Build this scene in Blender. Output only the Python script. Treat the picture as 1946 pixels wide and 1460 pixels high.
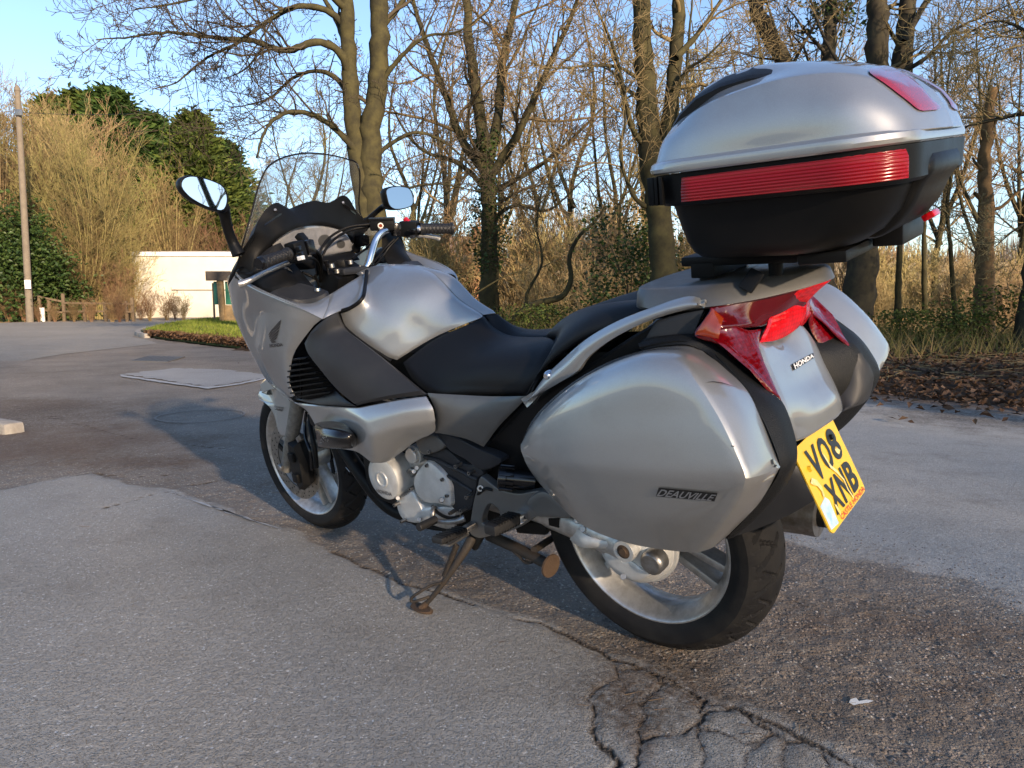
import bpy, bmesh, math, random
import numpy as np
from mathutils import Vector, Matrix
from mathutils.bvhtree import BVHTree
for o in list(bpy.data.objects): bpy.data.objects.remove(o)
SC = bpy.context.scene
COL = SC.collection
rad = math.radians
# ------------------------------------------------------------------ camera
CAM_H = 0.871
PITCH = 6.5
cam = bpy.data.cameras.new('camera'); cam_o = bpy.data.objects.new('camera', cam); COL.objects.link(cam_o)
cam_o.location = (0, 0, CAM_H); cam_o.rotation_euler = (rad(90 - PITCH), 0, 0)
cam.sensor_width = 36; cam.lens = 36 * 1364.7 / 1946; cam.clip_start = .05; cam.clip_end = 4000
SC.camera = cam_o
# ------------------------------------------------------------------ sky and sun
SUN_AZ = (0.52, -0.854)          # ground direction towards the sun (behind the camera, to its right)
SUN_EL = 15.5
wd = bpy.data.worlds.new('World'); SC.world = wd; wd.use_nodes = True
nt = wd.node_tree; nt.nodes.clear()
sky = nt.nodes.new('ShaderNodeTexSky'); sky.sky_type = 'NISHITA'; sky.sun_disc = False
sky.sun_elevation = rad(SUN_EL); sky.sun_rotation = math.atan2(SUN_AZ[0], SUN_AZ[1])
sky.air_density = 1.0; sky.dust_density = .5; sky.ozone_density = 3.5; sky.altitude = 50
bg = nt.nodes.new('ShaderNodeBackground'); bg.inputs[1].default_value = 0.15
wo = nt.nodes.new('ShaderNodeOutputWorld')
nt.links.new(sky.outputs[0], bg.inputs[0]); nt.links.new(bg.outputs[0], wo.inputs[0])
sl = bpy.data.lights.new('sun', 'SUN'); so = bpy.data.objects.new('sun', sl); COL.objects.link(so)
sl.energy = 4.8; sl.angle = rad(1.2); sl.color = (1, .84, .63)
sd = Vector((SUN_AZ[0] * math.cos(rad(SUN_EL)), SUN_AZ[1] * math.cos(rad(SUN_EL)), math.sin(rad(SUN_EL))))
so.rotation_euler = sd.to_track_quat('Z', 'Y').to_euler(); so.location = (10, -20, 20)
SC.view_settings.view_transform = 'Standard'; SC.view_settings.look = 'None'
SC.view_settings.gamma = 1; SC.view_settings.use_curve_mapping = False
SC.view_settings.exposure = 1.15
SC.view_settings.use_white_balance = True; SC.view_settings.white_balance_temperature = 7150; SC.view_settings.white_balance_tint = 16
SC.render.engine = 'CYCLES'
SC.cycles.max_bounces = 5; SC.cycles.diffuse_bounces = 2; SC.cycles.glossy_bounces = 3; SC.cycles.transparent_max_bounces = 8
# ------------------------------------------------------------------ materials
MATS = {}
def mat(name, col, rough=.5, metal=0., spec=.5, coat=0., coat_r=.05, noise=None, bump=None, extra=None):
    """noise=(scale, amount, col2) mixes in a second colour; bump=(scale, strength)"""
    if name in MATS: return MATS[name]
    m = bpy.data.materials.new(name); m.use_nodes = True; n = m.node_tree.nodes; l = m.node_tree.links
    b = n['Principled BSDF']; b.inputs['Base Color'].default_value = (*col, 1)
    b.inputs['Roughness'].default_value = rough; b.inputs['Metallic'].default_value = metal
    b.inputs['Specular IOR Level'].default_value = spec
    b.inputs['Coat Weight'].default_value = coat; b.inputs['Coat Roughness'].default_value = coat_r
    tc = n.new('ShaderNodeTexCoord')
    if noise:
        t = n.new('ShaderNodeTexNoise'); t.inputs['Scale'].default_value = noise[0]; t.inputs['Detail'].default_value = 6
        t.inputs['Roughness'].default_value = .65
        l.new(tc.outputs['Object'], t.inputs['Vector'])
        r = n.new('ShaderNodeValToRGB'); r.color_ramp.elements[0].position = .5 - .25 * noise[3] if len(noise) > 3 else .38
        r.color_ramp.elements[1].position = .5 + .25 * noise[3] if len(noise) > 3 else .66
        mx = n.new('ShaderNodeMix'); mx.data_type = 'RGBA'
        mx.inputs['A'].default_value = (*col, 1); mx.inputs['B'].default_value = (*noise[2], 1)
        ml = n.new('ShaderNodeMath'); ml.operation = 'MULTIPLY'; ml.inputs[1].default_value = noise[1]
        l.new(t.outputs['Fac'], r.inputs[0]); l.new(r.outputs[0], ml.inputs[0]); l.new(ml.outputs[0], mx.inputs['Factor'])
        l.new(mx.outputs['Result'], b.inputs['Base Color'])
        mr = n.new('ShaderNodeMapRange'); mr.inputs['To Min'].default_value = max(.02, rough - .07); mr.inputs['To Max'].default_value = min(1, rough + .12)
        l.new(t.outputs['Fac'], mr.inputs['Value']); l.new(mr.outputs[0], b.inputs['Roughness'])
    if bump:
        t2 = n.new('ShaderNodeTexNoise'); t2.inputs['Scale'].default_value = bump[0]; t2.inputs['Detail'].default_value = 3
        l.new(tc.outputs['Object'], t2.inputs['Vector'])
        bp = n.new('ShaderNodeBump'); bp.inputs['Strength'].default_value = bump[1]; bp.inputs['Distance'].default_value = .002
        l.new(t2.outputs['Fac'], bp.inputs['Height']); l.new(bp.outputs[0], b.inputs['Normal'])
    if extra: extra(m, n, l, b, tc)
    MATS[name] = m
    return m
def x_strip(m, n, l, b, tc):     # fine horizontal ribs of a reflector
    w = n.new('ShaderNodeTexWave'); w.wave_type = 'BANDS'; w.bands_direction = 'Z'; w.inputs['Scale'].default_value = 62
    l.new(tc.outputs['Object'], w.inputs['Vector'])
    bp = n.new('ShaderNodeBump'); bp.inputs['Strength'].default_value = .45; bp.inputs['Distance'].default_value = .002
    l.new(w.outputs['Fac'], bp.inputs['Height']); l.new(bp.outputs[0], b.inputs['Normal'])
def x_mesh(m, n, l, b, tc):      # woven speaker mesh
    v = n.new('ShaderNodeTexVoronoi'); v.inputs['Scale'].default_value = 260; v.inputs['Randomness'].default_value = .1
    l.new(tc.outputs['Object'], v.inputs['Vector'])
    r = n.new('ShaderNodeValToRGB'); r.color_ramp.elements[0].color = (.005, .005, .005, 1); r.color_ramp.elements[1].color = (.16, .15, .14, 1)
    r.color_ramp.elements[0].position = .25; r.color_ramp.elements[1].position = .5
    l.new(v.outputs['Distance'], r.inputs[0]); l.new(r.outputs[0], b.inputs['Base Color'])
def x_flake(m, n, l, b, tc):
    # metallic paint: soft flake sparkle, a film of road dust and small scuffs
    t = n.new('ShaderNodeTexNoise'); t.inputs['Scale'].default_value = 9; t.inputs['Detail'].default_value = 8; t.inputs['Roughness'].default_value = .7
    l.new(tc.outputs['Object'], t.inputs['Vector'])
    mr = n.new('ShaderNodeMapRange'); mr.inputs['From Min'].default_value = .35; mr.inputs['From Max'].default_value = .75
    mr.inputs['To Min'].default_value = .015; mr.inputs['To Max'].default_value = .09; b.inputs['Coat IOR'].default_value = 1.62
    l.new(t.outputs['Fac'], mr.inputs['Value']); l.new(mr.outputs[0], b.inputs['Coat Roughness'])
    v = n.new('ShaderNodeTexNoise'); v.inputs['Scale'].default_value = 900; v.inputs['Detail'].default_value = 1
    l.new(tc.outputs['Object'], v.inputs['Vector'])
    mx = n.new('ShaderNodeMix'); mx.data_type = 'RGBA'; c = b.inputs['Base Color'].default_value
    mx.inputs['A'].default_value = (c[0] * .86, c[1] * .86, c[2] * .86, 1); mx.inputs['B'].default_value = (c[0] * 1.14, c[1] * 1.14, c[2] * 1.13, 1)
    l.new(v.outputs['Fac'], mx.inputs['Factor'])
    d = n.new('ShaderNodeMix'); d.data_type = 'RGBA'; d.inputs['B'].default_value = (.22, .2, .17, 1)
    mr2 = n.new('ShaderNodeMapRange'); mr2.inputs['From Min'].default_value = .5; mr2.inputs['From Max'].default_value = .85; mr2.inputs['To Max'].default_value = .3
    l.new(t.outputs['Fac'], mr2.inputs['Value']); l.new(mr2.outputs[0], d.inputs['Factor'])
    l.new(mx.outputs['Result'], d.inputs['A']); l.new(d.outputs['Result'], b.inputs['Base Color'])
def x_prism(m, n, l, b, tc):     # moulded facets inside a lamp lens
    w = n.new('ShaderNodeTexVoronoi'); w.inputs['Scale'].default_value = 110; w.inputs['Randomness'].default_value = .15; l.new(tc.outputs['Object'], w.inputs['Vector'])
    bp = n.new('ShaderNodeBump'); bp.inputs['Strength'].default_value = .35; bp.inputs['Distance'].default_value = .002
    l.new(w.outputs['Distance'], bp.inputs['Height']); l.new(bp.outputs[0], b.inputs['Normal'])
    mx = n.new('ShaderNodeMix'); mx.data_type = 'RGBA'; c = b.inputs['Base Color'].default_value; mx.inputs['A'].default_value = (c[0] * 1.25, c[1], c[2], 1); mx.inputs['B'].default_value = (c[0] * .55, c[1] * .5, c[2] * .5, 1)
    l.new(w.outputs['Distance'], mx.inputs['Factor']); l.new(mx.outputs['Result'], b.inputs['Base Color'])
SILVER = mat('silver_paint', (.385, .388, .385), .46, .72, coat=1., extra=x_flake)
GREYP = mat('grey_paint', (.135, .135, .132), .45, .5, coat=.1, noise=(14, .35, (.09, .088, .08)))
DGREY = mat('dark_grey_plastic', (.021, .0225, .026), .44, spec=.25, noise=(9, .5, (.036, .037, .04)), bump=(700, .12))
BLACK = mat('black_plastic', (.0055, .0057, .0063), .42, spec=.16, noise=(12, .4, (.010, .0098, .0095)), bump=(800, .15))
GRAIN = mat('grained_black_plastic', (.0075, .008, .0085), .5, spec=.25, bump=(420, .6))
GLOSSB = mat('gloss_black', (.006, .006, .007), .2, spec=.35, coat=.2)
VINYL = mat('seat_vinyl', (.0065, .007, .0085), .44, spec=.22, noise=(7, .5, (.010, .010, .011)), bump=(500, .28))
RUBBER = mat('tyre_rubber', (.0085, .0085, .0098), .7, spec=.2, noise=(22, .55, (.024, .023, .021)), bump=(300, .25))
GRIPR = mat('grip_rubber', (.011, .011, .012), .55)
ALLOY = mat('cast_alloy', (.56, .56, .55), .36, .8, noise=(38, .45, (.16, .14, .115)))
CASEAL = mat('engine_alloy', (.50, .505, .50), .48, .5, noise=(24, .6, (.70, .71, .70)), bump=(120, .25))
FORKG = mat('fork_paint', (.23, .225, .205), .4, .5, noise=(60, .7, (.10, .095, .085)))
CHROME = mat('chrome', (.72, .72, .73), .13, 1.)
STEEL = mat('bare_steel', (.33, .33, .33), .35, .9, noise=(40, .6, (.12, .09, .06)))
RUSTY = mat('rusted_steel', (.032, .027, .023), .7, .25, noise=(45, .6, (.048, .033, .023)), bump=(200, .5))
RUSTF = mat('rust_flake', (.07, .042, .025), .85, 0, noise=(60, .8, (.06, .035, .02)), bump=(260, .6))
DISC = mat('brake_disc_steel', (.30, .285, .26), .38, .85, noise=(50, .6, (.12, .10, .085)))
REDL = mat('red_lens', (.13, .002, .005), .12, spec=.5, coat=.4, extra=x_prism)
REDB = mat('bright_red_lens', (.60, .008, .014), .14, spec=.4, coat=.3, extra=x_prism)
REDD = mat('smoked_red_lens', (.075, .003, .005), .1, spec=.5, coat=.35)
REDS = mat('ribbed_red_reflector', (.29, .003, .008), .2, spec=.4, coat=.15, extra=x_strip)
AMBER = mat('amber_lens', (.22, .03, .008), .12, coat=.6)
MIRROR = mat('mirror_glass', (.62, .63, .64), .015, 1.)
GLASSI = mat('instrument_glass', (.34, .34, .35), .07, coat=1., noise=(30, .6, (.2, .2, .21)))  # pale grey with mottling stands in for bright reflections on the glass
SPKR = mat('speaker_mesh', (.05, .05, .05), .55, extra=x_mesh)
YELLOW = mat('plate_yellow', (.72, .44, .014), .45, coat=.15, noise=(30, .3, (.68, .47, .07)))
BLACKT = mat('print_black', (.012, .012, .012), .45)
WHITET = mat('badge_white', (.78, .78, .76), .35)
SILVT = mat('badge_silver', (.5, .51, .52), .3, .9)
DECAL = mat('decal_black', (.02, .019, .018), .4, coat=.6)
REDT = mat('print_red', (.6, .06, .03), .5)
REDK = mat('red_switch', (.55, .012, .03), .4)
BLUET = mat('faded_blue_film', (.25, .48, .68), .35, noise=(60, .7, (.7, .74, .72)))
PEEL = mat('peeled_film', (.74, .62, .30), .4, noise=(60, .8, (.68, .46, .06)))
def make_screen():
    m = bpy.data.materials.new('clear_screen'); m.use_nodes = True; n = m.node_tree.nodes; l = m.node_tree.links; n.clear()
    o = n.new('ShaderNodeOutputMaterial'); t = n.new('ShaderNodeBsdfTransparent'); t.inputs[0].default_value = (.93, .94, .94, 1)
    g = n.new('ShaderNodeBsdfGlossy'); g.inputs['Roughness'].default_value = .02; g.inputs[0].default_value = (1, 1, 1, 1)
    lw = n.new('ShaderNodeLayerWeight'); pw = n.new('ShaderNodeMath'); pw.operation = 'POWER'; pw.inputs[1].default_value = 4.; l.new(lw.outputs['Facing'], pw.inputs[0])
    f = n.new('ShaderNodeMath'); f.operation = 'MULTIPLY_ADD'; f.inputs[1].default_value = .8; f.inputs[2].default_value = .035; l.new(pw.outputs[0], f.inputs[0])
    mx = n.new('ShaderNodeMixShader'); l.new(f.outputs[0], mx.inputs[0]); l.new(t.outputs[0], mx.inputs[1]); l.new(g.outputs[0], mx.inputs[2])
    d = n.new('ShaderNodeBsdfDiffuse'); d.inputs[0].default_value = (.6, .6, .58, 1)
    mx2 = n.new('ShaderNodeMixShader'); ns = n.new('ShaderNodeTexNoise'); ns.inputs['Scale'].default_value = 6; ns.inputs['Detail'].default_value = 7
    tc = n.new('ShaderNodeTexCoord'); l.new(tc.outputs['Object'], ns.inputs[0])
    mr = n.new('ShaderNodeMapRange'); mr.inputs['From Min'].default_value = .4; mr.inputs['From Max'].default_value = .8; mr.inputs['To Min'].default_value = .05; mr.inputs['To Max'].default_value = .15
    l.new(ns.outputs['Fac'], mr.inputs[0]); l.new(mr.outputs[0], mx2.inputs[0]); l.new(mx.outputs[0], mx2.inputs[1]); l.new(d.outputs[0], mx2.inputs[2])
    l.new(mx2.outputs[0], o.inputs[0]); return m
SCREEN = make_screen()
# ------------------------------------------------------------------ photo pixel -> motorcycle coordinates (x forward, y left, z up)
FPX = 1364.7; LEAN = rad(11.07); YAW = rad(49.53); PIT = rad(PITCH)
CB = np.array([-.858, 1.614, CAM_H])
_fw = np.array([math.cos(YAW) * math.cos(PIT), -math.sin(YAW) * math.cos(PIT), -math.sin(PIT)])
_r = np.cross(_fw, [0, 0, 1]); _r /= np.linalg.norm(_r); _u = np.cross(_r, _fw)
_c, _s = math.cos(-LEAN), math.sin(-LEAN)
LE = np.array([[1, 0, 0], [0, _c, -_s], [0, _s, _c]])
CL = LE.T @ CB
ZOOM = dict(A=(330, 270, 3.2433), B=(460, 640, 2.655), C=(900, 520, 2.), D=(1200, 90, 2.9938), E=(980, 560, 2.7028), F=(1000, 960, 3.6037),
            G=(680, 820, 3.945), H=(470, 700, 4.562), I=(440, 380, 4.2304), J=(1260, 480, 2.7048), K=(470, 560, 4.5615), O=(0, 0, 1.))
def ray(k, X, Y):
    a = ZOOM[k]; return LE.T @ (_fw * FPX + _r * (a[0] + X / a[2] - 973) + _u * (730 - a[1] - Y / a[2]))
def on(k, X, Y, val, ax=1):
    d = ray(k, X, Y); return CL + d * ((val - CL[ax]) / d[ax])
def pts(k, lst):
    """lst of (X,Y,y) in the zoomed view k, or (None,x,y,z) for a point given in metres"""
    return np.array([np.array(p[1:], float) if p[0] is None else on(k, *p) for p in lst])
def Y(lst, y): return [(a, b, y) for a, b in lst]
# ------------------------------------------------------------------ mesh helpers
SURF = {}
def mk(name, V, F, m, parent, smooth=True, angle=35, label=None):
    me = bpy.data.meshes.new(name); me.from_pydata([tuple(map(float, v)) for v in V], [], [tuple(int(i) for i in f) for f in F]); me.update()
    bm = bmesh.new(); bm.from_mesh(me); bmesh.ops.recalc_face_normals(bm, faces=bm.faces); bm.to_mesh(me); bm.free()
    o = bpy.data.objects.new(name, me); COL.objects.link(o); me.materials.append(m)
    if smooth:
        me.polygons.foreach_set('use_smooth', [True] * len(me.polygons)); me.set_sharp_from_angle(angle=rad(angle))
    if parent: o.parent = parent
    if label: o['label'] = label
    return o
def cr(P, n, closed=False):
    """interpolating spline through P, n samples evenly spaced along it"""
    P = np.asarray(P, float)
    if len(P) == 2 and not closed:
        t = np.linspace(0, 1, n)[:, None]; return P[0] * (1 - t) + P[1] * t
    Q = np.vstack([P[-1], P, P[0], P[1]]) if closed else np.vstack([2 * P[0] - P[1], P, 2 * P[-1] - P[-2]])
    out = []; k = 24
    for i in range(1, len(Q) - 2):
        p0, p1, p2, p3 = Q[i - 1:i + 3]
        d1 = max(np.linalg.norm(p1 - p0), 1e-6) ** .5; d2 = max(np.linalg.norm(p2 - p1), 1e-6) ** .5; d3 = max(np.linalg.norm(p3 - p2), 1e-6) ** .5
        m1 = (p2 - p1) / d2 - (p2 - p0) / (d1 + d2) + (p1 - p0) / d1; m2 = (p3 - p2) / d3 - (p3 - p1) / (d2 + d3) + (p2 - p1) / d2
        m1 = m1 * d2; m2 = m2 * d2
        t = np.linspace(0, 1, k, endpoint=False)[:, None]
        out.append((2 * t**3 - 3 * t**2 + 1) * p1 + (t**3 - 2 * t**2 + t) * m1 + (-2 * t**3 + 3 * t**2) * p2 + (t**3 - t**2) * m2)
    out = np.vstack(out + [P[:1] if closed else P[-1:]])
    s = np.concatenate([[0], np.cumsum(np.linalg.norm(np.diff(out, axis=0), axis=1))])
    q = np.linspace(0, s[-1], n + 1)[:-1] if closed else np.linspace(0, s[-1], n)
    return np.stack([np.interp(q, s, out[:, i]) for i in range(out.shape[1])], -1)
def crp(P, n, creases=()):
    """piecewise: n samples per control interval, split (C0) at crease indices"""
    P = np.asarray(P, float); cuts = [0, *[c for c in creases if 0 < c < len(P) - 1], len(P) - 1]; out = []
    for a, b in zip(cuts[:-1], cuts[1:]):
        c = cr(P[a:b + 1], (b - a) * n + 1); out.append(c if not out else c[1:])
    return np.vstack(out)
def coons(T, B, L, R, nu=28, nv=20, bulge=0.):
    T, B, L, R = cr(T, nu), cr(B, nu), cr(L, nv), cr(R, nv)
    s = np.linspace(0, 1, nu)[None, :, None]; t = np.linspace(0, 1, nv)[:, None, None]
    G = (1 - t) * T[None] + t * B[None] + (1 - s) * L[:, None] + s * R[:, None] - ((1 - s) * (1 - t) * T[0] + s * (1 - t) * T[-1] + (1 - s) * t * B[0] + s * t * B[-1])
    if bulge: G[..., 1] += bulge * (np.sin(np.pi * s) * np.sin(np.pi * t))[..., 0]
    return G
def grid(rows, n=6, m=6, rc=(), cc=(), relax=0):
    R = np.array([crp(r, n, cc) for r in rows]); G = np.array([crp(R[:, i], m, rc) for i in range(R.shape[1])]).transpose(1, 0, 2)
    for _ in range(relax):
        H = G.copy(); H[1:-1, 1:-1] = .5 * G[1:-1, 1:-1] + .125 * (G[:-2, 1:-1] + G[2:, 1:-1] + G[1:-1, :-2] + G[1:-1, 2:]); G = H
    return G
def gnorm(G, out):
    du = np.gradient(G, axis=1); dv = np.gradient(G, axis=0); N = np.cross(du, dv); N /= np.linalg.norm(N, axis=2, keepdims=True) + 1e-12
    if (N * np.array(out)).sum() < 0: N = -N
    return N
def sheet(name, G, m, parent, thick=.005, out=(0, 1, 0), mirror=False, skirt=None, label=None, angle=35, lip=.6):
    """curved panel with thickness; skirt=y pulls the rim straight in to that y (closed body)"""
    n, k = G.shape[:2]; N = gnorm(G, out); F = []; G = G.copy()
    for a in range(n - 1):
        for b in range(k - 1): F.append((a * k + b, a * k + b + 1, a * k + k + b + 1, a * k + k + b))
    V = G.reshape(-1, 3)
    if lip and skirt is None:
        e = np.zeros((n, k, 1)); e[0] = e[-1] = 1; e[:, 0] = e[:, -1] = 1; V = (G - N * e * thick * lip).reshape(-1, 3)
    ring = [*range(k), *[a * k + k - 1 for a in range(1, n)], *[(n - 1) * k + b for b in range(k - 2, -1, -1)], *[a * k for a in range(n - 2, 0, -1)]]
    if skirt is not None:
        q = V[ring].copy(); q1 = q.copy(); q1[:, 1] -= np.sign(out[1]) * .008; c = q.mean(0); q2 = c + (q - c) * .97; q2[:, 1] = skirt
        W = np.vstack([V, q2, [[q2[:, 0].mean(), skirt, q2[:, 2].mean()]]]); b0 = len(V); nr = len(ring)
        for i in range(nr):
            j = (i + 1) % nr; F.append((ring[i], ring[j], b0 + j, b0 + i)); F.append((b0 + i, b0 + j, b0 + nr))
    else:
        W = np.vstack([V, (G - N * thick).reshape(-1, 3)]); b0 = n * k
        F += [tuple(b0 + i for i in f[::-1]) for f in F[:]]
        for i in range(len(ring)):
            j = ring[(i + 1) % len(ring)]; F.append((ring[i], j, b0 + j, b0 + ring[i]))
    o = mk(name, W, F, m, parent, angle=angle, label=label)
    SURF[o.name] = BVHTree.FromPolygons([tuple(v) for v in W], F)
    if mirror:
        W2 = W.copy(); W2[:, 1] *= -1; o2 = mk(name, W2, [f[::-1] for f in F], m, parent, angle=angle, label=label); return o, o2
    return o
def plate(name, out3, m, parent, back, bev=.004, dome=0., n=48, smooth=True, ax=1, label=None, mirror=False, angle=35, sharp=False):
    """closed outline (3D points) facing +/-axis, rounded rim, pulled back to 'back' along that axis"""
    C = np.asarray(out3, float) if sharp else cr(out3, n, closed=True); n = len(C); c = C.mean(0); sg = np.sign(c[ax] - back); V = []; F = []
    e = np.zeros(3); e[ax] = 1
    r1 = C + (c - C) / np.linalg.norm(c - C, axis=1)[:, None] * bev
    rings = []
    for k in (0.35, .7): 
        q = c + (r1 - c) * k; q = q + e * sg * dome * (1 - k * k); rings.append(q)
    rings += [r1, C + (r1 - C) * .3 - e * sg * bev * .3, C - e * sg * bev]
    bk = C.copy(); bk[:, ax] = back; rings.append(bk)
    V = [c + e * sg * dome]; 
    for q in rings: V += list(q)
    for i in range(n): F.append((0, 1 + i, 1 + (i + 1) % n))
    for k in range(len(rings) - 1):
        for i in range(n):
            j = (i + 1) % n; F.append((1 + k * n + i, 1 + k * n + j, 1 + k * n + n + j, 1 + k * n + n + i))
    V.append(bk.mean(0)); L = len(V) - 1; b = 1 + (len(rings) - 1) * n
    for i in range(n): F.append((b + i, b + (i + 1) % n, L))
    o = mk(name, V, F, m, parent, smooth, angle, label); SURF[o.name] = BVHTree.FromPolygons([tuple(v) for v in V], F)
    if mirror:
        V2 = [(v[0], -v[1], v[2]) for v in V]; return o, mk(name, V2, [f[::-1] for f in F], m, parent, smooth, angle, label)
    return o
def cutplate(name, outer, hole, m, parent, back, n=40, bev=.003):
    """flat traced plate with a hole, extruded in y"""
    bm = bmesh.new(); loops = []
    for L, k in ((cr(outer, n, closed=True), n), (cr(hole, 20, closed=True), 20)):
        vs = [bm.verts.new(p) for p in L]; loops.append([bm.edges.new((vs[i], vs[(i + 1) % k])) for i in range(k)])
    r = bmesh.ops.triangle_fill(bm, use_beauty=True, edges=[e for l in loops for e in l]); fs = [f for f in r['geom'] if isinstance(f, bmesh.types.BMFace)]
    ex = bmesh.ops.extrude_face_region(bm, geom=fs)
    for v in ex['geom']:
        if isinstance(v, bmesh.types.BMVert): v.co.y = back
    bmesh.ops.recalc_face_normals(bm, faces=bm.faces); me = bpy.data.meshes.new(name); bm.to_mesh(me); bm.free()
    o = bpy.data.objects.new(name, me); COL.objects.link(o); me.materials.append(m); o.parent = parent
    b = o.modifiers.new('b', 'BEVEL'); b.width = bev; b.segments = 2; b.limit_method = 'ANGLE'; b.angle_limit = rad(50)
    return o
def tubev(P, R, k=10, caps=True):
    P = np.asarray(P, float); n = len(P); R = np.broadcast_to(np.asarray(R, float), (n,)) if np.ndim(R) else np.full(n, float(R))
    T = np.gradient(P, axis=0); T /= np.linalg.norm(T, axis=1)[:, None] + 1e-12
    a = np.array([0, 0, 1.]) if abs(T[0][2]) < .9 else np.array([1., 0, 0]); V = []; F = []
    b = np.cross(T[0], a); b /= np.linalg.norm(b)
    for i in range(n):
        b = b - T[i] * (b @ T[i]); b /= np.linalg.norm(b); c = np.cross(T[i], b)
        for j in range(k):
            w = 2 * math.pi * j / k; V.append(P[i] + R[i] * (math.cos(w) * b + math.sin(w) * c))
    for i in range(n - 1):
        for j in range(k): F.append((i * k + j, i * k + (j + 1) % k, i * k + k + (j + 1) % k, i * k + k + j))
    if caps: F.append(tuple(range(k))); F.append(tuple((n - 1) * k + j for j in range(k)))
    return V, F
def tube(name, P, R, m, parent, k=12, n=None, label=None, mirror=False):
    P = np.asarray(P, float); N = n or max(2, 6 * (len(P) - 1) + 1) if len(P) > 2 else 2
    Q = cr(P, N); r = R if not np.ndim(R) else np.interp(np.linspace(0, 1, N), np.linspace(0, 1, len(R)), R)
    V, F = tubev(Q, r, k); o = mk(name, V, F, m, parent, angle=45, label=label)
    if mirror: return o, mk(name, [(v[0], -v[1], v[2]) for v in V], [f[::-1] for f in F], m, parent, angle=45, label=label)
    return o
def lathe(name, prof, c, m, parent, k=72, a0=0, a1=360, closed=False, label=None, angle=35, disp=None):
    """prof list of (radius, y); axis along local y through c=(x,z)"""
    full = abs(a1 - a0) >= 360; ks = k if full else k + 1; V = []; F = []; n = len(prof)
    for i in range(ks):
        w = rad(a0 + (a1 - a0) * i / k)
        for j, (r, y) in enumerate(prof):
            if disp: r = r - disp(w, y, r)
            V.append((c[0] + r * math.cos(w), y, c[1] + r * math.sin(w)))
    for i in range(k):
        i2 = (i + 1) % ks
        for j in range(n if closed else n - 1): F.append((i * n + j, i * n + (j + 1) % n, i2 * n + (j + 1) % n, i2 * n + j))
    if not full and closed: F.append(tuple(range(n))); F.append(tuple(k * n + j for j in range(n)))
    return mk(name, V, F, m, parent, angle=angle, label=label)
def bar(name, p0, p1, w, h, m, parent, up=(0, 0, 1), bev=.004, label=None, taper=1.):
    """bevelled box from p0 to p1, w across, h along up"""
    p0 = np.array(p0, float); p1 = np.array(p1, float); d = p1 - p0; L = np.linalg.norm(d); d /= L
    s = np.cross(d, up); s /= np.linalg.norm(s); u = np.cross(s, d); bm = bmesh.new(); vs = []
    for a, f in ((0, 1), (L, taper)):
        for i, j in ((-1, -1), (1, -1), (1, 1), (-1, 1)): vs.append(bm.verts.new(p0 + d * a + s * i * w / 2 * f + u * j * h / 2 * f))
    for f in ((0, 1, 2, 3), (4, 5, 6, 7), (0, 1, 5, 4), (1, 2, 6, 5), (2, 3, 7, 6), (3, 0, 4, 7)): bm.faces.new([vs[i] for i in f])
    bmesh.ops.recalc_face_normals(bm, faces=bm.faces)
    if bev: bmesh.ops.bevel(bm, geom=bm.edges[:], offset=bev, segments=2, profile=.6, affect='EDGES')
    me = bpy.data.meshes.new(name); bm.to_mesh(me); bm.free(); o = bpy.data.objects.new(name, me); COL.objects.link(o); me.materials.append(m)
    me.polygons.foreach_set('use_smooth', [True] * len(me.polygons)); me.set_sharp_from_angle(angle=rad(40))
    if parent: o.parent = parent
    if label: o['label'] = label
    return o
def loft(name, rings, m, parent, angle=35, label=None, capb=True, capt=True):
    n = len(rings[0]); V = [v for r in rings for v in r]; F = []
    for a in range(len(rings) - 1):
        for i in range(n): F.append((a * n + i, a * n + (i + 1) % n, a * n + n + (i + 1) % n, a * n + n + i))
    for c, a in ((capb, 0), (capt, len(rings) - 1)):
        if c:
            V.append(np.mean(rings[a], axis=0)); q = len(V) - 1
            for i in range(n): F.append((a * n + i, a * n + (i + 1) % n, q))
    o = mk(name, V, F, m, parent, angle=angle, label=label); SURF[o.name] = BVHTree.FromPolygons([tuple(v) for v in V], F); return o
def cast(k, X, Y_, target, off=.0015):
    d = Vector(ray(k, X, Y_)).normalized(); h = SURF[target].ray_cast(Vector(CL), d)
    if h[0] is None: return None
    nrm = h[1] if h[1].dot(d) < 0 else -h[1]
    return np.array(h[0] + nrm * off)
def decal(name, k, poly, target, m, parent, off=.002, label=None):
    """flat traced shape laid on the surface it belongs to"""
    V = [cast(k, x, y, target, off) for x, y in poly]; V = [v for v in V if v is not None]
    if len(V) < 3: print('DECAL MISS', name, target); return None
    bm = bmesh.new(); vs = [bm.verts.new(v) for v in V]; f = bm.faces.new(vs); bmesh.ops.triangulate(bm, faces=[f])
    me = bpy.data.meshes.new(name); bm.to_mesh(me); bm.free(); o = bpy.data.objects.new(name, me); COL.objects.link(o); me.materials.append(m); o.parent = parent
    if label: o['label'] = label
    return o
def text_mesh(s, bold=.02, ext=0.):
    c = bpy.data.curves.new('t', 'FONT'); c.body = s; c.offset = bold; c.extrude = ext; c.resolution_u = 3; o = bpy.data.objects.new('t', c); COL.objects.link(o)
    dg = bpy.context.evaluated_depsgraph_get(); me = bpy.data.meshes.new_from_object(o.evaluated_get(dg)); bpy.data.objects.remove(o); bpy.data.curves.remove(c)
    V = np.array([v.co[:] for v in me.vertices]); F = [tuple(p.vertices) for p in me.polygons]; bpy.data.meshes.remove(me)
    V[:, :2] -= V[:, :2].min(0); V[:, :2] /= V[:, :2].max(0); return V, F
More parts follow.
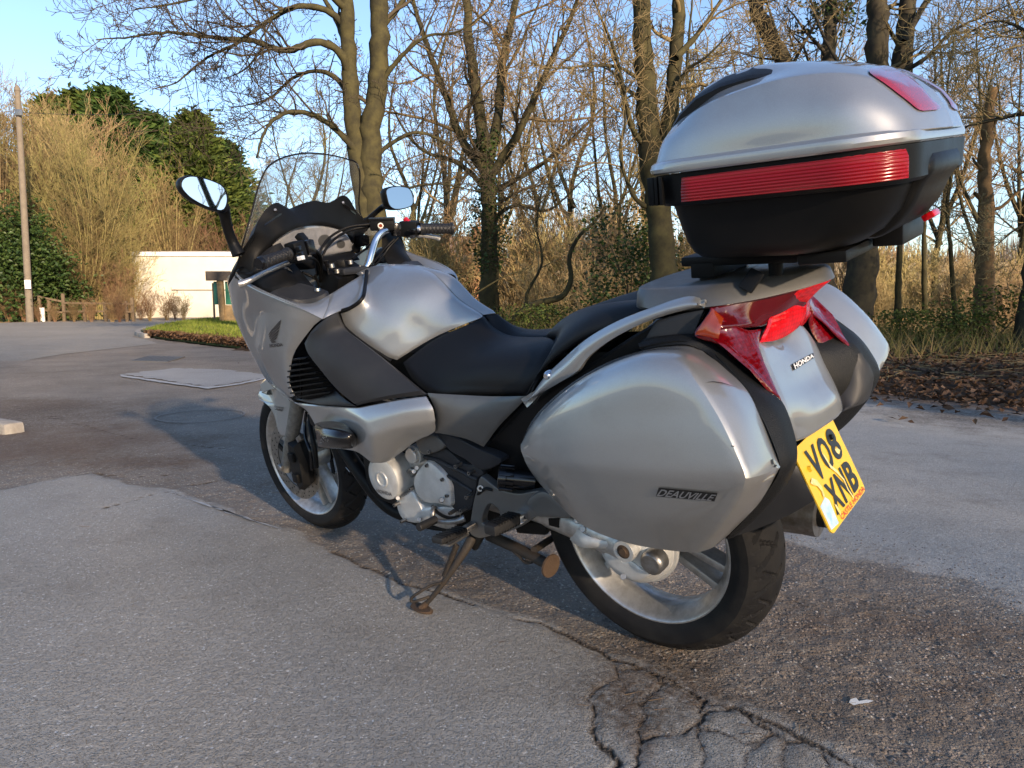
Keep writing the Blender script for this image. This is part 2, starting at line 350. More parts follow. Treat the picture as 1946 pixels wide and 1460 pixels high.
def lettering(name, s, fn, m, parent, bold=.02, shear=0., label=None):
    """fn(s,t)->3D, s right, t up in 0..1"""
    V, F = text_mesh(s, bold); W = [fn(v[0] + shear * (v[1] - .5), v[1]) for v in V]
    if any(w is None for w in W): print('TEXT MISS', s); return None
    me = bpy.data.meshes.new(name); me.from_pydata([tuple(w) for w in W], [], F); me.update(); o = bpy.data.objects.new(name, me); COL.objects.link(o); me.materials.append(m); o.parent = parent
    if label: o['label'] = label
    return o
def quadpx(k, q, target, off):
    """q: TL,TR,BR,BL pixels"""
    q = np.array(q, float)
    def fn(s, t):
        p = (1 - s) * t * q[0] + s * t * q[1] + s * (1 - t) * q[2] + (1 - s) * (1 - t) * q[3]; return cast(k, p[0], p[1], target, off)
    return fn
def quad_decal(name, k, q, target, m, parent, off, nu, nv):
    q = np.array(q, float); G = np.zeros((nv, nu, 3))
    for j in range(nv):
        for i in range(nu):
            s, t = i / (nu - 1), 1 - j / (nv - 1); p = (1 - s) * t * q[0] + s * t * q[1] + s * (1 - t) * q[2] + (1 - s) * (1 - t) * q[3]; c = cast(k, p[0], p[1], target, off)
            if c is None: print('QUAD MISS', name); return None
            G[j, i] = c
    F = [(a * nu + b, a * nu + b + 1, a * nu + nu + b + 1, a * nu + nu + b) for a in range(nv - 1) for b in range(nu - 1)]
    return mk(name, G.reshape(-1, 3), F, m, parent)
# ------------------------------------------------------------------ the motorcycle
_th = rad(90) + YAW
_R = Matrix.Rotation(_th, 4, 'Z') @ Matrix.Rotation(-LEAN, 4, 'X')
_o = Matrix.Rotation(_th, 3, 'Z') @ Vector((-CB[0], -CB[1], 0))
bike = bpy.data.objects.new('motorcycle', None); COL.objects.link(bike)
bike.matrix_world = Matrix.Translation(_o) @ _R
bike['label'] = 'silver touring motorcycle with panniers and top case leaning on its side stand'; bike['category'] = 'motorcycle'
def tread(R, hw, n, seed):
    rnd = random.Random(seed)
    def f(w, y, r):
        a = abs(y) / hw
        if a > .93 or r < .262: return 0
        s = w / (2 * math.pi) * n + (1 if y < 0 else 0) * .5
        ph = (s - a * .9 * (1 + .5 * a)) % 1
        if .12 < a < .86 and ph < .13: return .008
        ph2 = (s + .42 + a * .55) % 1
        if .30 < a < .74 and ph2 < .11: return .007
        ph3 = (s * 2 + .2 - a * 1.3) % 1
        if .72 < a < .92 and ph3 < .10: return .0025
        return 0
    return f
def make_wheel(c, R, hw, rw, spokes, n, name):
    hubv = [(.0, .06), (.035, .06), (.04, .055), (.055, .045), (.058, .0), (.055, -.045), (.04, -.055), (0, -.06)]
    hub = lathe('wheel', hubv, c, ALLOY, bike, 40)
    ys = np.concatenate([np.linspace(hw, -hw, 64)])
    prof = [(.221, rw), (.228, rw + .006), (.24, hw * .95), (.255, hw * 1.005)] + [(R - (R - .272 if R > .31 else R - .258) * abs(y / hw) ** 2.3, y) for y in ys] + [(.255, -hw * 1.005), (.24, -hw * .95), (.228, -rw - .006), (.221, -rw)]
    lathe('tyre', prof, c, RUBBER, hub, 480, angle=28, disp=tread(R, hw, n, 1))
    rim = [(.2285, rw + .004), (.230, rw + .001), (.229, rw - .006), (.222, rw - .012), (.2205, rw - .02), (.208, rw - .035), (.206, 0), (.208, -rw + .035), (.2205, -rw + .02), (.229, -rw + .006), (.2285, -rw - .004),
           (.2225, -rw - .004), (.216, -rw + .002), (.211, -rw + .018), (.198, -rw + .034), (.196, 0), (.198, rw - .034), (.211, rw - .018), (.216, rw - .002), (.2225, rw + .004)]
    lathe('rim', rim, c, ALLOY, hub, 110, closed=True)
    for a in spokes:
        for d in (-1, 1):
            w0, w1 = rad(a + d * 22), rad(a + d * 8)
            p0 = (c[0] + .045 * math.cos(w0), -.004, c[1] + .045 * math.sin(w0)); p1 = (c[0] + .201 * math.cos(w1), -.004, c[1] + .201 * math.sin(w1))
            bar('spoke', p0, p1, .05, .022, ALLOY, hub, up=np.cross(np.array(p1) - np.array(p0), (0, 1, 0)), bev=.007)
    return hub
RW, FWc = (0., .318), (1.475, .298)
rear = make_wheel(RW, .320, .075, .058, (205, 325, 85), 26, 'rear')
front = make_wheel(FWc, .300, .060, .047, (250, 10, 130), 24, 'front')
# front brake discs: ring, carrier, drilled holes
for sgn in (1, -1):
    d = lathe('brake_disc', [(.148, sgn * .076), (.148, sgn * .081), (.104, sgn * .081), (.104, sgn * .076)], FWc, DISC, front, 72, closed=True)
    for q in range(60):
        w = 2 * math.pi * q / 60; rr_ = (.112, .125, .138)[q % 3]; x, z = FWc[0] + rr_ * math.cos(w), FWc[1] + rr_ * math.sin(w)
        if q == 0: hole0 = mk('drilled_hole', [(.0034 * math.cos(j * math.pi / 4), 0, .0034 * math.sin(j * math.pi / 4)) for j in range(8)], [tuple(range(8))], BLACK, d, smooth=False); ho = hole0
        else: ho = hole0.copy(); COL.objects.link(ho); ho.parent = d
        ho.location = (x, sgn * .0816, z)
    for q in range(6):
        w = q * math.pi / 3 + .3
        bar('carrier_arm', (FWc[0] + .04 * math.cos(w), sgn * .072, FWc[1] + .04 * math.sin(w)), (FWc[0] + .11 * math.cos(w + .25), sgn * .078, FWc[1] + .11 * math.sin(w + .25)), .02, .006, BLACK, d, up=(0, 1, 0), bev=.001)
    lathe('disc_carrier', [(.0, sgn * .07), (.045, sgn * .07), (.05, sgn * .066), (.05, sgn * .055)], FWc, BLACK, d, 32)
# fork
ft = pts('H', [(345, 865, .115), (365, 720, .11), (400, 520, .105), (432, 330, .10)]); ft2 = ft[-1] + (ft[-1] - ft[0]) * .75
fl, fr = tube('fork_leg', [ft[0] - (ft[-1] - ft[0]) * .03, ft[0], ft[1], ft[2], ft[3], ft2], [.020, .024, .0255, .027, .027, .025], FORKG, bike, 18, mirror=True)
for sgn, par in ((1, fl), (-1, fr)):
    lathe('axle_bolt', [(0, sgn * .146), (.010, sgn * .146), (.0125, sgn * .143), (.0135, sgn * .12), (.014, sgn * .06)], (FWc[0], FWc[1]), STEEL, par, 20)
    bx, bz = FWc
    # caliper: body, two bolts, hose
    cal = loft('brake_caliper', [[(x, y * sgn, z) for x, y, z in q] for q in (
        [(1.395, .088, .215), (1.35, .088, .245), (1.335, .088, .33), (1.36, .088, .40), (1.41, .088, .41), (1.43, .088, .33), (1.425, .088, .25)],
        [(1.395, .11, .21), (1.345, .112, .24), (1.33, .114, .33), (1.355, .114, .405), (1.405, .112, .415), (1.43, .11, .33), (1.43, .11, .25)],
        [(1.39, .132, .225), (1.352, .135, .25), (1.342, .138, .33), (1.365, .136, .39), (1.40, .133, .40), (1.42, .13, .33), (1.418, .13, .26)])], BLACK, par, 30)
    for z in (.27, .35): bar('piston_cap', (1.385, sgn * .13, z), (1.385, sgn * .145, z), .035, .035, BLACK, cal, up=(1, 0, 0), bev=.006)
    bar('caliper_bracket', (1.43, sgn * .10, .43), (1.385, sgn * .10, .26), .03, .018, ALLOY, par, up=(0, 1, 0))
hb = pts('H', [(560, 880, .14), (545, 720, .145), (505, 600, .13), (500, 480, .11), (510, 380, .10)])
tube('brake_hose', hb, .006, GLOSSB, bike, 8)
tube('brake_hose', pts('H', [(600, 860, .15), (585, 700, .15), (560, 580, .14), (545, 480, .12), (540, 400, .11)]), .0085, BLACK, bike, 8)
bar('hose_clamp', on('H', 445, 620, .13), on('H', 480, 590, .13), .02, .02, STEEL, bike)
# front mudguard
mg = lathe('front_mudguard', [(.285, .082), (.318, .076), (.330, .055), (.335, 0), (.330, -.055), (.318, -.076), (.285, -.082), (.283, -.079), (.314, -.073), (.326, -.053), (.331, 0), (.326, .053), (.314, .073), (.283, .079)], FWc, SILVER, bike, 40, 66, 128, closed=True)
mk1 = pts('H', [(86, 232, .062), (120, 172, .05), (195, 108, .05), (235, 112, .07), (295, 195, .086), (350, 265, .09), (386, 338, .09), (376, 460, .092), (350, 572, .094), (278, 574, .092), (238, 440, .088), (195, 352, .084), (135, 290, .075), (92, 262, .066)])
mo, _ = plate('mudguard_side', mk1, SILVER, mg, .055, bev=.006, n=70, mirror=True)
decal('vent_opening', 'H', [(125, 212), (190, 178), (218, 228), (180, 232)], mo.name, BLACK, mg)
decal('vent_edge', 'H', [(132, 210), (186, 184), (172, 222)], mo.name, SILVT, mg, off=.003)
mr_ = coons(pts('H', [(735, 700, .05), (840, 695, -.02)]), pts('H', [(880, 905, .05), (940, 912, -.03)]), pts('H', [(735, 700, .05), (790, 790, .05), (880, 905, .05)]), pts('H', [(840, 695, -.03), (890, 800, -.03), (940, 912, -.03)]), 8, 12)
sheet('mudguard_tail', mr_, SILVER, mg, .004)
lettering('lettering', 'Combined', quadpx('H', [(240, 322), (316, 334), (316, 352), (240, 338)], mo.name, .002), DECAL, mg, .01)
lettering('lettering', 'ABS', quadpx('H', [(240, 342), (312, 356), (312, 376), (246, 360)], mo.name, .002), DECAL, mg, .03, .2)
# ---- tank
def tank_half():
    T = pts('A', [(1197, 792, .0), (1330, 745, 0), (1470, 726, 0), (1610, 738, 0), (1725, 792, 0), (1830, 950, 0), (1938, 1056, 0)])
    T = pts('A', [(1197, 792, -.05), (1330, 743, -.08), (1470, 722, -.085), (1610, 734, -.085), (1725, 788, -.075), (1830, 945, -.045), (1938, 1052, -.02)]); T[:, 1] = 0
    L = pts('A', [(1197, 792, 0), (1188, 870, .10), (1168, 960, .175), (1095, 1020, .20), (1026, 1055, .215)])
    R = pts('A', [(1938, 1056, 0), (1895, 1078, .03), (1790, 1122, .058), (1600, 1207, .098), (1375, 1345, .165)])
    B = pts('A', [(1026, 1055, .215), (1060, 1140, .210), (1190, 1245, .198), (1300, 1318, .182), (1375, 1345, .165)])
    L[0] = T[0]; R[0] = T[-1]
    return coons(T, B, L, R, 44, 36)
TG = tank_half(); n_, m_ = TG.shape[:2]
sv = np.linspace(0, 1, m_)[None, :]; tv = np.linspace(0, 1, n_)[:, None]
# shoulder kept full, knee recess pressed into the side behind the leading flank
sm = lambda a, b, x: np.clip((x - a) / (b - a), 0, 1) ** 2 * (3 - 2 * np.clip((x - a) / (b - a), 0, 1))
TG[..., 1] += .040 * (1 - .75 * sv ** 1.5) * np.sin(np.pi * sv) * np.sin(np.pi * np.minimum(tv * 1.25, 1)) ** 1.2
TG[..., 1] -= .004 * sm(.40, .72, tv) * sm(.05, .45, sv) * (1 - sm(.70, 1., sv)) * (1 - .8 * sm(.80, 1., tv))
tank, tank2 = sheet('fuel_tank', TG, SILVER, bike, .004, out=(0, 1, .6), mirror=True, angle=60)
# black joint strip between tank and front cover
tube('trim_strip', pts('A', [(1190, 795, .05), (1182, 870, .105), (1164, 962, .18), (1145, 985, .19), (1090, 1022, .205), (1018, 1052, .222), (1022, 1095, .222), (1060, 1150, .218), (1190, 1255, .203), (1340, 1350, .175)]), .0055, BLACK, bike, 8, n=60, mirror=True)
# ---- seat
def flat(lst, ys):
    P = pts('O', [(u, v, y) for (u, v, _), y in zip(lst, ys)]); P[:, 1] = 0; return P
sT1 = flat([(928, 597, 0), (955, 613, 0), (990, 625, 0), (1030, 628, 0), (1068, 627, 0)], (-.02, -.035, -.055, -.07, -.08)); sT1[0] = TG[0, -1]
sT2 = flat([(1068, 627, 0), (1090, 604, 0), (1115, 586, 0), (1145, 573, 0), (1200, 567, 0), (1262, 563, 0), (1345, 540, 0)], [-.08] * 7); sT2[0] = sT1[-1]
sL1 = pts('O', [(928, 598, 0), (914, 603, .03), (882, 617, .060), (823, 643, .102), (764, 688, .17)]); sL1[0] = sT1[0]
sM1 = pts('O', [(1068, 628, 0), (1055, 648, .09), (1040, 682, .15), (1018, 722, .18), (1000, 753, .185)]); sM1[0] = sT1[-1]
sR2 = pts('O', [(1345, 540, 0), (1345, 550, .08), (1345, 580, .13)]); sR2[0] = sT2[-1]
S1 = coons(sT1, pts('O', [(764, 688, .17), (782, 720, .185), (818, 747, .195), (890, 750, .195), (1000, 753, .185)]),
           sL1, sM1, 34, 28)
s_ = np.linspace(0, 1, 34)[None, :]; t_ = np.linspace(0, 1, 28)[:, None]
S1[..., 1] += .03 * np.sin(np.pi * np.minimum(t_ * 1.1, 1)) * np.sin(np.pi * s_)
S2 = coons(sT2, pts('O', [(1000, 753, .185), (1020, 715, .188), (1060, 678, .183), (1110, 645, .175), (1180, 617, .165), (1345, 580, .13)]),
           sM1, sR2, 34, 28, .02)
sheet('seat', S1, VINYL, bike, .01, out=(0, .5, 1), mirror=True, angle=60)
sheet('pillion_seat', S2, VINYL, bike, .01, out=(0, .5, 1), mirror=True, angle=60)
tube('seat_piping', pts('O', [(1066, 628, .02), (1057, 646, .093), (1040, 681, .153), (1017, 723, .183), (1001, 752, .187)]), .003, VINYL, bike, 6, mirror=True)
# ---- grab rail
GU = pts('C', [(203, 488, .215), (222, 460, .215), (268, 395, .215), (335, 330, .214), (425, 252, .212), (530, 190, .21), (650, 140, .207), (765, 100, .203), (830, 88, .2), (882, 98, .198)])
GL = pts('C', [(203, 488, .215), (270, 452, .222), (335, 418, .225), (400, 378, .226), (440, 325, .224), (520, 262, .222), (630, 202, .22), (720, 168, .216), (810, 143, .212), (886, 124, .208)])
GM = (GU + GL) / 2; GM[:, 1] += .013; GU2 = GU.copy(); GU2[:, 1] -= .02
Gr = grid([GU2, GU, GM, GL], 5, 5)
gr_, _ = sheet('grab_rail', Gr, SILVER, bike, .012, mirror=True, angle=50)
lathe('rail_bolt', [(0, .232), (.006, .232), (.009, .229), (.011, .222), (.011, .21)], tuple(on('C', 278, 390, .228)[[0, 2]]), CHROME, bike, 16)
# ---- side cover, lower covers
sc_ = coons(pts('B', [(932, 285, .235), (1080, 292, .215), (1250, 300, .205), (1434, 302, .205)]), pts('B', [(968, 488, .225), (1060, 505, .222), (1140, 525, .215), (1215, 560, .205)]),
            pts('B', [(932, 285, .235), (962, 350, .238), (975, 420, .235), (968, 488, .225)]), pts('B', [(1434, 302, .205), (1390, 355, .205), (1300, 450, .205), (1215, 560, .205)]), 24, 18, .012)
sheet('side_cover', sc_, GREYP, bike, .006, mirror=True)
plate('frame_cover', pts('B', Y([(985, 492), (1080, 510), (1180, 560), (1310, 625), (1260, 665), (1200, 672), (1120, 620), (1040, 570)], .195)), DGREY, bike, .12, .006, mirror=True)
plate('frame_cover', pts('B', Y([(872, 520), (915, 500), (970, 500), (1020, 552), (960, 590), (905, 592)], .20)), GREYP, bike, .12, .006)
plate('frame_cover', pts('G', Y([(495, 180), (560, 150), (630, 122), (700, 165), (790, 240), (880, 252), (945, 318), (905, 350), (880, 450), (840, 590), (745, 610), (700, 565), (692, 420), (615, 300), (500, 205)], .185)), DGREY, bike, .10, .008, n=70)
tube('cover_ridge', pts('G', Y([(500, 190), (600, 215), (690, 260), (780, 300), (860, 345), (900, 360)], .187)), .006, DGREY, bike, 8)
tube('cover_ridge', pts('G', Y([(640, 320), (700, 350), (780, 400), (860, 450)], .187)), .005, DGREY, bike, 8)
# ---- black under-seat bodywork
un = coons(pts('C', [(30, 675, .17), (120, 570, .18), (205, 485, .19), (440, 345, .20), (700, 185, .20), (872, 140, .195)]), pts('C', [(70, 690, .14), (150, 760, .15), (260, 800, .16), (420, 700, .17), (640, 420, .18), (830, 240, .19)]),
           pts('C', [(30, 675, .17), (70, 690, .14)]), pts('C', [(872, 140, .195), (855, 185, .2), (830, 240, .19)]), 40, 20)
sheet('inner_tail_panel', un, BLACK, bike, .01, mirror=True)
cv = coons(pts('C', [(690, 180, .21), (780, 155, .21), (872, 138, .205)]), pts('C', [(650, 250, .215), (740, 250, .22), (832, 234, .215)]), pts('C', [(690, 180, .21), (650, 250, .215)]), pts('C', [(872, 138, .205), (832, 234, .215)]), 10, 8)
sheet('tail_filler', cv, DGREY, bike, .004, mirror=True)
# ---- pannier
PR = [[(28, 765, .285), (90, 640, .278), (250, 482, .27), (480, 345, .265), (700, 277, .26), (830, 262, .255), (895, 266, .248), (960, 290, .24)],
      [(26, 772, .305), (100, 668, .338), (262, 525, .365), (480, 402, .378), (680, 335, .378), (860, 335, .37), (965, 350, .325), (1060, 370, .262)],
      [(26, 788, .312), (118, 760, .362), (280, 715, .396), (480, 675, .409), (720, 650, .412), (1058, 645, .408), (1145, 600, .36), (1212, 548, .285)],
      [(29, 806, .316), (150, 862, .37), (300, 882, .405), (520, 908, .422), (800, 932, .43), (1200, 950, .43), (1285, 925, .378), (1355, 890, .312)],
      [(60, 880, .308), (170, 962, .345), (330, 1050, .368), (560, 1112, .382), (820, 1135, .388), (1098, 1130, .388), (1188, 1098, .352), (1258, 1062, .310)],
      [(110, 955, .285), (220, 1078, .295), (350, 1188, .305), (560, 1272, .312), (780, 1313, .318), (930, 1326, .318), (1010, 1300, .314), (1088, 1240, .300)]]
PG = grid([pts('E', r) for r in PR], 9, 9, rc=(3,), cc=(5,), relax=3)
pan, pan2 = sheet('pannier', PG, SILVER, bike, out=(0, 1, 0), mirror=True, skirt=.235, angle=28)
IN = pts('E', [(640, 285, .255), (760, 262, .255), (880, 258, .246), (960, 288, .238), (1060, 368, .258), (1160, 478, .272), (1250, 608, .288), (1315, 745, .30), (1357, 890, .308), (1312, 985, .308), (1258, 1062, .308), (1200, 1130, .303), (1145, 1190, .298), (1088, 1242, .298)])
OU = pts('E', [(640, 245, .235), (760, 222, .235), (900, 210, .225), (1020, 252, .215), (1130, 348, .21), (1260, 460, .21), (1372, 560, .215), (1428, 700, .225), (1447, 810, .24), (1440, 875, .245), (1400, 962, .25), (1300, 1087, .25), (1190, 1185, .255), (1092, 1262, .26)])
OU2 = OU + (np.array([.05, -.10, 0])); IN2 = IN + np.array([.02, -.03, 0]); MI = (IN + OU) / 2 + np.array([-.006, .004, 0])
band = grid([IN2, IN, MI, OU, OU2], 5, 5, rc=(1, 3))
bd, bd2 = sheet('pannier_base', band, GRAIN, bike, .006, out=(-1, .5, 0), mirror=True)
# pannier badge
quad_decal('badge_plate', 'E', [(737, 988), (1038, 1016), (1022, 1058), (722, 1032)], pan.name, BLACKT, pan, .002, 12, 3)
lettering('lettering', 'DEAUVILLE', quadpx('E', [(745, 993), (1028, 1020), (1012, 1053), (734, 1028)], pan.name, .0035), SILVT, pan, .02, .05)
for poly in ([(970, 455), (1010, 448), (1060, 455), (1130, 478), (1060, 459), (1010, 452)], [(1310, 850), (1318, 845), (1322, 872), (1314, 875)], [(1322, 882), (1334, 872), (1338, 880), (1326, 890)], [(1108, 775), (1122, 778), (1120, 784), (1108, 780)]):
    decal('scratch', 'E', poly, pan.name, BLACKT, pan, .0015)
# ---- rear of the bike
tp_rows = [[(490, 468, .155), (545, 462, .09), (610, 450, .0), (690, 385, -.07), (712, 372, -.10), (735, 400, -.15)],
           [(540, 590, .175), (610, 575, .10), (700, 550, .0), (765, 510, -.08), (795, 490, -.13), (815, 520, -.18)],
           [(585, 690, .19), (660, 680, .11), (750, 650, 0), (820, 625, -.08), (850, 610, -.13), (870, 640, -.18)],
           [(622, 780, .205), (700, 770, .13), (800, 720, .01), (862, 690, -.07), (890, 695, -.11), (905, 720, -.16)],
           [(660, 880, .20), (715, 850, .14), (825, 790, .03), (890, 740, -.06), (915, 760, -.10), (925, 790, -.14)],
           [(684, 978, .175), (750, 950, .12), (850, 885, .02), (905, 845, -.05), (922, 825, -.09), (924, 812, -.12)]]
tpp = [pts('J', r) for r in tp_rows]; up_ = pts('J', [(x - 20, y - 60, w) for x, y, w in tp_rows[0]]) + np.array([.03, 0, 0]); tpp = [up_] + tpp
tail = sheet('tail_panel', grid(tpp, 8, 8, relax=3), SILVER, bike, .006, out=(-1, 0, 0), angle=50)
ck = np.array([p[-1] for p in tpp[1:]]); ob = cr(OU[3:11] * np.array([1, -1, 1]), 6)
sheet('tail_cheek', grid([ck + np.array([.002, 0, 0]), (ck + ob) / 2 + np.array([-.012, 0, 0]), ob + np.array([-.004, 0, 0])], 6, 6), DGREY, bike, .005, out=(-1, 0, 0))
# rack / tail top
def half(lst): return lst + [(x, -y, z) for x, y, z in lst[::-1] if abs(y) > 1e-6]
ro = half([(-.10, .165, .915), (-.19, .20, .912), (-.272, .207, .919), (-.34, .155, .922), (-.395, .09, .928), (-.425, .03, .932), (-.43, 0, .932)])
ri = half([(-.10, .15, .945), (-.19, .175, .948), (-.262, .175, .952), (-.325, .13, .955), (-.375, .075, .957), (-.408, .025, .958), (-.412, 0, .958)])
ro = cr(np.array(ro), 60, closed=True); ri = cr(np.array(ri), 60, closed=True); rm = .55 * ro + .45 * ri + np.array([0, 0, .008])
rb = ro - np.array([0, 0, .006]); rb[:, :2] *= .96
rack = loft('luggage_rack', [rb, ro, rm, ri], GREYP, bike, 40)
# lamp unit
LT = grid([pts('J', r) for r in ([(246, 280, .205), (330, 258, .18), (480, 228, .135), (600, 202, .09), (700, 180, .06), (780, 160, .03), (862, 142, 0)],
                                 [(240, 330, .215), (330, 320, .19), (450, 330, .15), (545, 335, .105), (620, 300, .07), (690, 262, .03), (765, 225, 0)],
                                 [(290, 385, .22), (350, 385, .20), (430, 385, .165), (505, 385, .12), (560, 370, .08), (650, 330, .04), (728, 280, 0)])], 7, 7)
lamp = sheet('tail_lamp', LT, REDD, bike, .006, out=(-1, .5, 0), mirror=False, angle=50)
LTm = LT.copy(); LTm[..., 1] *= -1; sheet('lens', LTm, REDD, lamp, .006, out=(-1, -.5, 0), angle=50)
LB = grid([pts('J', r) for r in ([(545, 330, .103), (605, 300, .07), (670, 268, .035), (726, 278, 0)], [(530, 390, .115), (600, 365, .075), (665, 335, .035), (722, 318, 0)], [(505, 440, .13), (580, 425, .085), (650, 395, .035), (708, 355, 0)], [(494, 466, .14), (560, 460, .09), (630, 430, .04), (694, 380, 0)])], 7, 7)
LB[..., 0] -= .004
sheet('lens', LB, REDB, lamp, .006, out=(-1, .5, 0)); LBm = LB.copy(); LBm[..., 1] *= -1; sheet('lens', LBm, REDB, lamp, .006, out=(-1, -.5, 0))
BR = grid([pts('J', r) for r in ([(690, 190, .06), (780, 165, .03), (862, 143, 0)], [(620, 250, .075), (720, 215, .035), (800, 195, 0)], [(560, 310, .095), (660, 262, .04), (735, 262, 0)])], 7, 7); BR[..., 0] -= .003
sheet('lens', BR, REDB, lamp, .004, out=(-1, .5, 0)); BRm = BR.copy(); BRm[..., 1] *= -1; sheet('lens', BRm, REDB, lamp, .004, out=(-1, -.5, 0))
SP = grid([pts('J', r) for r in ([(246, 284, .21), (330, 345, .195), (430, 395, .165), (505, 392, .125)], [(200, 350, .225), (310, 425, .212), (420, 470, .185), (495, 466, .145)], [(150, 420, .235), (290, 445, .225), (400, 530, .205), (520, 560, .17)],
                                 [(250, 432, .235), (390, 530, .225), (480, 625, .21), (565, 660, .185)], [(450, 592, .228), (500, 650, .22), (560, 718, .21), (612, 770, .205)])], 6, 6)
SP[..., 0] -= .003
sp1, sp2 = sheet('lens', SP, REDL, lamp, .006, out=(-1, .8, 0), mirror=True, angle=40)
am = coons(pts('J', [(150, 420, .237), (195, 350, .229), (244, 288, .214)]), pts('J', [(270, 440, .231), (285, 380, .222), (300, 335, .206)]), pts('J', [(150, 420, .237), (270, 440, .231)]), pts('J', [(244, 288, .214), (300, 335, .206)]), 10, 8)
am[..., 0] -= .006; am[..., 1] += .002; sheet('lens', am, AMBER, lamp, .003, out=(-1, .8, 0), mirror=True)
rl = coons(pts('J', [(728, 285, -.135), (740, 272, -.17), (752, 268, -.20)]), pts('J', [(832, 576, -.165), (880, 560, -.19), (914, 530, -.212)]), pts('J', [(728, 285, -.135), (722, 375, -.14), (770, 470, -.15), (832, 576, -.165)]), pts('J', [(752, 268, -.20), (812, 345, -.205), (872, 432, -.21), (914, 530, -.212)]), 10, 16)
rl[..., 0] -= .016; sheet('lens', rl, REDL, lamp, .005, out=(-1, 0, 0)); rlm = rl.copy(); rlm[..., 1] *= -1; rlm[..., 0] += .032; sheet('lens', rlm, REDL, lamp, .005, out=(-1, 0, 0))
quad_decal('badge_plate', 'J', [(658, 576), (768, 517), (773, 543), (668, 609)], tail.name, BLACKT, tail, .002, 8, 3)
lettering('lettering', 'HONDA', quadpx('J', [(662, 576), (764, 521), (768, 541), (672, 604)], tail.name, .0035), WHITET, tail, .03)
# number plate
pc = [pts('O', [p])[0] for p in ((1511, 853, .1145), (1578, 808, -.1145), (1641, 929, -.1145), (1576, 1004, .1145))]
mid = np.mean(pc, axis=0); wv = np.array([0, -1., 0]); hv = ((pc[0] + pc[1]) - (pc[2] + pc[3])) / 2; hv /= np.linalg.norm(hv); nv = np.cross(wv, hv)
if nv[0] > 0: nv = -nv
PW, PH = .229, .178
def onp(s, t, d=.0): return mid + wv * (s - .5) * PW + hv * (t - .5) * PH + nv * d
corner = []
for cx, cy, a0 in ((.06, .075, 180), (.94, .075, 270), (.94, .925, 0), (.06, .925, 90)):
    for a in range(0, 91, 30): corner.append((cx + .06 * math.cos(rad(a0 + a)), cy + .075 * math.sin(rad(a0 + a))))
V = [onp(s, t, .0015) for s, t in corner] + [onp(s, t, -.0015) for s, t in corner]; k_ = len(corner)
npl = mk('number_plate', V, [tuple(range(k_)), tuple(range(2 * k_ - 1, k_ - 1, -1))] + [(i, (i + 1) % k_, k_ + (i + 1) % k_, k_ + i) for i in range(k_)], YELLOW, bike, angle=30, label='yellow rear number plate with scuffed black characters')
def ontext(s0, s1, t0, t1, d=.003): return lambda s, t: onp(s0 + (s1 - s0) * s, t0 + (t1 - t0) * t, d)
for ch, s0, s1, t0, t1 in (('V', .17, .40, .52, .90), ('O', .43, .65, .52, .90), ('8', .68, .89, .52, .90), ('X', .23, .46, .10, .46), ('N', .49, .69, .10, .46), ('B', .73, .92, .10, .46)):
    lettering('character', ch, ontext(s0, s1, t0, t1), BLACKT, npl, .03)
lettering('lettering', 'CASTLE HONDA', ontext(.28, .97, .015, .075), REDT, npl, .01)
def patch2(name, poly, m, d): 
    mk(name, [onp(s, t, d) for s, t in poly], [tuple(range(len(poly)))], m, npl, smooth=False)
patch2('faded_film', [(.02, .05), (.20, .03), (.22, .30), (.17, .36), (.02, .33)], BLUET, .0022)
patch2('scuff', [(.03, .60), (.09, .63), (.16, .57), (.19, .47), (.17, .38), (.13, .36), (.15, .44), (.12, .52), (.07, .55)], PEEL, .0036)
patch2('scuff', [(.475, .74), (.50, .70), (.53, .56), (.60, .46), (.655, .32), (.645, .20), (.68, .08), (.655, .07), (.625, .20), (.63, .32), (.57, .44), (.50, .54)], PEEL, .0036)
patch2('scuff', [(.74, .66), (.80, .655), (.84, .60), (.78, .575), (.75, .61)], PEEL, .0037)
patch2('scuff', [(.26, .22), (.29, .20), (.31, .11), (.28, .06), (.265, .14)], PEEL, .0038)
for s, t, m in ((.13, .72, YELLOW), (.78, .80, BLACK)):
    c0 = onp(s, t, .002); tube('plate_screw', [c0, c0 + nv * .006], [.0065, .005], m, npl, 12)
# rear mudguard under the tail
rg = grid([pts('E', r) for r in ([(1445, 880, .12), (1480, 850, .09), (1560, 800, .03), (1640, 720, -.05)], [(1490, 990, .12), (1530, 960, .09), (1590, 900, .03), (1660, 820, -.05)], [(1530, 1060, .12), (1570, 1050, .08), (1620, 1010, .02), (1670, 960, -.05)])], 6, 6)
rg[..., 0] += .05
sheet('rear_mudguard', rg, DGREY, bike, .006, out=(-1, 0, 0))
sd_ = coons(pts('E', [(1100, 1000, .16), (1300, 900, .15), (1448, 880, .12)]), pts('E', [(1080, 1262, .14), (1250, 1205, .13), (1400, 1140, .12), (1530, 1062, .12)]), pts('E', [(1100, 1000, .16), (1080, 1262, .14)]), pts('E', [(1448, 880, .12), (1490, 980, .12), (1530, 1062, .12)]), 14, 10)
sheet('mudguard_cheek', sd_, DGREY, bike, .006, mirror=True)
# ---- exhaust silencer on the far side, header pipe in front
tube('silencer', [(-.335, -.20, .335), (-.30, -.20, .335), (.05, -.19, .31), (.25, -.16, .27)], [.054, .058, .058, .04], STEEL, bike, 24)
tube('silencer_outlet', [(-.352, -.20, .337), (-.335, -.20, .336)], [.03, .03], BLACK, bike, 16)
tube('exhaust_header', pts('B', [(500, 540, .10), (560, 630, .11), (620, 720, .115), (690, 810, .11), (760, 870, .10), (860, 905, .08), (960, 915, .06)]), .0235, BLACK, bike, 16)
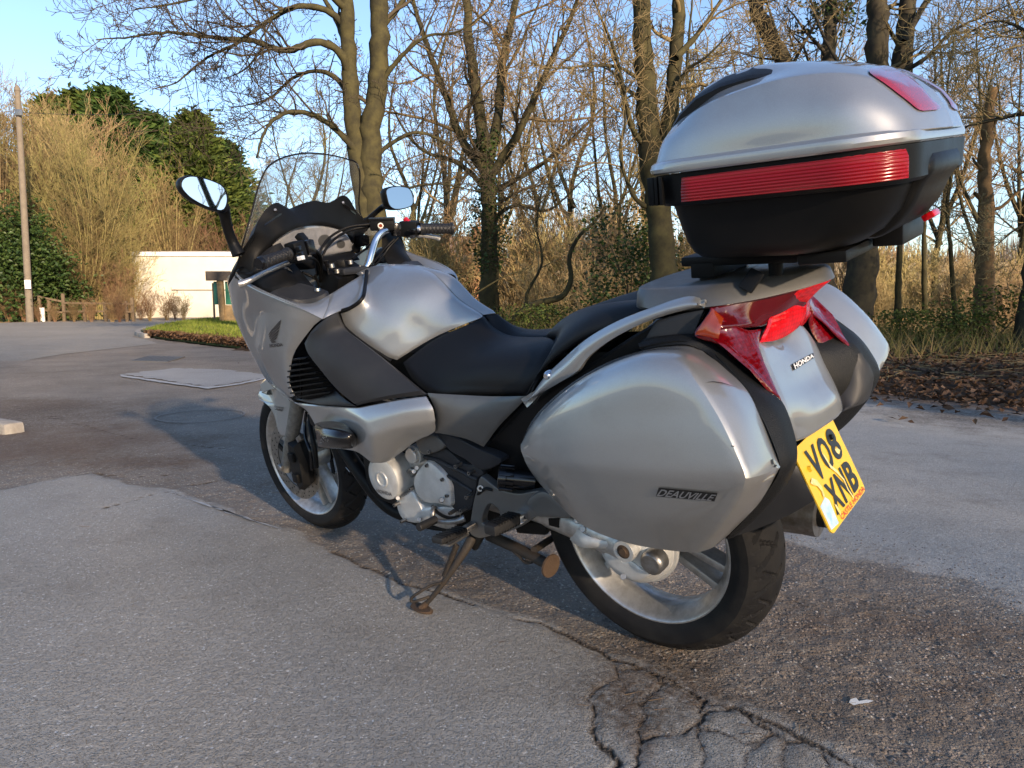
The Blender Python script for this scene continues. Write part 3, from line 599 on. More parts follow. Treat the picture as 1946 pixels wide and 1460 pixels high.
# ---- engine
def ctr(k, X, Y_, y): return tuple(on(k, X, Y_, y)[[0, 2]])
ac = ctr('G', 178, 362, .205)
eng = lathe('engine', [(0, .202), (.018, .203), (.020, .206), (.024, .206), (.026, .203), (.060, .203), (.066, .199), (.068, .19), (.068, .13), (.074, .128), (.074, .02)], ac, CASEAL, bike, 64)
lettering('lettering', 'HONDA', lambda s, t: np.array([ac[0] + .036 - .072 * s, .2045, ac[1] - .048 + .012 * t + .004 * 0]), STEEL, eng, .03)
lathe('engine_cap', [(0, .19), (.020, .19), (.023, .187), (.023, .176), (.028, .175), (.029, .10)], ctr('G', 392, 190, .19), CASEAL, eng, 40)
plate('clutch_cover', pts('G', Y([(515, 224), (575, 262), (645, 335), (688, 420), (697, 500), (694, 566), (600, 552), (520, 545), (470, 520), (424, 455), (408, 385), (425, 320), (465, 265)], .20)), CASEAL, eng, .10, .012, .004, n=60)
plate('gear_cover', pts('G', Y([(282, 520), (340, 485), (405, 450), (432, 485), (480, 555), (560, 565), (728, 580), (730, 640), (690, 655), (600, 668), (470, 692), (400, 690), (330, 665), (292, 600)], .185)), CASEAL, eng, .08, .012, .004, n=60)
plate('crankcase', pts('G', Y([(300, 180), (500, 180), (720, 330), (760, 640), (700, 740), (560, 720), (420, 660), (300, 520), (250, 300)], .14)), ALLOY, eng, -.14, .015)
bar('engine_block', (.50, 0, .36), (.98, 0, .40), .26, .26, BLACK, eng, bev=.02)
bar('cylinder_bank', (.60, 0, .50), (.92, 0, .56), .22, .22, BLACK, eng, bev=.02)
tube('cover_bolt', [on('G', 628, 515, .206), on('G', 628, 515, .212)], [.008, .006], STEEL, eng, 10)
for X, Y_ in ((440, 275), (300, 500), (460, 660), (420, 300)): tube('cover_bolt', [on('G', X, Y_, .18), on('G', X, Y_, .20)], [.006, .006], STEEL, eng, 8)
tube('breather_hose', pts('G', [(380, 300, .16), (410, 285, .18), (425, 305, .18), (405, 330, .15)]), .006, STEEL, eng, 8)
for a in range(0, 360, 60):
    w = rad(a + 20); tube('case_bolt', [(ac[0] + .072 * math.cos(w), .12, ac[1] + .072 * math.sin(w)), (ac[0] + .072 * math.cos(w), .137, ac[1] + .072 * math.sin(w))], [.0065, .006], STEEL, eng, 8)
for i in range(5):
    z = on('G', 600, 250 + i * 40, .1)[2]; bar('cooling_fin', (.62, 0, .60 + i * .012), (.90, 0, .63 + i * .012), .27, .005, ALLOY, eng, bev=.001)
for P, r in (([(345, 140, .12), (400, 110, .14), (450, 130, .15), (490, 175, .15)], .009), ([(700, 600, .15), (740, 660, .16), (760, 720, .15), (740, 770, .13)], .006), ([(900, 470, .20), (960, 430, .205), (1010, 440, .2)], .004), ([(560, 560, .19), (600, 610, .2), (690, 650, .2), (760, 640, .19)], .005), ([(300, 510, .15), (340, 590, .17), (420, 680, .16), (560, 720, .13), (700, 735, .12)], .008)):
    tube('engine_hose', pts('G', P), r, BLACK, eng, 8)
for X, Y_ in ((540, 245), (655, 350), (690, 470), (420, 420), (300, 540), (350, 665), (520, 688), (715, 600), (560, 140), (760, 250), (860, 300), (840, 480), (800, 580)):
    c0 = on('G', X, Y_, .19); tube('case_bolt', [c0 - [0, .015, 0], c0 + [0, .016, 0]], [.0062, .0055], STEEL, eng, 8); tube('bolt_socket', [c0 + [0, .016, 0], c0 + [0, .0165, 0]], [.003, .003], BLACK, eng, 6)
# radiator and inner frame: dark mass behind the fairing
bar('radiator', (1.10, 0, .52), (1.06, 0, .86), .40, .05, BLACK, bike, up=(1, 0, 0), bev=.01)
bar('frame_spine', (.98, 0, .70), (.10, 0, .62), .24, .20, BLACK, bike, bev=.03)
bar('steering_head', (1.19, 0, .72), (1.06, 0, 1.0), .14, .12, BLACK, bike, bev=.02, up=(1, 0, 0))
bar('subframe', (.30, 0, .72), (-.26, 0, .76), .22, .12, BLACK, bike, bev=.02)
# ---- foot controls
cutplate('footrest_hanger', pts('G', Y([(920, 338), (985, 385), (1052, 432), (1200, 468), (1390, 452), (1500, 550), (1598, 640), (1450, 650), (1335, 642), (1280, 680), (1215, 718), (1100, 762), (990, 785), (900, 802), (838, 762), (848, 640), (868, 520), (895, 420)], .20)),
         pts('G', Y([(930, 690), (950, 590), (985, 545), (1020, 555), (1065, 612), (1050, 655), (1000, 680), (960, 700)], .20)), GREYP, bike, .175, n=70)
hp = plate('hanger_arm', pts('G', Y([(1260, 540), (1390, 452), (1598, 640), (1450, 648), (1340, 642), (1290, 600)], .208)), GREYP, bike, .17, .008)
tube('hanger_bolt', [on('G', 918, 428, .20), on('G', 918, 428, .208)], [.0095, .008], STEEL, bike, 14)
tube('hanger_bolt', [on('G', 918, 428, .208), on('G', 918, 428, .2085)], [.0045, .0045], BLACK, bike, 6)
def peg(p0, p1, w, h, parent_name, n):
    o = bar(parent_name, p0, p1, w, h, GRIPR, bike, bev=.006)
    p0, p1 = np.array(p0), np.array(p1)
    for i in range(n):
        f = .12 + .8 * i / n; q = p0 + (p1 - p0) * f; dd = (p1 - p0) / np.linalg.norm(p1 - p0)
        bar('tread_rib', q - dd * .003, q + dd * .003, w * .98, h * 1.12, BLACK, o, bev=.001)
    return o
peg(on('G', 790, 735, .23), on('G', 590, 822, .335), .036, .018, 'footrest', 7)
bar('footrest_bracket', on('G', 880, 690, .20), on('G', 790, 745, .235), .022, .016, STEEL, bike)
bar('footrest_plate', on('G', 800, 765, .235), on('G', 650, 855, .325), .03, .006, STEEL, bike, bev=.001)
peg(on('G', 1190, 640, .225), on('G', 985, 745, .325), .036, .026, 'pillion_footrest', 8)
bar('pillion_footrest_bracket', on('G', 1245, 625, .20), on('G', 1180, 660, .235), .030, .024, CHROME, bike)
tube('gear_lever', pts('G', [(800, 650, .19), (740, 672, .205), (650, 678, .215), (575, 665, .22)]), [.010, .008, .007, .007], STEEL, bike, 10)
tube('gear_lever_link', pts('G', [(575, 570, .19), (562, 610, .205), (560, 650, .21)]), [.009, .008, .008], STEEL, bike, 10)
gl0, gl1 = on('G', 585, 660, .22), on('G', 455, 722, .285)
gq = [gl0 + (gl1 - gl0) * t for t in np.linspace(0, 1, 25)]
V, F = tubev(gq, [.0105 + .0014 * (i % 2) for i in range(25)], 14); mk('gear_lever_rubber', V, F, GRIPR, bike, angle=60)
# side stand
st = [on('G', 855, 800, .165), on('G', 810, 880, .19), on('G', 720, 1020, .225), on('G', 600, 1190, .262), on('G', 520, 1285, .282)]
stand = tube('side_stand', st, [.015, .0115, .0092, .008, .007], RUSTY, bike, 12)
foot = plate('stand_foot', [np.array(LE.T @ np.array(p)) for p in [(.640, .288, .016), (.628, .318, .016), (.585, .325, .016), (.560, .308, .016), (.585, .282, .016)]], RUSTF, stand, .0, .003, 0., 24, ax=2)
# sole flattened on to the ground
M_ = np.array([LE @ np.array(v.co) for v in foot.data.vertices]); M_[:, 2] = np.clip(M_[:, 2], .0005, .014)
for v, q in zip(foot.data.vertices, M_): v.co = LE.T @ q
tube('foot_stem', [st[-1], LE.T @ np.array([.60, .302, .012])], [.008, .010], RUSTF, stand, 10)
tube('stand_prong', pts('G', [(625, 1135, .262), (560, 1150, .275), (470, 1200, .30), (400, 1255, .315), (405, 1277, .315), (470, 1262, .30), (540, 1238, .275)]), .0045, RUSTY, stand, 8)
sp0, sp1 = on('G', 742, 850, .20), on('G', 650, 1085, .245); ax_ = (sp1 - sp0); Ls = np.linalg.norm(ax_); ax_ /= Ls; e1 = np.cross(ax_, (0, 1, 0)); e1 /= np.linalg.norm(e1); e2 = np.cross(ax_, e1)
hel = [sp0 + ax_ * Ls * t + .0075 * (e1 * math.cos(t * 2 * math.pi * 24) + e2 * math.sin(t * 2 * math.pi * 24)) for t in np.linspace(0, 1, 24 * 9)]
V, F = tubev(hel, .0018, 5); mk('stand_spring', V, F, RUSTY, stand)
bar('stand_bracket', on('G', 905, 760, .15), on('G', 850, 860, .165), .04, .02, BLACK, stand, up=(0, 1, 0))
# centre stand
cs = [on('G', 985, 780, .12), on('G', 1200, 880, .135), on('G', 1440, 1005, .15)]
cst = tube('centre_stand', cs, [.016, .0155, .0145], RUSTY, bike, 12)
cse = cs[-1]; csd = (cs[2] - cs[1]) / np.linalg.norm(cs[2] - cs[1])
tube('stand_foot', [cse - csd * .004, cse + csd * .002, cse + csd * .006], [.016, .032, .031], RUSTF, cst, 20)
tube('stand_brace', pts('G', [(1320, 890, .14), (1460, 800, .02)]), .010, RUSTY, cst, 10)
tube('stand_leg', [(p[0], -p[1], p[2]) for p in cs], [.016, .0155, .0145], RUSTY, cst, 12)
tube('stand_tang', pts('G', [(1120, 860, .14), (1200, 930, .15), (1260, 985, .155), (1310, 975, .155), (1260, 960, .155)]), .004, RUSTY, cst, 8)
bar('cross_tube', on('G', 1200, 700, .15), on('G', 1430, 715, .13), .035, .035, BLACK, bike, bev=.008)
# ---- swinging arm and final drive
tube('swinging_arm', [(.50, .10, .37), (.35, .11, .37), (.22, .112, .362), (.10, .112, .345), (.0, .11, .325)], [.045, .045, .042, .045, .05], ALLOY, bike, 18)
tube('swinging_arm_shaft', [(.50, -.10, .37), (.22, -.11, .36), (0, -.10, .325)], [.04, .035, .035], BLACK, bike, 14)
plate('information_label', pts('F', Y([(150, 95), (220, 95), (222, 158), (155, 140)], .158)), BLACK, bike, .15, .001, sharp=True)
fd = lathe('final_drive', [(0, .150), (.045, .150), (.060, .146), (.075, .134), (.088, .118), (.096, .10), (.098, .085), (.104, .083), (.104, .07), (.06, .065)], RW, CASEAL, bike, 60)
dc = ctr('F', 855, 402, .160)
lathe('filler_cap', [(0, .166), (.022, .166), (.027, .162), (.029, .156), (.029, .13)], dc, STEEL, fd, 40)
plate('drive_cover', pts('F', Y([(525, 335), (600, 325), (650, 375), (720, 385), (790, 440), (850, 470), (800, 515), (720, 520), (640, 475), (560, 420)], .155)), CASEAL, fd, .08, .008)
arm = coons(pts('F', [(320, 110, .15), (430, 180, .155), (520, 220, .155), (620, 250, .15)]), pts('F', [(275, 240, .14), (380, 300, .15), (500, 300, .15), (640, 330, .145)]), pts('F', [(320, 110, .15), (275, 240, .14)]), pts('F', [(620, 250, .15), (640, 330, .145)]), 16, 8, .018)
sheet('swinging_arm_end', arm, CASEAL, bike, .03)
bc = ctr('F', 672, 315, .175)
lathe('shock_mount_sleeve', [(.017, .18), (.026, .18), (.027, .176), (.027, .12)], bc, CASEAL, fd, 32)
lathe('shock_mount_bolt', [(0, .184), (.009, .184), (.010, .181), (.017, .179), (.019, .174), (.019, .15)], bc, RUSTF, fd, 12)
for X, Y_ in ((345, 105), (385, 165), (665, 490)): tube('drive_bolt', [on('F', X, Y_, .15), on('F', X, Y_, .16)], [.008, .007], STEEL, fd, 10)
# preload adjuster knob
k0, k1 = on('G', 1050, 345, .215), on('G', 1330, 370, .16)
kn = [k0 + (k1 - k0) * t for t in np.linspace(0, 1, 4)]
V, F = tubev([k0, k0 + (k1 - k0) * .02, k0 + (k1 - k0) * .22, k0 + (k1 - k0) * .24, k1], [.025, .029, .029, .024, .024], 22); kb = mk('preload_knob', V, F, GLOSSB, bike, angle=30)
for i in range(9):
    w = i * 2 * math.pi / 9; d1 = (k1 - k0) / np.linalg.norm(k1 - k0); q1 = np.cross(d1, (0, 0, 1)); q1 /= np.linalg.norm(q1); q2 = np.cross(d1, q1); c_ = k0 + .030 * (q1 * math.cos(w) + q2 * math.sin(w))
    bar('knob_rib', c_ + d1 * .004, c_ + d1 * .04, .009, .006, GLOSSB, kb, up=(c_ - k0), bev=.0015)
plate('splash_guard', pts('G', Y([(950, 330), (1080, 210), (1240, 200), (1400, 445), (1290, 470), (1130, 460), (1030, 420)], .15)), BLACK, bike, -.1, .01)
# ---- fairing
FR = [
 [('A', 918, 1088, .272), ('A', 800, 1027, .300), ('A', 650, 964, .318), ('A', 520, 908, .322), ('A', 425, 856, .318), ('A', 374, 818, .308)],
 [('K', 575, 272, .280), ('K', 470, 225, .300), ('K', 350, 185, .310), ('K', 240, 160, .305), ('K', 160, 148, .295), ('K', 122, 172, .278)],
 [('K', 480, 392, .287), ('K', 400, 365, .300), ('K', 300, 345, .300), ('K', 200, 335, .288), ('K', 125, 332, .268), ('K', 92, 342, .25)],
 [('K', 402, 512, .288), ('K', 345, 505, .296), ('K', 270, 500, .288), ('K', 190, 492, .27), ('K', 120, 482, .25), ('K', 86, 480, .23)],
 [('K', 366, 640, .284), ('K', 325, 640, .282), ('K', 270, 640, .268), ('K', 215, 640, .25), ('K', 175, 640, .232), ('K', 150, 645, .212)],
 [('K', 357, 775, .278), ('K', 332, 772, .270), ('K', 302, 770, .258), ('K', 278, 772, .245), ('K', 258, 778, .23), ('K', 238, 785, .21)],
 [('K', 398, 880, .272), ('K', 380, 890, .262), ('K', 364, 892, .252), ('K', 350, 890, .242), ('K', 338, 884, .23), ('K', 326, 872, .21)]]
nose = [[(1.46, .18, 1.0), (1.54, 0, .99)], [(1.50, .17, .88), (1.60, 0, .88)], [(1.50, .15, .78), (1.60, 0, .78)], [(1.49, .13, .70), (1.57, 0, .70)], [(1.45, .12, .62), (1.50, 0, .62)], [(1.37, .11, .57), (1.40, 0, .57)], [(1.28, .11, .545), (1.29, 0, .545)]]
FG = grid([np.array([on(k, X, Y_, y) for k, X, Y_, y in r] + [np.array(p) for p in q]) for r, q in zip(FR, nose)], 6, 7, rc=(1,))
fair, fair2 = sheet('fairing', FG, SILVER, bike, .005, out=(.4, 1, 0), mirror=True, angle=40, label='silver side fairing with black wing emblem')
# winged emblem and lettering
wing = [[(297, 218), (285, 262), (262, 290), (215, 318), (192, 352), (188, 342), (212, 305), (252, 262), (278, 232)],
        [(285, 270), (278, 296), (250, 322), (212, 348), (195, 372), (192, 360), (214, 325), (258, 296)],
        [(279, 302), (272, 326), (246, 350), (215, 372), (202, 392), (197, 378), (214, 352), (248, 328)],
        [(271, 332), (264, 354), (240, 374), (216, 392), (208, 408), (202, 396), (216, 376), (246, 354)],
        [(263, 360), (256, 380), (236, 396), (222, 410), (216, 416), (208, 412), (220, 394), (242, 378)],
        [(236, 400), (258, 412), (222, 420), (214, 416)]]
for w in wing: decal('wing_emblem', 'K', w, fair.name, DECAL, fair, .0015)
lettering('lettering', 'HONDA', quadpx('K', [(194, 426), (306, 418), (312, 446), (200, 460)], fair.name, .0015), DECAL, fair, .03)
# lower cowl
CRr = [[(262, 338, .262), (400, 350, .275), (575, 357, .298), (700, 333, .287), (820, 312, .272), (926, 300, .25)],
       [(320, 375, .25), (450, 388, .275), (606, 422, .322), (730, 395, .31), (845, 372, .288), (960, 362, .258)],
       [(350, 420, .24), (490, 435, .27), (645, 505, .333), (745, 472, .315), (855, 450, .288), (973, 428, .256)],
       [(365, 450, .235), (540, 505, .265), (649, 575, .312), (740, 545, .29), (840, 512, .262), (969, 486, .238)],
       [(400, 560, .225), (575, 585, .25), (652, 641, .275), (722, 640, .252), (790, 600, .238), (882, 515, .222)]]
cowl, cowl2 = sheet('lower_cowl', grid([pts('B', r) for r in CRr], 8, 8, rc=(2,), cc=(2,), relax=5), SILVER, bike, .005, mirror=True, angle=30)
# dark side panel, filler, intake
dp = coons(pts('K', [(485, 402, .293), (540, 316, .292), (650, 232, .28), (785, 170, .25)]), pts('K', [(935, 968, .302), (1100, 928, .292), (1300, 892, .272), (1548, 858, .245)]),
           pts('K', [(485, 402, .293), (512, 500, .305), (620, 650, .312), (770, 830, .31), (935, 968, .302)]), pts('K', [(785, 170, .25), (835, 275, .237), (960, 375, .232), (1130, 505, .228), (1330, 670, .226), (1548, 858, .23)]), 36, 26, .008)
sheet('knee_panel', dp, DGREY, bike, .012, mirror=True, label='scuffed dark grey plastic knee panel')
fil = coons(pts('K', [(440, 900, .268), (520, 905, .268), (640, 880, .27), (748, 832, .274)]), pts('K', [(395, 905, .268), (620, 955, .28), (800, 965, .292), (932, 972, .30)]), pts('K', [(440, 900, .268), (395, 905, .268)]), pts('K', [(748, 832, .274), (850, 920, .292), (932, 972, .30)]), 14, 8)
sheet('intake_sill', fil, DGREY, bike, .006, mirror=True)
gr1, gr1b = plate('intake_grille', pts('K', Y([(470, 395), (560, 560), (660, 700), (760, 840), (660, 895), (500, 925), (420, 905), (375, 830), (355, 720), (365, 620), (405, 505)], .245)), BLACK, bike, .20, .004, mirror=True)
for (a, b), (c, d) in (((415, 560), (535, 545)), ((385, 612), (562, 585)), ((374, 660), (592, 628)), ((370, 708), (622, 670)), ((371, 756), (652, 712)), ((378, 803), (684, 755)), ((396, 848), (716, 800)), ((440, 885), (742, 838))):
    p0, p1 = on('K', a, b, .272), on('K', c, d, .276)
    bar('slat', p0, p1, .022, .0045, BLACK, gr1, bev=.0008)
    bar('slat', p0 * [1, -1, 1], p1 * [1, -1, 1], .022, .0045, BLACK, gr1b, bev=.0008)
bar('grille_post', on('K', 458, 560, .262), on('K', 468, 900, .262), .004, .004, BLACK, gr1, up=(0, 1, 0), bev=.0005)
# protector on the cowl
bb = grid([pts('H', r) for r in ([(585, 480, .27), (680, 478, .285), (800, 490, .29), (905, 525, .285), (972, 595, .27)], [(590, 540, .30), (670, 535, .325), (800, 550, .332), (900, 575, .318), (972, 600, .275)], [(605, 620, .315), (650, 600, .338), (790, 620, .345), (890, 640, .325), (965, 620, .275)], [(612, 672, .31), (650, 680, .325), (780, 690, .328), (900, 690, .305), (940, 670, .275)], [(620, 690, .28), (650, 695, .28), (780, 692, .28), (900, 692, .275), (930, 685, .265)])], 7, 7)
bob, bob2 = sheet('fairing_protector', bb, GLOSSB, bike, .006, mirror=True, skirt=.24, label='scuffed black fairing protector')
rs = random.Random(4)
for i in range(26):
    X, Y_ = 655 + rs.gauss(0, 20), 615 + rs.gauss(0, 24); s = rs.uniform(3, 8)
    if 615 < X < 720 and 570 < Y_ < 670: decal('scuff', 'H', [(X + s * rs.uniform(.5, 1) * math.cos(a), Y_ + s * rs.uniform(.4, 1) * math.sin(a)) for a in np.linspace(0, 6.28, 7)[:-1]], bob.name, STEEL, bob, .001)
# ---- cockpit
fc = coons(pts('A', [(958, 936, .20), (1050, 880, .145), (1120, 838, .09), (1188, 797, .02)]), pts('A', [(918, 1086, .272), (1000, 1045, .235), (1080, 1010, .205), (1152, 970, .185)]), pts('A', [(958, 936, .20), (950, 1000, .235), (918, 1086, .272)]), pts('A', [(1188, 797, .02), (1178, 870, .11), (1152, 970, .185)]), 18, 12)
sheet('tank_front_cover', fc, SILVER, bike, .005, out=(0, 1, 1), mirror=True, angle=50)
sh_ = coons(pts('A', [(378, 806, .312), (480, 872, .30), (590, 932, .285), (720, 985, .26), (840, 995, .24), (958, 936, .20)]), pts('A', [(374, 818, .310), (425, 856, .32), (520, 908, .324), (650, 964, .32), (800, 1027, .302), (918, 1087, .274)]), pts('A', [(378, 806, .312), (374, 818, .31)]), pts('A', [(958, 936, .20), (950, 1000, .235), (918, 1087, .274)]), 30, 10)
sheet('fairing_shelf', sh_, SILVER, bike, .005, out=(0, .5, 1), mirror=True, angle=50)
gb = coons(pts('A', [(588, 930, .295), (660, 900, .255), (745, 874, .215), (800, 886, .19)]), pts('A', [(735, 985, .27), (810, 996, .245), (900, 982, .215), (952, 950, .19)]), pts('A', [(588, 930, .295), (650, 962, .288), (735, 985, .27)]), pts('A', [(800, 886, .19), (900, 908, .178), (950, 922, .178), (952, 950, .19)]), 18, 12)
gb[..., 2] += .006; gbo, _ = sheet('glovebox_lid', gb, DGREY, bike, .012, out=(0, 0, 1), mirror=True)
kl = on('A', 890, 926, .195); tube('lid_lock', [kl + [0, 0, .004], kl + [0, 0, .012]], [.011, .010], CHROME, gbo, 16)
HO = pts('A', [(372, 812, .318), (400, 722, .315), (490, 568, .28), (520, 488, .25), (570, 414, .215), (632, 373, .175), (700, 413, .12), (780, 384, .06), (870, 361, 0), (955, 374, -.06), (1040, 330, -.13), (1078, 346, -.165), (1130, 430, -.20), (1182, 487, -.235), (1215, 506, -.26)])
HI = pts('A', [(480, 800, .30), (520, 715, .275), (590, 650, .235), (640, 600, .205), (700, 560, .17), (755, 532, .13), (810, 516, .09), (850, 511, .045), (900, 510, 0), (960, 518, -.045), (1020, 538, -.09), (1070, 572, -.125), (1105, 625, -.155), (1112, 672, -.175), (1150, 700, -.20)])
HM = (HO * .55 + HI * .45); HM[:, 2] += .018; HF = HO + np.array([.06, 0, -.035])
hood = sheet('dash_cowl', grid([HF, HO, HM, HI], 5, 6, rc=(1,)), BLACK, bike, .006, out=(-.5, 0, 1), angle=45)
for q in ([(560, 505), (655, 440), (668, 446), (556, 520)], [(1040, 392), (1052, 385), (1122, 440), (1118, 448)]): decal('cowl_vent', 'A', q, hood.name, GLOSSB, hood, .002)
for X, Y_ in ((628, 424), (1045, 378)):
    c0 = cast('A', X, Y_, hood.name, 0)
    if c0 is not None: tube('cowl_screw', [c0, c0 + np.array([-.006, .004, .003])], [.005, .004], STEEL, hood, 10)
ipg = coons(pts('A', [(630, 640, .20), (690, 560, .17), (785, 515, .10), (900, 500, 0), (1005, 520, -.075), (1085, 570, -.125), (1118, 640, -.155)]), pts('A', [(690, 740, .16), (800, 732, .08), (905, 716, 0), (1000, 700, -.075), (1120, 675, -.165)]), pts('A', [(630, 640, .20), (690, 740, .16)]), pts('A', [(1118, 640, -.155), (1120, 675, -.165)]), 24, 12)
ipg[..., 0] += .012; ipo = sheet('instrument_panel', ipg, GLASSI, bike, .01, out=(-1, 0, .5), angle=60)
for X, Y_, r in ((800, 640, 30), (930, 610, 40), (1030, 630, 26)):
    decal('gauge_face', 'A', [(X + r * math.cos(a), Y_ + r * math.sin(a)) for a in np.linspace(0, 6.283, 25)[:-1]], ipo.name, GREYP, ipo, .001)
bk_ = np.mean(ipg.reshape(-1, 3), axis=0) + (ipg - np.mean(ipg.reshape(-1, 3), axis=0)) * 1.25 + np.array([.035, 0, .0]); sheet('dash_back', bk_, BLACK, bike, .006, out=(-1, 0, .3))
sheet('cockpit_filler', coons(pts('A', [(378, 785, .305), (430, 742, .30), (520, 700, .285)]), pts('A', [(380, 822, .312), (440, 860, .312), (530, 900, .295)]), pts('A', [(378, 785, .305), (380, 822, .312)]), pts('A', [(520, 700, .285), (530, 900, .295)]), 10, 8) + np.array([.012, 0, -.006]), BLACK, bike, .006, out=(-.5, 0, 1), mirror=True)
lo = coons(pts('A', [(690, 732, .16), (800, 724, .08), (905, 708, 0), (1000, 692, -.075), (1112, 670, -.165)]), pts('A', [(700, 800, .13), (820, 790, .07), (920, 770, 0), (1020, 750, -.07), (1150, 720, -.17)]), pts('A', [(690, 732, .16), (700, 800, .13)]), pts('A', [(1112, 670, -.165), (1150, 720, -.17)]), 14, 6)
sheet('dash_lower', lo, BLACK, bike, .006, out=(-1, 0, .3))
# inner side walls of the cockpit
iw = coons(pts('A', [(392, 800, .31), (480, 800, .30), (520, 715, .275), (590, 650, .235), (660, 620, .20)]), pts('A', [(385, 812, .312), (500, 884, .295), (590, 930, .285), (760, 880, .22), (880, 900, .15)]), pts('A', [(392, 800, .31), (385, 812, .312)]), pts('A', [(660, 620, .20), (760, 760, .17), (880, 900, .15)]), 16, 12)
sheet('cockpit_side', iw, BLACK, bike, .006, out=(-1, .0, .5), mirror=True)
fl_ = coons(pts('A', [(700, 800, .13), (920, 770, 0), (1150, 720, -.17)]), pts('A', [(880, 900, .17), (980, 900, .02), (1180, 800, -.08)]), pts('A', [(700, 800, .13), (880, 900, .17)]), pts('A', [(1150, 720, -.17), (1180, 800, -.08)]), 10, 8)
fl_[..., 2] -= .05; sheet('cockpit_floor', fl_, BLACK, bike, .01, out=(0, 0, 1))
spL = pts('A', [(568, 828, .262), (630, 786, .235), (690, 755, .21), (735, 790, .195), (752, 848, .20), (680, 868, .225), (590, 884, .255)])
pl_ = plate('speaker_surround', cr(spL + np.array([-.004, 0, 0]), 30, closed=True) , BLACK, bike, float(spL[:, 0].mean()) + .05, .006, ax=0, sharp=True)
c_ = spL.mean(0); plate('speaker_mesh', c_ + (spL - c_) * .8 + np.array([-.009, 0, 0]), SPKR, pl_, float(spL[:, 0].mean()) + .03, .002, ax=0, n=30)
spR = pts('A', [(1260, 712, -.19), (1300, 672, -.22), (1345, 650, -.245), (1358, 700, -.245), (1355, 728, -.24), (1270, 745, -.19)])
pr_ = plate('speaker_surround', spR, BLACK, bike, float(spR[:, 0].mean()) + .05, .006, ax=0); c_ = spR.mean(0)
plate('speaker_mesh', c_ + (spR - c_) * .82 + np.array([-.008, 0, 0]), SPKR, pr_, float(spR[:, 0].mean()) + .03, .002, ax=0, n=30)
vR = pts('A', [(1148, 585, -.185), (1200, 575, -.205), (1205, 632, -.205), (1155, 640, -.185)])
vo = plate('dash_vent', vR, BLACK, bike, float(vR[:, 0].mean()) + .04, .003, ax=0, n=24)
for i in range(5):
    Y_ = 588 + i * 10; bar('vent_rib', on('A', 1155, Y_ + 2, -.187) - [.006, 0, 0], on('A', 1200, Y_ - 3, -.204) - [.006, 0, 0], .004, .002, GLOSSB, vo, bev=0)
# ---- screen
wl = pts('A', [(560, 182, .19), (520, 285, .222), (480, 440, .262), (440, 580, .295), (405, 705, .315)]); wr = pts('A', [(1143, 155, -.19), (1148, 262, -.218), (1143, 400, -.25), (1172, 480, -.28)])
wr = np.vstack([wr, [[wl[-1][0], -wl[-1][1], wl[-1][2] - .02]]])
wt = pts('A', [(560, 182, .19), (590, 145, .17), (645, 110, .135), (750, 77, .065), (860, 69, 0), (1000, 88, -.09), (1095, 115, -.16), (1130, 130, -.18), (1143, 155, -.19)])
wb = np.array([wl[-1], (1.27, .22, wl[-1][2] + .0), (1.33, 0, wl[-1][2] + .0), (1.27, -.22, wl[-1][2] + .0), wr[-1]])
WG = coons(wt, wb, wl, wr, 34, 30); WG[..., 0] += .03 * (np.sin(np.pi * np.linspace(0, 1, 34))[None, :] * np.sin(np.pi * np.linspace(0, 1, 30) * .5)[:, None])
ws = sheet('windscreen', WG, SCREEN, bike, .004, out=(1, 0, .3), lip=0, angle=60)
tube('screen_edge', np.vstack([WG[::-1, 0], WG[0, 1:], WG[1:22, -1]])[::3], .0028, BLACK, ws, 6)
# ---- mirrors
def mirror(ol, x0, tilt, stem, stem_r):
    P = np.array([on('A', X, Y_, x0, ax=0) for X, Y_ in ol]); c = P.mean(0)
    P[:, 0] += (P[:, 1] - c[1]) * tilt[0] + (P[:, 2] - c[2]) * tilt[1]; C = cr(P, 40, closed=True); c = C.mean(0)
    rings = []
    for f, dx in ((.93, -.001), (.97, -.004), (1.0, -.003), (1.03, .006), (1.02, .02), (.9, .035), (.6, .047), (.2, .052)): q = c + (C - c) * f; q[:, 0] += dx; rings.append(q)
    sh = loft('mirror', rings, BLACK, bike, 40)
    g = c + (C - c) * .93; g[:, 0] -= .0022; V = [c + np.array([-.0022, 0, 0])] + list(g)
    mk('mirror_glass', V, [(0, 1 + i, 1 + (i + 1) % 40) for i in range(40)], MIRROR, sh, smooth=False)
    tube('mirror_stem', stem(c), stem_r, BLACK, sh, 12)
mirror([(45, 268), (56, 225), (95, 207), (155, 213), (240, 240), (300, 275), (324, 330), (322, 390), (300, 426), (250, 420), (170, 386), (90, 332)], 1.05, (.10, .045),
       lambda c: [on('A', 300, 405, 1.08, ax=0), on('A', 315, 450, .345), on('A', 335, 540, .335), on('A', 365, 620, .325), on('A', 402, 695, .32)], [.020, .015, .014, .015, .02])
mirror([(1293, 300), (1330, 278), (1430, 275), (1468, 288), (1488, 335), (1486, 382), (1450, 404), (1345, 416), (1312, 392), (1298, 345)], 1.12, (-.15, .03),
       lambda c: [on('A', 1330, 390, 1.14, ax=0), on('A', 1290, 400, -.30), on('A', 1240, 440, -.285), on('A', 1190, 488, -.27), on('A', 1170, 510, -.26)], [.018, .010, .009, .010, .012])
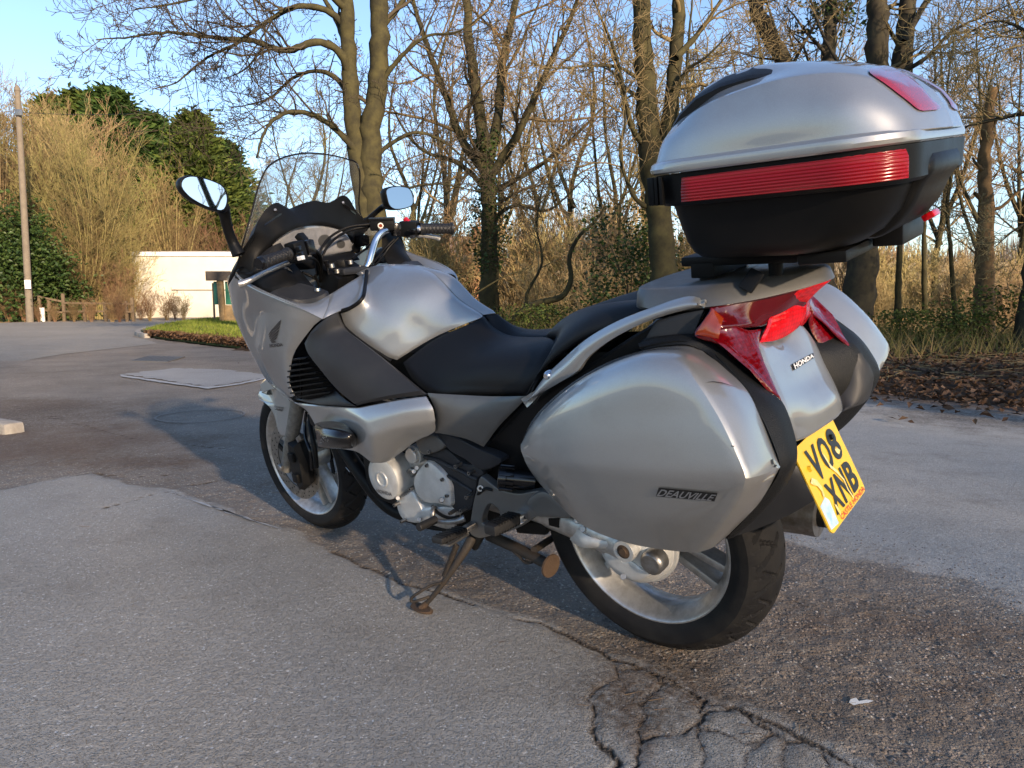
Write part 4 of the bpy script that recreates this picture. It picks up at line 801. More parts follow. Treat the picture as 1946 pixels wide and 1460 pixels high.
# ---- handlebar
hR = pts('A', [(1160, 800, -.055), (1195, 765, -.07), (1215, 700, -.09), (1240, 620, -.12), (1278, 562, -.15), (1335, 535, -.19), (1420, 533, -.225), (1515, 535, -.258), (1560, 535, -.279)])
hbar = tube('handlebar', hR, .0125, CHROME, bike, 16, n=70)
hL = pts('A', [(900, 820, .055), (895, 770, .075), (885, 710, .10), (850, 670, .14), (790, 665, .195), (705, 690, .247), (660, 706, .276)])
tube('handlebar_half', hL, .0125, GLOSSB, hbar, 16, n=60)
def grip(p0, p1, r):
    p0, p1 = np.array(p0), np.array(p1); L = np.linalg.norm(p1 - p0); d = (p1 - p0) / L; a = np.cross(d, (0, 0, 1)); a /= np.linalg.norm(a); b = np.cross(a, d); k, n = 48, 60; V = []; F = []
    for i in range(n):
        t = i / (n - 1)
        for j in range(k):
            w = 2 * math.pi * j / k; u1 = (t * 9 + w / (2 * math.pi) * 4) % 1; u2 = (t * 9 - w / (2 * math.pi) * 4) % 1
            g = -.0016 if (.07 < t < .90 and (u1 < .17 or u2 < .17)) else 0
            f = 1.18 if t > .93 or t < .04 else 1
            if t > .985: f = .95
            V.append(p0 + d * L * t + (r * f + g) * (a * math.cos(w) + b * math.sin(w)))
    for i in range(n - 1):
        for j in range(k): F.append((i * k + j, i * k + (j + 1) % k, i * k + k + (j + 1) % k, i * k + k + j))
    V.append(p1); q = len(V) - 1
    for j in range(k): F.append(((n - 1) * k + j, (n - 1) * k + (j + 1) % k, q))
    return mk('grip', V, F, GRIPR, bike, angle=25)
gR = grip(on('A', 1515, 535, -.258), on('A', 1722, 534, -.358), .0175)
gL = grip(on('A', 705, 690, .247), on('A', 538, 748, .358), .0165)
e_ = on('A', 538, 748, .358); d_ = (e_ - on('A', 705, 690, .247)); d_ /= np.linalg.norm(d_); tube('bar_end', [e_ - d_ * .004, e_ + d_ * .008, e_ + d_ * .010], [.0185, .0175, .014], GLOSSB, gL, 24)
# switch boxes, reservoir, levers
sR = bar('switch_box', on('A', 1400, 535, -.225), on('A', 1508, 535, -.256), .045, .052, BLACK, bike, bev=.007)
bar('kill_switch', on('A', 1425, 470, -.235), on('A', 1456, 505, -.24), .016, .014, REDK, sR, bev=.003)
bar('rocker', on('A', 1455, 545, -.215), on('A', 1490, 545, -.22), .02, .012, GLOSSB, sR, bev=.002)
bar('starter_button', on('A', 1460, 585, -.215), on('A', 1485, 585, -.22), .014, .010, DGREY, sR, bev=.002)
sL = bar('switch_box', on('A', 790, 668, .195), on('A', 722, 690, .235), .048, .06, BLACK, bike, bev=.007)
for X, Y_, w in ((770, 655, .016), (785, 690, .014), (760, 712, .018), (795, 720, .012)): bar('switch_button', on('A', X - 10, Y_ + 3, .235), on('A', X + 12, Y_ - 4, .23), w, .012, GLOSSB, sL, bev=.002)
bar('light_switch', on('A', 770, 718, .24), on('A', 800, 712, .235), .014, .012, WHITET, sL, bev=.002)
rsv = bar('brake_reservoir', on('A', 1213, 508, -.15), on('A', 1362, 503, -.205), .05, .042, BLACK, bike, bev=.006)
bar('reservoir_lid', on('A', 1208, 477, -.15), on('A', 1360, 472, -.205), .056, .010, GLOSSB, rsv, bev=.002)
c0 = on('A', 1272, 516, -.16); tube('sight_glass', [c0, c0 + np.array([-.01, .006, 0])], [.0095, .0095], ALLOY, rsv, 16)
tube('sight_window', [c0 + np.array([-.01, .006, 0]), c0 + np.array([-.0105, .0063, 0])], [.006, .006], AMBER, rsv, 12)
bar('lever_clamp', on('A', 1345, 540, -.195), on('A', 1395, 540, -.22), .045, .045, GLOSSB, bike, bev=.008)
bar('lever_clamp', on('A', 850, 645, .16), on('A', 800, 655, .19), .04, .045, GLOSSB, bike, bev=.008)
bar('clutch_perch', on('A', 770, 570, .16), on('A', 830, 640, .15), .03, .02, BLACK, bike, bev=.004)
lv = pts('A', [(720, 735, .21), (650, 765, .25), (560, 805, .30), (470, 852, .345), (425, 872, .365), (405, 876, .372)])
tube('clutch_lever', lv, [.009, .008, .0075, .0075, .008, .011], ALLOY, bike, 10)
tube('brake_lever', pts('A', [(1430, 575, -.235), (1500, 575, -.26), (1570, 580, -.295), (1620, 590, -.325), (1638, 597, -.335)]), [.009, .008, .007, .0075, .0085], ALLOY, bike, 10)
# cables
for P in ([(890, 720, .06), (920, 640, .03), (980, 575, -.02), (1080, 525, -.08), (1210, 508, -.14)], [(905, 735, .05), (945, 650, .02), (1010, 585, -.03), (1100, 540, -.09), (1215, 520, -.15)],
          [(800, 720, .2), (850, 715, .16), (895, 760, .10), (905, 860, .07)], [(860, 660, .15), (905, 700, .11), (910, 780, .08), (900, 880, .06)], [(1385, 590, -.2), (1330, 650, -.17), (1260, 740, -.12), (1200, 790, -.08)],
          [(1360, 600, -.2), (1300, 660, -.16), (1240, 730, -.11), (1190, 790, -.07)], [(1100, 720, -.06), (1140, 690, -.10), (1190, 655, -.14), (1215, 630, -.16)], [(790, 800, .12), (850, 830, .1), (930, 870, .05), (990, 850, .02)], [(870, 820, .09), (890, 870, .08), (900, 910, .07)]):
    tube('control_cable', pts('A', P), .0042, BLACK, bike, 8)
yk = bar('fork_yoke', on('A', 1010, 805, .05), on('A', 1165, 785, -.05), .06, .022, DGREY, bike, bev=.008)
for X, Y_, y in ((975, 775, .06), (1010, 808, .05), (1090, 752, -.03), (1150, 785, -.06)):
    c0 = on('A', X, Y_, y); tube('yoke_bolt', [c0, c0 + np.array([0, 0, .012])], [.010, .009], STEEL, yk, 12)
c0 = on('A', 945, 760, .07); tube('lock_knob', [c0 - [0, 0, .03], c0, c0 + [0, 0, .014]], [.004, .004, .009], GLOSSB, yk, 12)
bar('ignition_switch', on('A', 1010, 760, 0), on('A', 1060, 750, -.02), .04, .03, BLACK, yk, bev=.005)
bar('yoke_lower', on('A', 990, 850, .05), on('A', 1150, 830, -.05), .06, .05, BLACK, bike, bev=.01)
# ---- top case
def rr(z, xf, xr, hf, hr, rc=.07, n=16, bow=.012):
    """rounded trapezium seen from above"""
    P = []
    for cx, cy, a0 in ((xr + rc, hr - rc, 90), (xr + rc, -hr + rc, 180), (xf - rc, -hf + rc, 270), (xf - rc, hf - rc, 0)):
        for a in np.linspace(0, 90, n): P.append((cx + rc * math.cos(rad(a0 + a)), cy + rc * math.sin(rad(a0 + a)), z))
    P = np.array(P); P[:, 0] -= bow * (1 - (P[:, 1] / max(hr, .01)) ** 2) * (P[:, 0] < (xf + xr) / 2); out = []
    C = np.vstack([P, P[:1]]); s = np.concatenate([[0], np.cumsum(np.linalg.norm(np.diff(C, axis=0), axis=1))]); q = np.linspace(0, s[-1], 121)[:-1]
    return np.stack([np.interp(q, s, C[:, i]) for i in range(3)], -1)
cb_ = loft('top_case', [rr(1.002, -.25, -.455, .17, .17, .05), rr(1.006, -.236, -.48, .19, .19, .06), rr(1.016, -.228, -.51, .205, .205, .065), rr(1.035, -.22, -.543, .216, .216, .07), rr(1.062, -.213, -.566, .225, .225, .075), rr(1.104, -.205, -.582, .238, .238, .08), rr(1.1055, -.190, -.595, .252, .252, .09), rr(1.111, -.182, -.601, .258, .258, .095), rr(1.16, -.180, -.603, .262, .262, .095)], BLACK, bike, 30, label='black lower shell of the top case')
rings = [rr(z, a, b, h, h, .095) for z, a, b, h in ((1.161, -.20, -.60, .25), (1.161, -.178, -.598, .268), (1.164, -.175, -.601, .271), (1.170, -.174, -.602, .272), (1.178, -.176, -.600, .270), (1.182, -.181, -.596, .265), (1.184, -.190, -.588, .256))]
flange = loft('lid_flange', rings, SILVER, cb_, 30)
LR = [[(-.186, 0, 1.178), (-.188, .15, 1.178), (-.203, .232, 1.178), (-.28, .252, 1.178), (-.38, .256, 1.178), (-.48, .256, 1.178), (-.57, .25, 1.178), (-.625, .222, 1.178), (-.650, .13, 1.178), (-.657, 0, 1.178)],
      [(-.176, 0, 1.225), (-.183, .14, 1.222), (-.210, .214, 1.213), (-.285, .243, 1.220), (-.38, .250, 1.224), (-.475, .250, 1.226), (-.56, .241, 1.225), (-.610, .208, 1.214), (-.640, .12, 1.205), (-.646, 0, 1.205)],
      [(-.184, 0, 1.262), (-.196, .13, 1.252), (-.228, .192, 1.238), (-.29, .222, 1.260), (-.38, .228, 1.276), (-.465, .224, 1.281), (-.54, .205, 1.273), (-.588, .175, 1.255), (-.617, .10, 1.239), (-.624, 0, 1.239)],
      [(-.204, 0, 1.292), (-.216, .115, 1.280), (-.247, .165, 1.260), (-.305, .180, 1.278), (-.385, .176, 1.291), (-.46, .166, 1.296), (-.522, .15, 1.288), (-.562, .125, 1.274), (-.588, .07, 1.263), (-.594, 0, 1.263)],
      [(-.248, 0, 1.322), (-.256, .07, 1.316), (-.280, .10, 1.310), (-.33, .105, 1.319), (-.39, .10, 1.317), (-.45, .093, 1.311), (-.50, .08, 1.301), (-.532, .06, 1.292), (-.552, .035, 1.285), (-.557, 0, 1.284)],
      [(-.29, 0, 1.329), (-.295, 0, 1.330), (-.31, 0, 1.331), (-.345, 0, 1.331), (-.39, 0, 1.326), (-.44, 0, 1.317), (-.48, 0, 1.309), (-.505, 0, 1.303), (-.52, 0, 1.298), (-.526, 0, 1.296)]]
LR = [[(-.186 + (x + .186) * .922 if x < -.186 else x, y * .99, z) for x, y, z in r] for r in LR]
LRg = grid([np.array(r) for r in LR], 7, 8, rc=(2,), relax=1)
lid, lid_r = sheet('lid', LRg, SILVER, cb_, .004, out=(0, 1, 1), mirror=True, angle=22, lip=0, label='silver top case lid with wide red reflector')
def side_strip(name, z0, z1, x0, m, par, off, sg):
    A = rr(0, -.182, -.6025, .2605, .2605, .095); A = A[(A[:, 1] * sg > .20) & (A[:, 0] < x0)]; A = A[np.argsort(-A[:, 0] - A[:, 1] * sg * -.001)]
    A = A[np.argsort(np.arctan2(np.abs(A[:, 1]) - .1655, -(A[:, 0] + .5075)) * -1 + (A[:, 0] > -.5075) * -(A[:, 0] + .5075) * 20)]
    C = cr(A[:, :2], 44); c2 = np.array([-.42, 0.]); N = C - c2; N /= np.linalg.norm(N, axis=1)[:, None]; G = np.zeros((4, 44, 3))
    for j, z in enumerate(np.linspace(z1, z0, 4)): G[j, :, :2] = C + N * off; G[j, :, 2] = z
    return sheet(name, G, m, par, .006, out=(0, sg, 0))
for sg in (1, -1): side_strip('reflector', 1.112, 1.160, -.262, REDS, cb_, .003, sg)
for i in range(7):     # ribbed hinge block at the front corner
    for sg in (1, -1):
        a = rad(12 + i * 10); bar('hinge_rib', (-.25 + .074 * math.cos(a), sg * (.192 + .073 * math.sin(a)), 1.110), (-.25 + .074 * math.cos(a), sg * (.192 + .073 * math.sin(a)), 1.158), .008, .006, BLACK, cb_, up=(1, 0, 0), bev=.001)
pg_ = [(1345, 138), (1440, 110), (1490, 112), (1560, 150), (1640, 225), (1705, 300), (1755, 350), (1690, 363), (1635, 363), (1558, 305), (1450, 222)]
cpx = np.mean(pg_, axis=0); cc = cr(np.array(pg_, float), 44, closed=True); W = []
def cast_in(x, y, off):
    for g in np.linspace(1, 0, 26):
        p = cast('D', cpx[0] + (x - cpx[0]) * g, cpx[1] + (y - cpx[1]) * g, lid.name, off)
        if p is not None: return p
for f in (1., .8, .6, .4, .2, .01): W.append([cast_in(cpx[0] + (x - cpx[0]) * f, cpx[1] + (y - cpx[1]) * f, .0022 if f == 1 else .004) for x, y in cc])
if all(p is not None for w in W for p in w):
    for sg in (1, -1):
        V = [p * np.array([1, sg, 1]) for w in W for p in w]; F = [(a * 44 + i, a * 44 + (i + 1) % 44, a * 44 + 44 + (i + 1) % 44, a * 44 + 44 + i) for a in range(5) for i in range(44)]
        mk('lid_reflector', V, F, mat('lid_lens', (.30, .01, .02), .08, spec=.8, coat=1.), lid, angle=60)
else: print('LID REFLECTOR MISS')
pad = []
for y, f in ((-.165, .7), (-.155, .9), (-.10, 1.), (0, 1.03), (.10, 1.), (.155, .9), (.165, .7)):
    w = (abs(y) / .165) ** 2; O_ = np.array([[-.165, y, 1.19], [-.158, y, 1.225], [-.164, y, 1.26], [-.182, y, 1.290], [-.215, y, 1.318], [-.26, y, 1.336], [-.31, y, 1.342], [-.35, y, 1.338]]); O_[:, 0] -= .022 * w + .013; O_[:, 2] -= .0105; O_[:, 2] -= np.array([0, .002, .008, .016, .022, .028, .03, .03]) * w
    I_ = O_[::-1] + np.array([-.012, 0, -.016]); c = np.array([-.22, y, 1.27]); pad.append(np.vstack([I_ + (O_[::-1] - I_) * f, I_[::-1] - np.array([.01, 0, .01])]))
loft('backrest_pad', pad, VINYL, cb_, 50)
# latch handle at the back, feet and brackets below
hp_ = cr(np.array([(-.650, 0, 1.145), (-.668, 0, 1.148), (-.680, 0, 1.138), (-.682, 0, 1.118), (-.668, 0, 1.095), (-.655, 0, 1.065), (-.632, 0, 1.035), (-.600, 0, 1.016), (-.560, 0, 1.022), (-.575, 0, 1.055), (-.61, 0, 1.10)]), 40, closed=True); hp_[:, 0] += .068; hc = hp_.mean(0)
loft('latch_handle', [hc + (hp_ - hc) * f + np.array([0, y, 0]) for y, f in ((-.125, .75), (-.12, .92), (-.10, 1), (.10, 1), (.12, .92), (.125, .75))], BLACK, cb_, 50)
bar('latch_lamp', (-.570, -.06, 1.028), (-.588, -.06, 1.038), .05, .012, REDB, cb_, bev=.003)
bar('case_foot', (-.555, -.05, 1.012), (-.505, -.05, 1.012), .16, .04, BLACK, cb_, bev=.005)
bar('case_foot', (-.50, .05, .995), (-.42, .05, .992), .22, .02, BLACK, cb_, bev=.004)
mp = bar('mounting_plate', (-.40, 0, .988), (-.17, 0, .988), .20, .02, BLACK, cb_, bev=.006)
for x, y in ((-.215, .085), (-.355, .085), (-.215, -.085), (-.355, -.085)): tube('mount_post', [(x, y, .945), (x, y, .985)], [.012, .014], BLACK, mp, 12)
bar('mount_block', (-.19, .0, .972), (-.24, .0, .972), .20, .035, BLACK, mp, bev=.004)
q0, q1 = on('J', 490, 95, .145), on('J', 420, 195, .165); bar('release_tongue', q0, q1, .028, .010, BLACK, mp, up=(0, 1, .3), bev=.004)
# ------------------------------------------------------------------ the place: ground, road, verge
def wpx(u, v, depth):
    """point on the photo ray (u,v) at the given distance ahead"""
    a = rad(PITCH); d = np.array([u - 973, FPX * math.cos(a) + (730 - v) * math.sin(a), -FPX * math.sin(a) + (730 - v) * math.cos(a)])
    return np.array([0, 0, CAM_H]) + d * depth / d[1]
def gpx(u, v, z=0.):
    a = rad(PITCH); d = np.array([u - 973, FPX * math.cos(a) + (730 - v) * math.sin(a), -FPX * math.sin(a) + (730 - v) * math.cos(a)])
    return (np.array([0, 0, CAM_H]) + d * (z - CAM_H) / d[2])
def tag(o, label, cat, group=None):
    o['label'] = label; o['category'] = cat
    if group: o['group'] = group
    return o
def kind(o, k): o['kind'] = k; return o
def nodes(m): return m.node_tree.nodes, m.node_tree.links
def ground_mat(name, surfs, spots=(), attrs=(), dirt=(.085, .06, .042), dirt_amt=.3, bump=.9, rough=.9):
    """asphalt surfaces. surfs: list of (binder, chip_lo, chip_hi, chips per metre, stain, patch scale); the first is the base, each further one lies where the
    mesh attribute of the same position in attrs says so. Attribute 'crack' opens the surface, spots (x, y, radius, strength) hold dirt."""
    m = bpy.data.materials.new(name); m.use_nodes = True; n, l = nodes(m); b = n['Principled BSDF']; b.inputs['Roughness'].default_value = rough; b.inputs['Specular IOR Level'].default_value = .22
    tc = n.new('ShaderNodeTexCoord')
    def tex(scale, detail=4, rough_=.6):
        t = n.new('ShaderNodeTexNoise'); t.inputs['Scale'].default_value = scale; t.inputs['Detail'].default_value = detail; t.inputs['Roughness'].default_value = rough_; l.new(tc.outputs['Object'], t.inputs['Vector']); return t.outputs['Fac']
    def mix(fac, A, B):
        x = n.new('ShaderNodeMix'); x.data_type = 'RGBA'
        for sck, v in (('Factor', fac), ('A', A), ('B', B)):
            if isinstance(v, tuple): x.inputs[sck].default_value = (*v, 1)
            elif isinstance(v, (int, float)): x.inputs[sck].default_value = v
            else: l.new(v, x.inputs[sck])
        return x.outputs['Result']
    def ramp(src, a, c, lo=0., hi=1.):
        r = n.new('ShaderNodeMapRange'); r.inputs['From Min'].default_value = a; r.inputs['From Max'].default_value = c; r.inputs['To Min'].default_value = lo; r.inputs['To Max'].default_value = hi; l.new(src, r.inputs['Value']); return r.outputs[0]
    def mt(op, a, c):
        x = n.new('ShaderNodeMath'); x.operation = op
        for i, v in enumerate((a, c)):
            if isinstance(v, (int, float)): x.inputs[i].default_value = v
            else: l.new(v, x.inputs[i])
        return x.outputs[0]
    fine = tex(55, 4, .72); med = tex(9, 5, .75); dn = tex(3.1, 7, .72); micro = tex(240, 3, .6)
    def surface(base, lo, hi, cs, stain, ps, two=False):
        if not two: return surface1(base, lo, hi, cs, stain, ps)
        v1 = n.new('ShaderNodeTexVoronoi'); v1.inputs['Scale'].default_value = cs; l.new(tc.outputs['Object'], v1.inputs['Vector'])
        v2 = n.new('ShaderNodeTexVoronoi'); v2.inputs['Scale'].default_value = cs * 2.3; l.new(tc.outputs['Object'], v2.inputs['Vector'])
        s1 = n.new('ShaderNodeSeparateColor'); l.new(v1.outputs['Color'], s1.inputs[0]); s2 = n.new('ShaderNodeSeparateColor'); l.new(v2.outputs['Color'], s2.inputs[0])
        chip = mt('MULTIPLY', ramp(v1.outputs['Distance'], .50, .28), ramp(s1.outputs[1], .2, .5)); chip2 = mt('MULTIPLY', ramp(v2.outputs['Distance'], .5, .25), ramp(s2.outputs[1], .3, .6))
        c = mix(mt('MULTIPLY', chip2, .8), base, mix(s2.outputs[0], lo, hi)); c = mix(mt('MULTIPLY', chip, .85), c, mix(ramp(s1.outputs[0], .15, 1.), lo, hi))
        c = mix(mt('MULTIPLY', ramp(s2.outputs[2], .955, .975), .75), c, tuple(min(.75, x * 1.9) for x in hi))
        c = mix(ramp(fine, .3, .7, 0, .55), c, tuple(x * .62 for x in base))
        c = mix(ramp(tex(ps, 6, .68), .40, .68, 0, .6), c, stain); c = mix(ramp(tex(ps * .3, 4, .65), .42, .66, 0, .45), c, tuple(min(1, x * 1.45) for x in base))
        return c, mt('ADD', mt('MULTIPLY', chip, .8), mt('MULTIPLY', chip2, .5))
    def surface1(base, lo, hi, cs, stain, ps):
        v2 = n.new('ShaderNodeTexVoronoi'); v2.inputs['Scale'].default_value = cs * 1.5; l.new(tc.outputs['Object'], v2.inputs['Vector']); s2 = n.new('ShaderNodeSeparateColor'); l.new(v2.outputs['Color'], s2.inputs[0])
        chip2 = mt('MULTIPLY', ramp(v2.outputs['Distance'], .5, .25), ramp(s2.outputs[1], .2, .5)); c = mix(mt('MULTIPLY', chip2, .85), base, mix(s2.outputs[0], lo, hi)); c = mix(mt('MULTIPLY', ramp(s2.outputs[2], .962, .98), .8), c, tuple(min(.8, x * 1.9) for x in hi))
        c = mix(ramp(fine, .3, .7, 0, .6), c, tuple(x * .60 for x in base)); c = mix(ramp(dn, .40, .68, 0, .55), c, stain); c = mix(ramp(tex(ps * .3, 4, .65), .42, .66, 0, .4), c, tuple(min(1, x * 1.4) for x in base))
        return c, chip2
    col, hgt = surface(*surfs[0], two=len(surfs) > 1)
    for at, sf in zip(attrs, surfs[1:]):
        an = n.new('ShaderNodeAttribute'); an.attribute_name = at; c2, h2 = surface(*sf)
        w = ramp(mt('ADD', an.outputs['Fac'], mt('ADD', mt('MULTIPLY', mt('SUBTRACT', med, .5), .75), mt('MULTIPLY', mt('SUBTRACT', fine, .5), .35))), .40, .60)
        col = mix(w, col, c2); hx = n.new('ShaderNodeMix'); l.new(w, hx.inputs[0]); l.new(hgt, hx.inputs[2]); l.new(h2, hx.inputs[3]); hgt = hx.outputs[0]
    tot = None
    for (x, y, r, s) in spots:
        mp = n.new('ShaderNodeVectorMath'); mp.operation = 'DISTANCE'; l.new(tc.outputs['Object'], mp.inputs[0]); mp.inputs[1].default_value = (x, y, 0)
        k = mt('MULTIPLY', ramp(mp.outputs['Value'], r, r * .15), s); tot = k if tot is None else mt('MAXIMUM', tot, k)
    gen = mt('MULTIPLY', ramp(dn, .55, .74), dirt_amt)
    if tot is not None: gen = mt('MAXIMUM', gen, mt('MULTIPLY', ramp(mt('ADD', tot, mt('MULTIPLY', mt('SUBTRACT', dn, .5), 1.7)), .30, .85), .85))
    gen = mt('MULTIPLY', gen, ramp(fine, .30, .62)); col = mix(gen, col, mix(micro, tuple(x * .55 for x in dirt), tuple(x * 1.7 for x in dirt)))
    if attrs:
        sa = n.new('ShaderNodeAttribute'); sa.attribute_name = 'soil'; sw = ramp(mt('ADD', sa.outputs['Fac'], mt('ADD', mt('MULTIPLY', mt('SUBTRACT', med, .5), 1.1), mt('MULTIPLY', mt('SUBTRACT', fine, .5), .7))), .26, .90, 0, .85)
        col = mix(sw, col, mix(micro, (.045, .028, .019), (.21, .145, .105)))
        ca = n.new('ShaderNodeAttribute'); ca.attribute_name = 'crack'; cw = mt('ADD', ca.outputs['Fac'], mt('MULTIPLY', mt('SUBTRACT', fine, .5), .5))
        col = mix(ramp(cw, .28, .62, 0, .75), col, tuple(x * .75 for x in dirt)); col = mix(ramp(cw, .62, .86, 0, .95), col, (.014, .011, .008)); hgt = mt('SUBTRACT', hgt, ramp(cw, .5, .95, 0, 2.2))
    l.new(col, b.inputs['Base Color'])
    h = mt('ADD', hgt, mt('ADD', mt('MULTIPLY', fine, 1.3), mt('MULTIPLY', micro, .5)))
    bp = n.new('ShaderNodeBump'); bp.inputs['Strength'].default_value = bump; bp.inputs['Distance'].default_value = .005; l.new(h, bp.inputs['Height']); l.new(bp.outputs[0], b.inputs['Normal'])
    return m
g2 = lambda u, v: tuple(gpx(u, v)[:2])
rough_spots = [(*g2(150, 850), 1.1, .75), (*g2(60, 790), 1.6, .9), (*g2(280, 880), .55, .75), (*g2(640, 930), .8, .5), (*g2(1700, 1200), 1.0, .7), (*g2(1300, 1290), .35, .9), (*g2(900, 1060), .7, .55), (*g2(1850, 790), 1.3, .8), (*g2(1200, 1330), .3, .9), (*g2(1500, 1330), .5, .6)]
SF_ROUGH = ((.215, .188, .160), (.165, .138, .113), (.54, .43, .34), 78, (.115, .092, .072), 1.6)
SF_GREY = ((.35, .332, .30), (.175, .16, .138), (.5, .47, .42), 150, (.245, .228, .20), 1.1)
SF_SMOOTH = ((.45, .42, .375), (.21, .195, .17), (.48, .45, .40), 170, (.23, .212, .182), .8)
ROADM = ground_mat('road_surface', [SF_ROUGH, SF_GREY, SF_SMOOTH], rough_spots, ('grey', 'smooth'))
PATM = ground_mat('pale_tar_patch', [((.33, .325, .315), (.24, .235, .225), (.48, .47, .45), 150, (.27, .265, .255), 1.)], dirt_amt=.15)
FARM = ground_mat('worn_road', [((.27, .25, .22), (.2, .186, .164), (.4, .38, .34), 70, (.19, .175, .152), .5)], dirt_amt=.25)
def jag(P, step, amp, rnd, closed=False):
    """breaks straight runs into uneven edges"""
    out = []; n = len(P)
    for i in range(n if closed else n - 1):
        a, b = np.array(P[i], float), np.array(P[(i + 1) % n], float); L = np.linalg.norm(b - a); k = max(1, int(L / step)); nr = np.array([-(b - a)[1], (b - a)[0]]) / (L + 1e-9)
        for j in range(k): out.append(a + (b - a) * j / k + nr * rnd.gauss(0, amp) * (0 if j == 0 else 1))
    if not closed: out.append(np.array(P[-1], float))
    return out
def slab(name, poly, z, m, thick=None, parent=None):
    bm = bmesh.new(); vs = [bm.verts.new((p[0], p[1], z)) for p in poly]; f = bm.faces.new(vs); bmesh.ops.recalc_face_normals(bm, faces=[f])
    if f.normal.z < 0: f.normal_flip()
    if thick:
        e = bmesh.ops.extrude_face_region(bm, geom=[f])
        for v in e['geom']:
            if isinstance(v, bmesh.types.BMVert): v.co.z -= thick
        bmesh.ops.recalc_face_normals(bm, faces=bm.faces)
    bmesh.ops.triangulate(bm, faces=bm.faces[:]); me = bpy.data.meshes.new(name); bm.to_mesh(me); bm.free(); o = bpy.data.objects.new(name, me); COL.objects.link(o); me.materials.append(m)
    if parent: o.parent = parent
    return o
R0 = random.Random(11)
# edge of the tarmac, from off the right of the frame, behind the bike, round the verge and away
edge = [(16, 3.6), (9, 5.0), tuple(gpx(1946, 778)[:2]), tuple(gpx(1800, 764)[:2]), tuple(gpx(1640, 748)[:2]), (1.6, 8.4), (-1.4, 10.6), tuple(gpx(500, 668)[:2]), tuple(gpx(430, 660)[:2]), tuple(gpx(330, 648)[:2]), tuple(gpx(272, 640)[:2]), tuple(gpx(262, 634)[:2]), tuple(gpx(300, 622)[:2]), tuple(gpx(360, 612)[:2]), tuple(gpx(430, 606)[:2])]
far_edge = [(-9, 62), tuple(gpx(410, 599)[:2]), tuple(gpx(250, 605)[:2]), tuple(gpx(75, 610)[:2]), tuple(gpx(0, 613)[:2]), (-40, 27), (-70, 26)]
road_poly = jag(edge, .25, .03, R0) + [np.array(p) for p in far_edge] + [np.array((-70, -12)), np.array((16, -12))]
road = kind(slab('road', road_poly, -.014, ROADM), 'structure')
# terrain: one sheet to the horizon
def edge_d(x, y):
    # signed distance beyond the bank line behind the bike (positive = off the road)
    P = np.array(edge[2:8]); best = np.full(np.shape(x), 1e9); sgn = np.ones(np.shape(x))
    for a, b in zip(P[:-1], P[1:]):
        ab = b - a; t = np.clip(((x - a[0]) * ab[0] + (y - a[1]) * ab[1]) / (ab @ ab), 0, 1); dx, dy = x - a[0] - t * ab[0], y - a[1] - t * ab[1]; d = np.hypot(dx, dy); c = ab[0] * dy - ab[1] * dx
        upd = d < best; best = np.where(upd, d, best); sgn = np.where(upd, np.sign(-c), sgn)
    return np.where(np.asarray(x) < -5.2 , -5., best * sgn)
def wob(x, y): return .5 * np.sin(x * 1.7 + 1.3 * np.sin(y * .9)) + .3 * np.sin(y * 2.3 + x * .8) + .2 * np.sin(x * 4.1 - y * 3.3)
def terr(x, y):
    x, y = np.asarray(x, float), np.asarray(y, float); d = edge_d(x, y)
    bank = np.clip(d, 0, 2.5) / 2.5 * .16 + np.clip(d - .2, 0, 1) * .05 * wob(x * 2, y * 2)
    h = np.where(d > 0, bank - .014, -.04)
    side = np.clip((x + 6) / 10, 0, 1); h = h + side * np.clip(y - 20, 0, 140) * .068 * np.clip((y - 20) / 25, 0, 1)
    h = h + (1 - side) * np.clip(y - 75, 0, 200) * .03
    return h
xs = np.concatenate([np.linspace(-1500, -60, 12), np.linspace(-50, -14, 14), np.linspace(-12, 14, 105), np.linspace(16, 60, 16), np.linspace(80, 1500, 12)])
ys = np.concatenate([np.linspace(-600, -16, 8), np.linspace(-12, 4, 9), np.linspace(4.3, 24, 90), np.linspace(25, 160, 46), np.linspace(175, 2500, 14)])
X_, Y_g = np.meshgrid(xs, ys); Zg = terr(X_, Y_g)
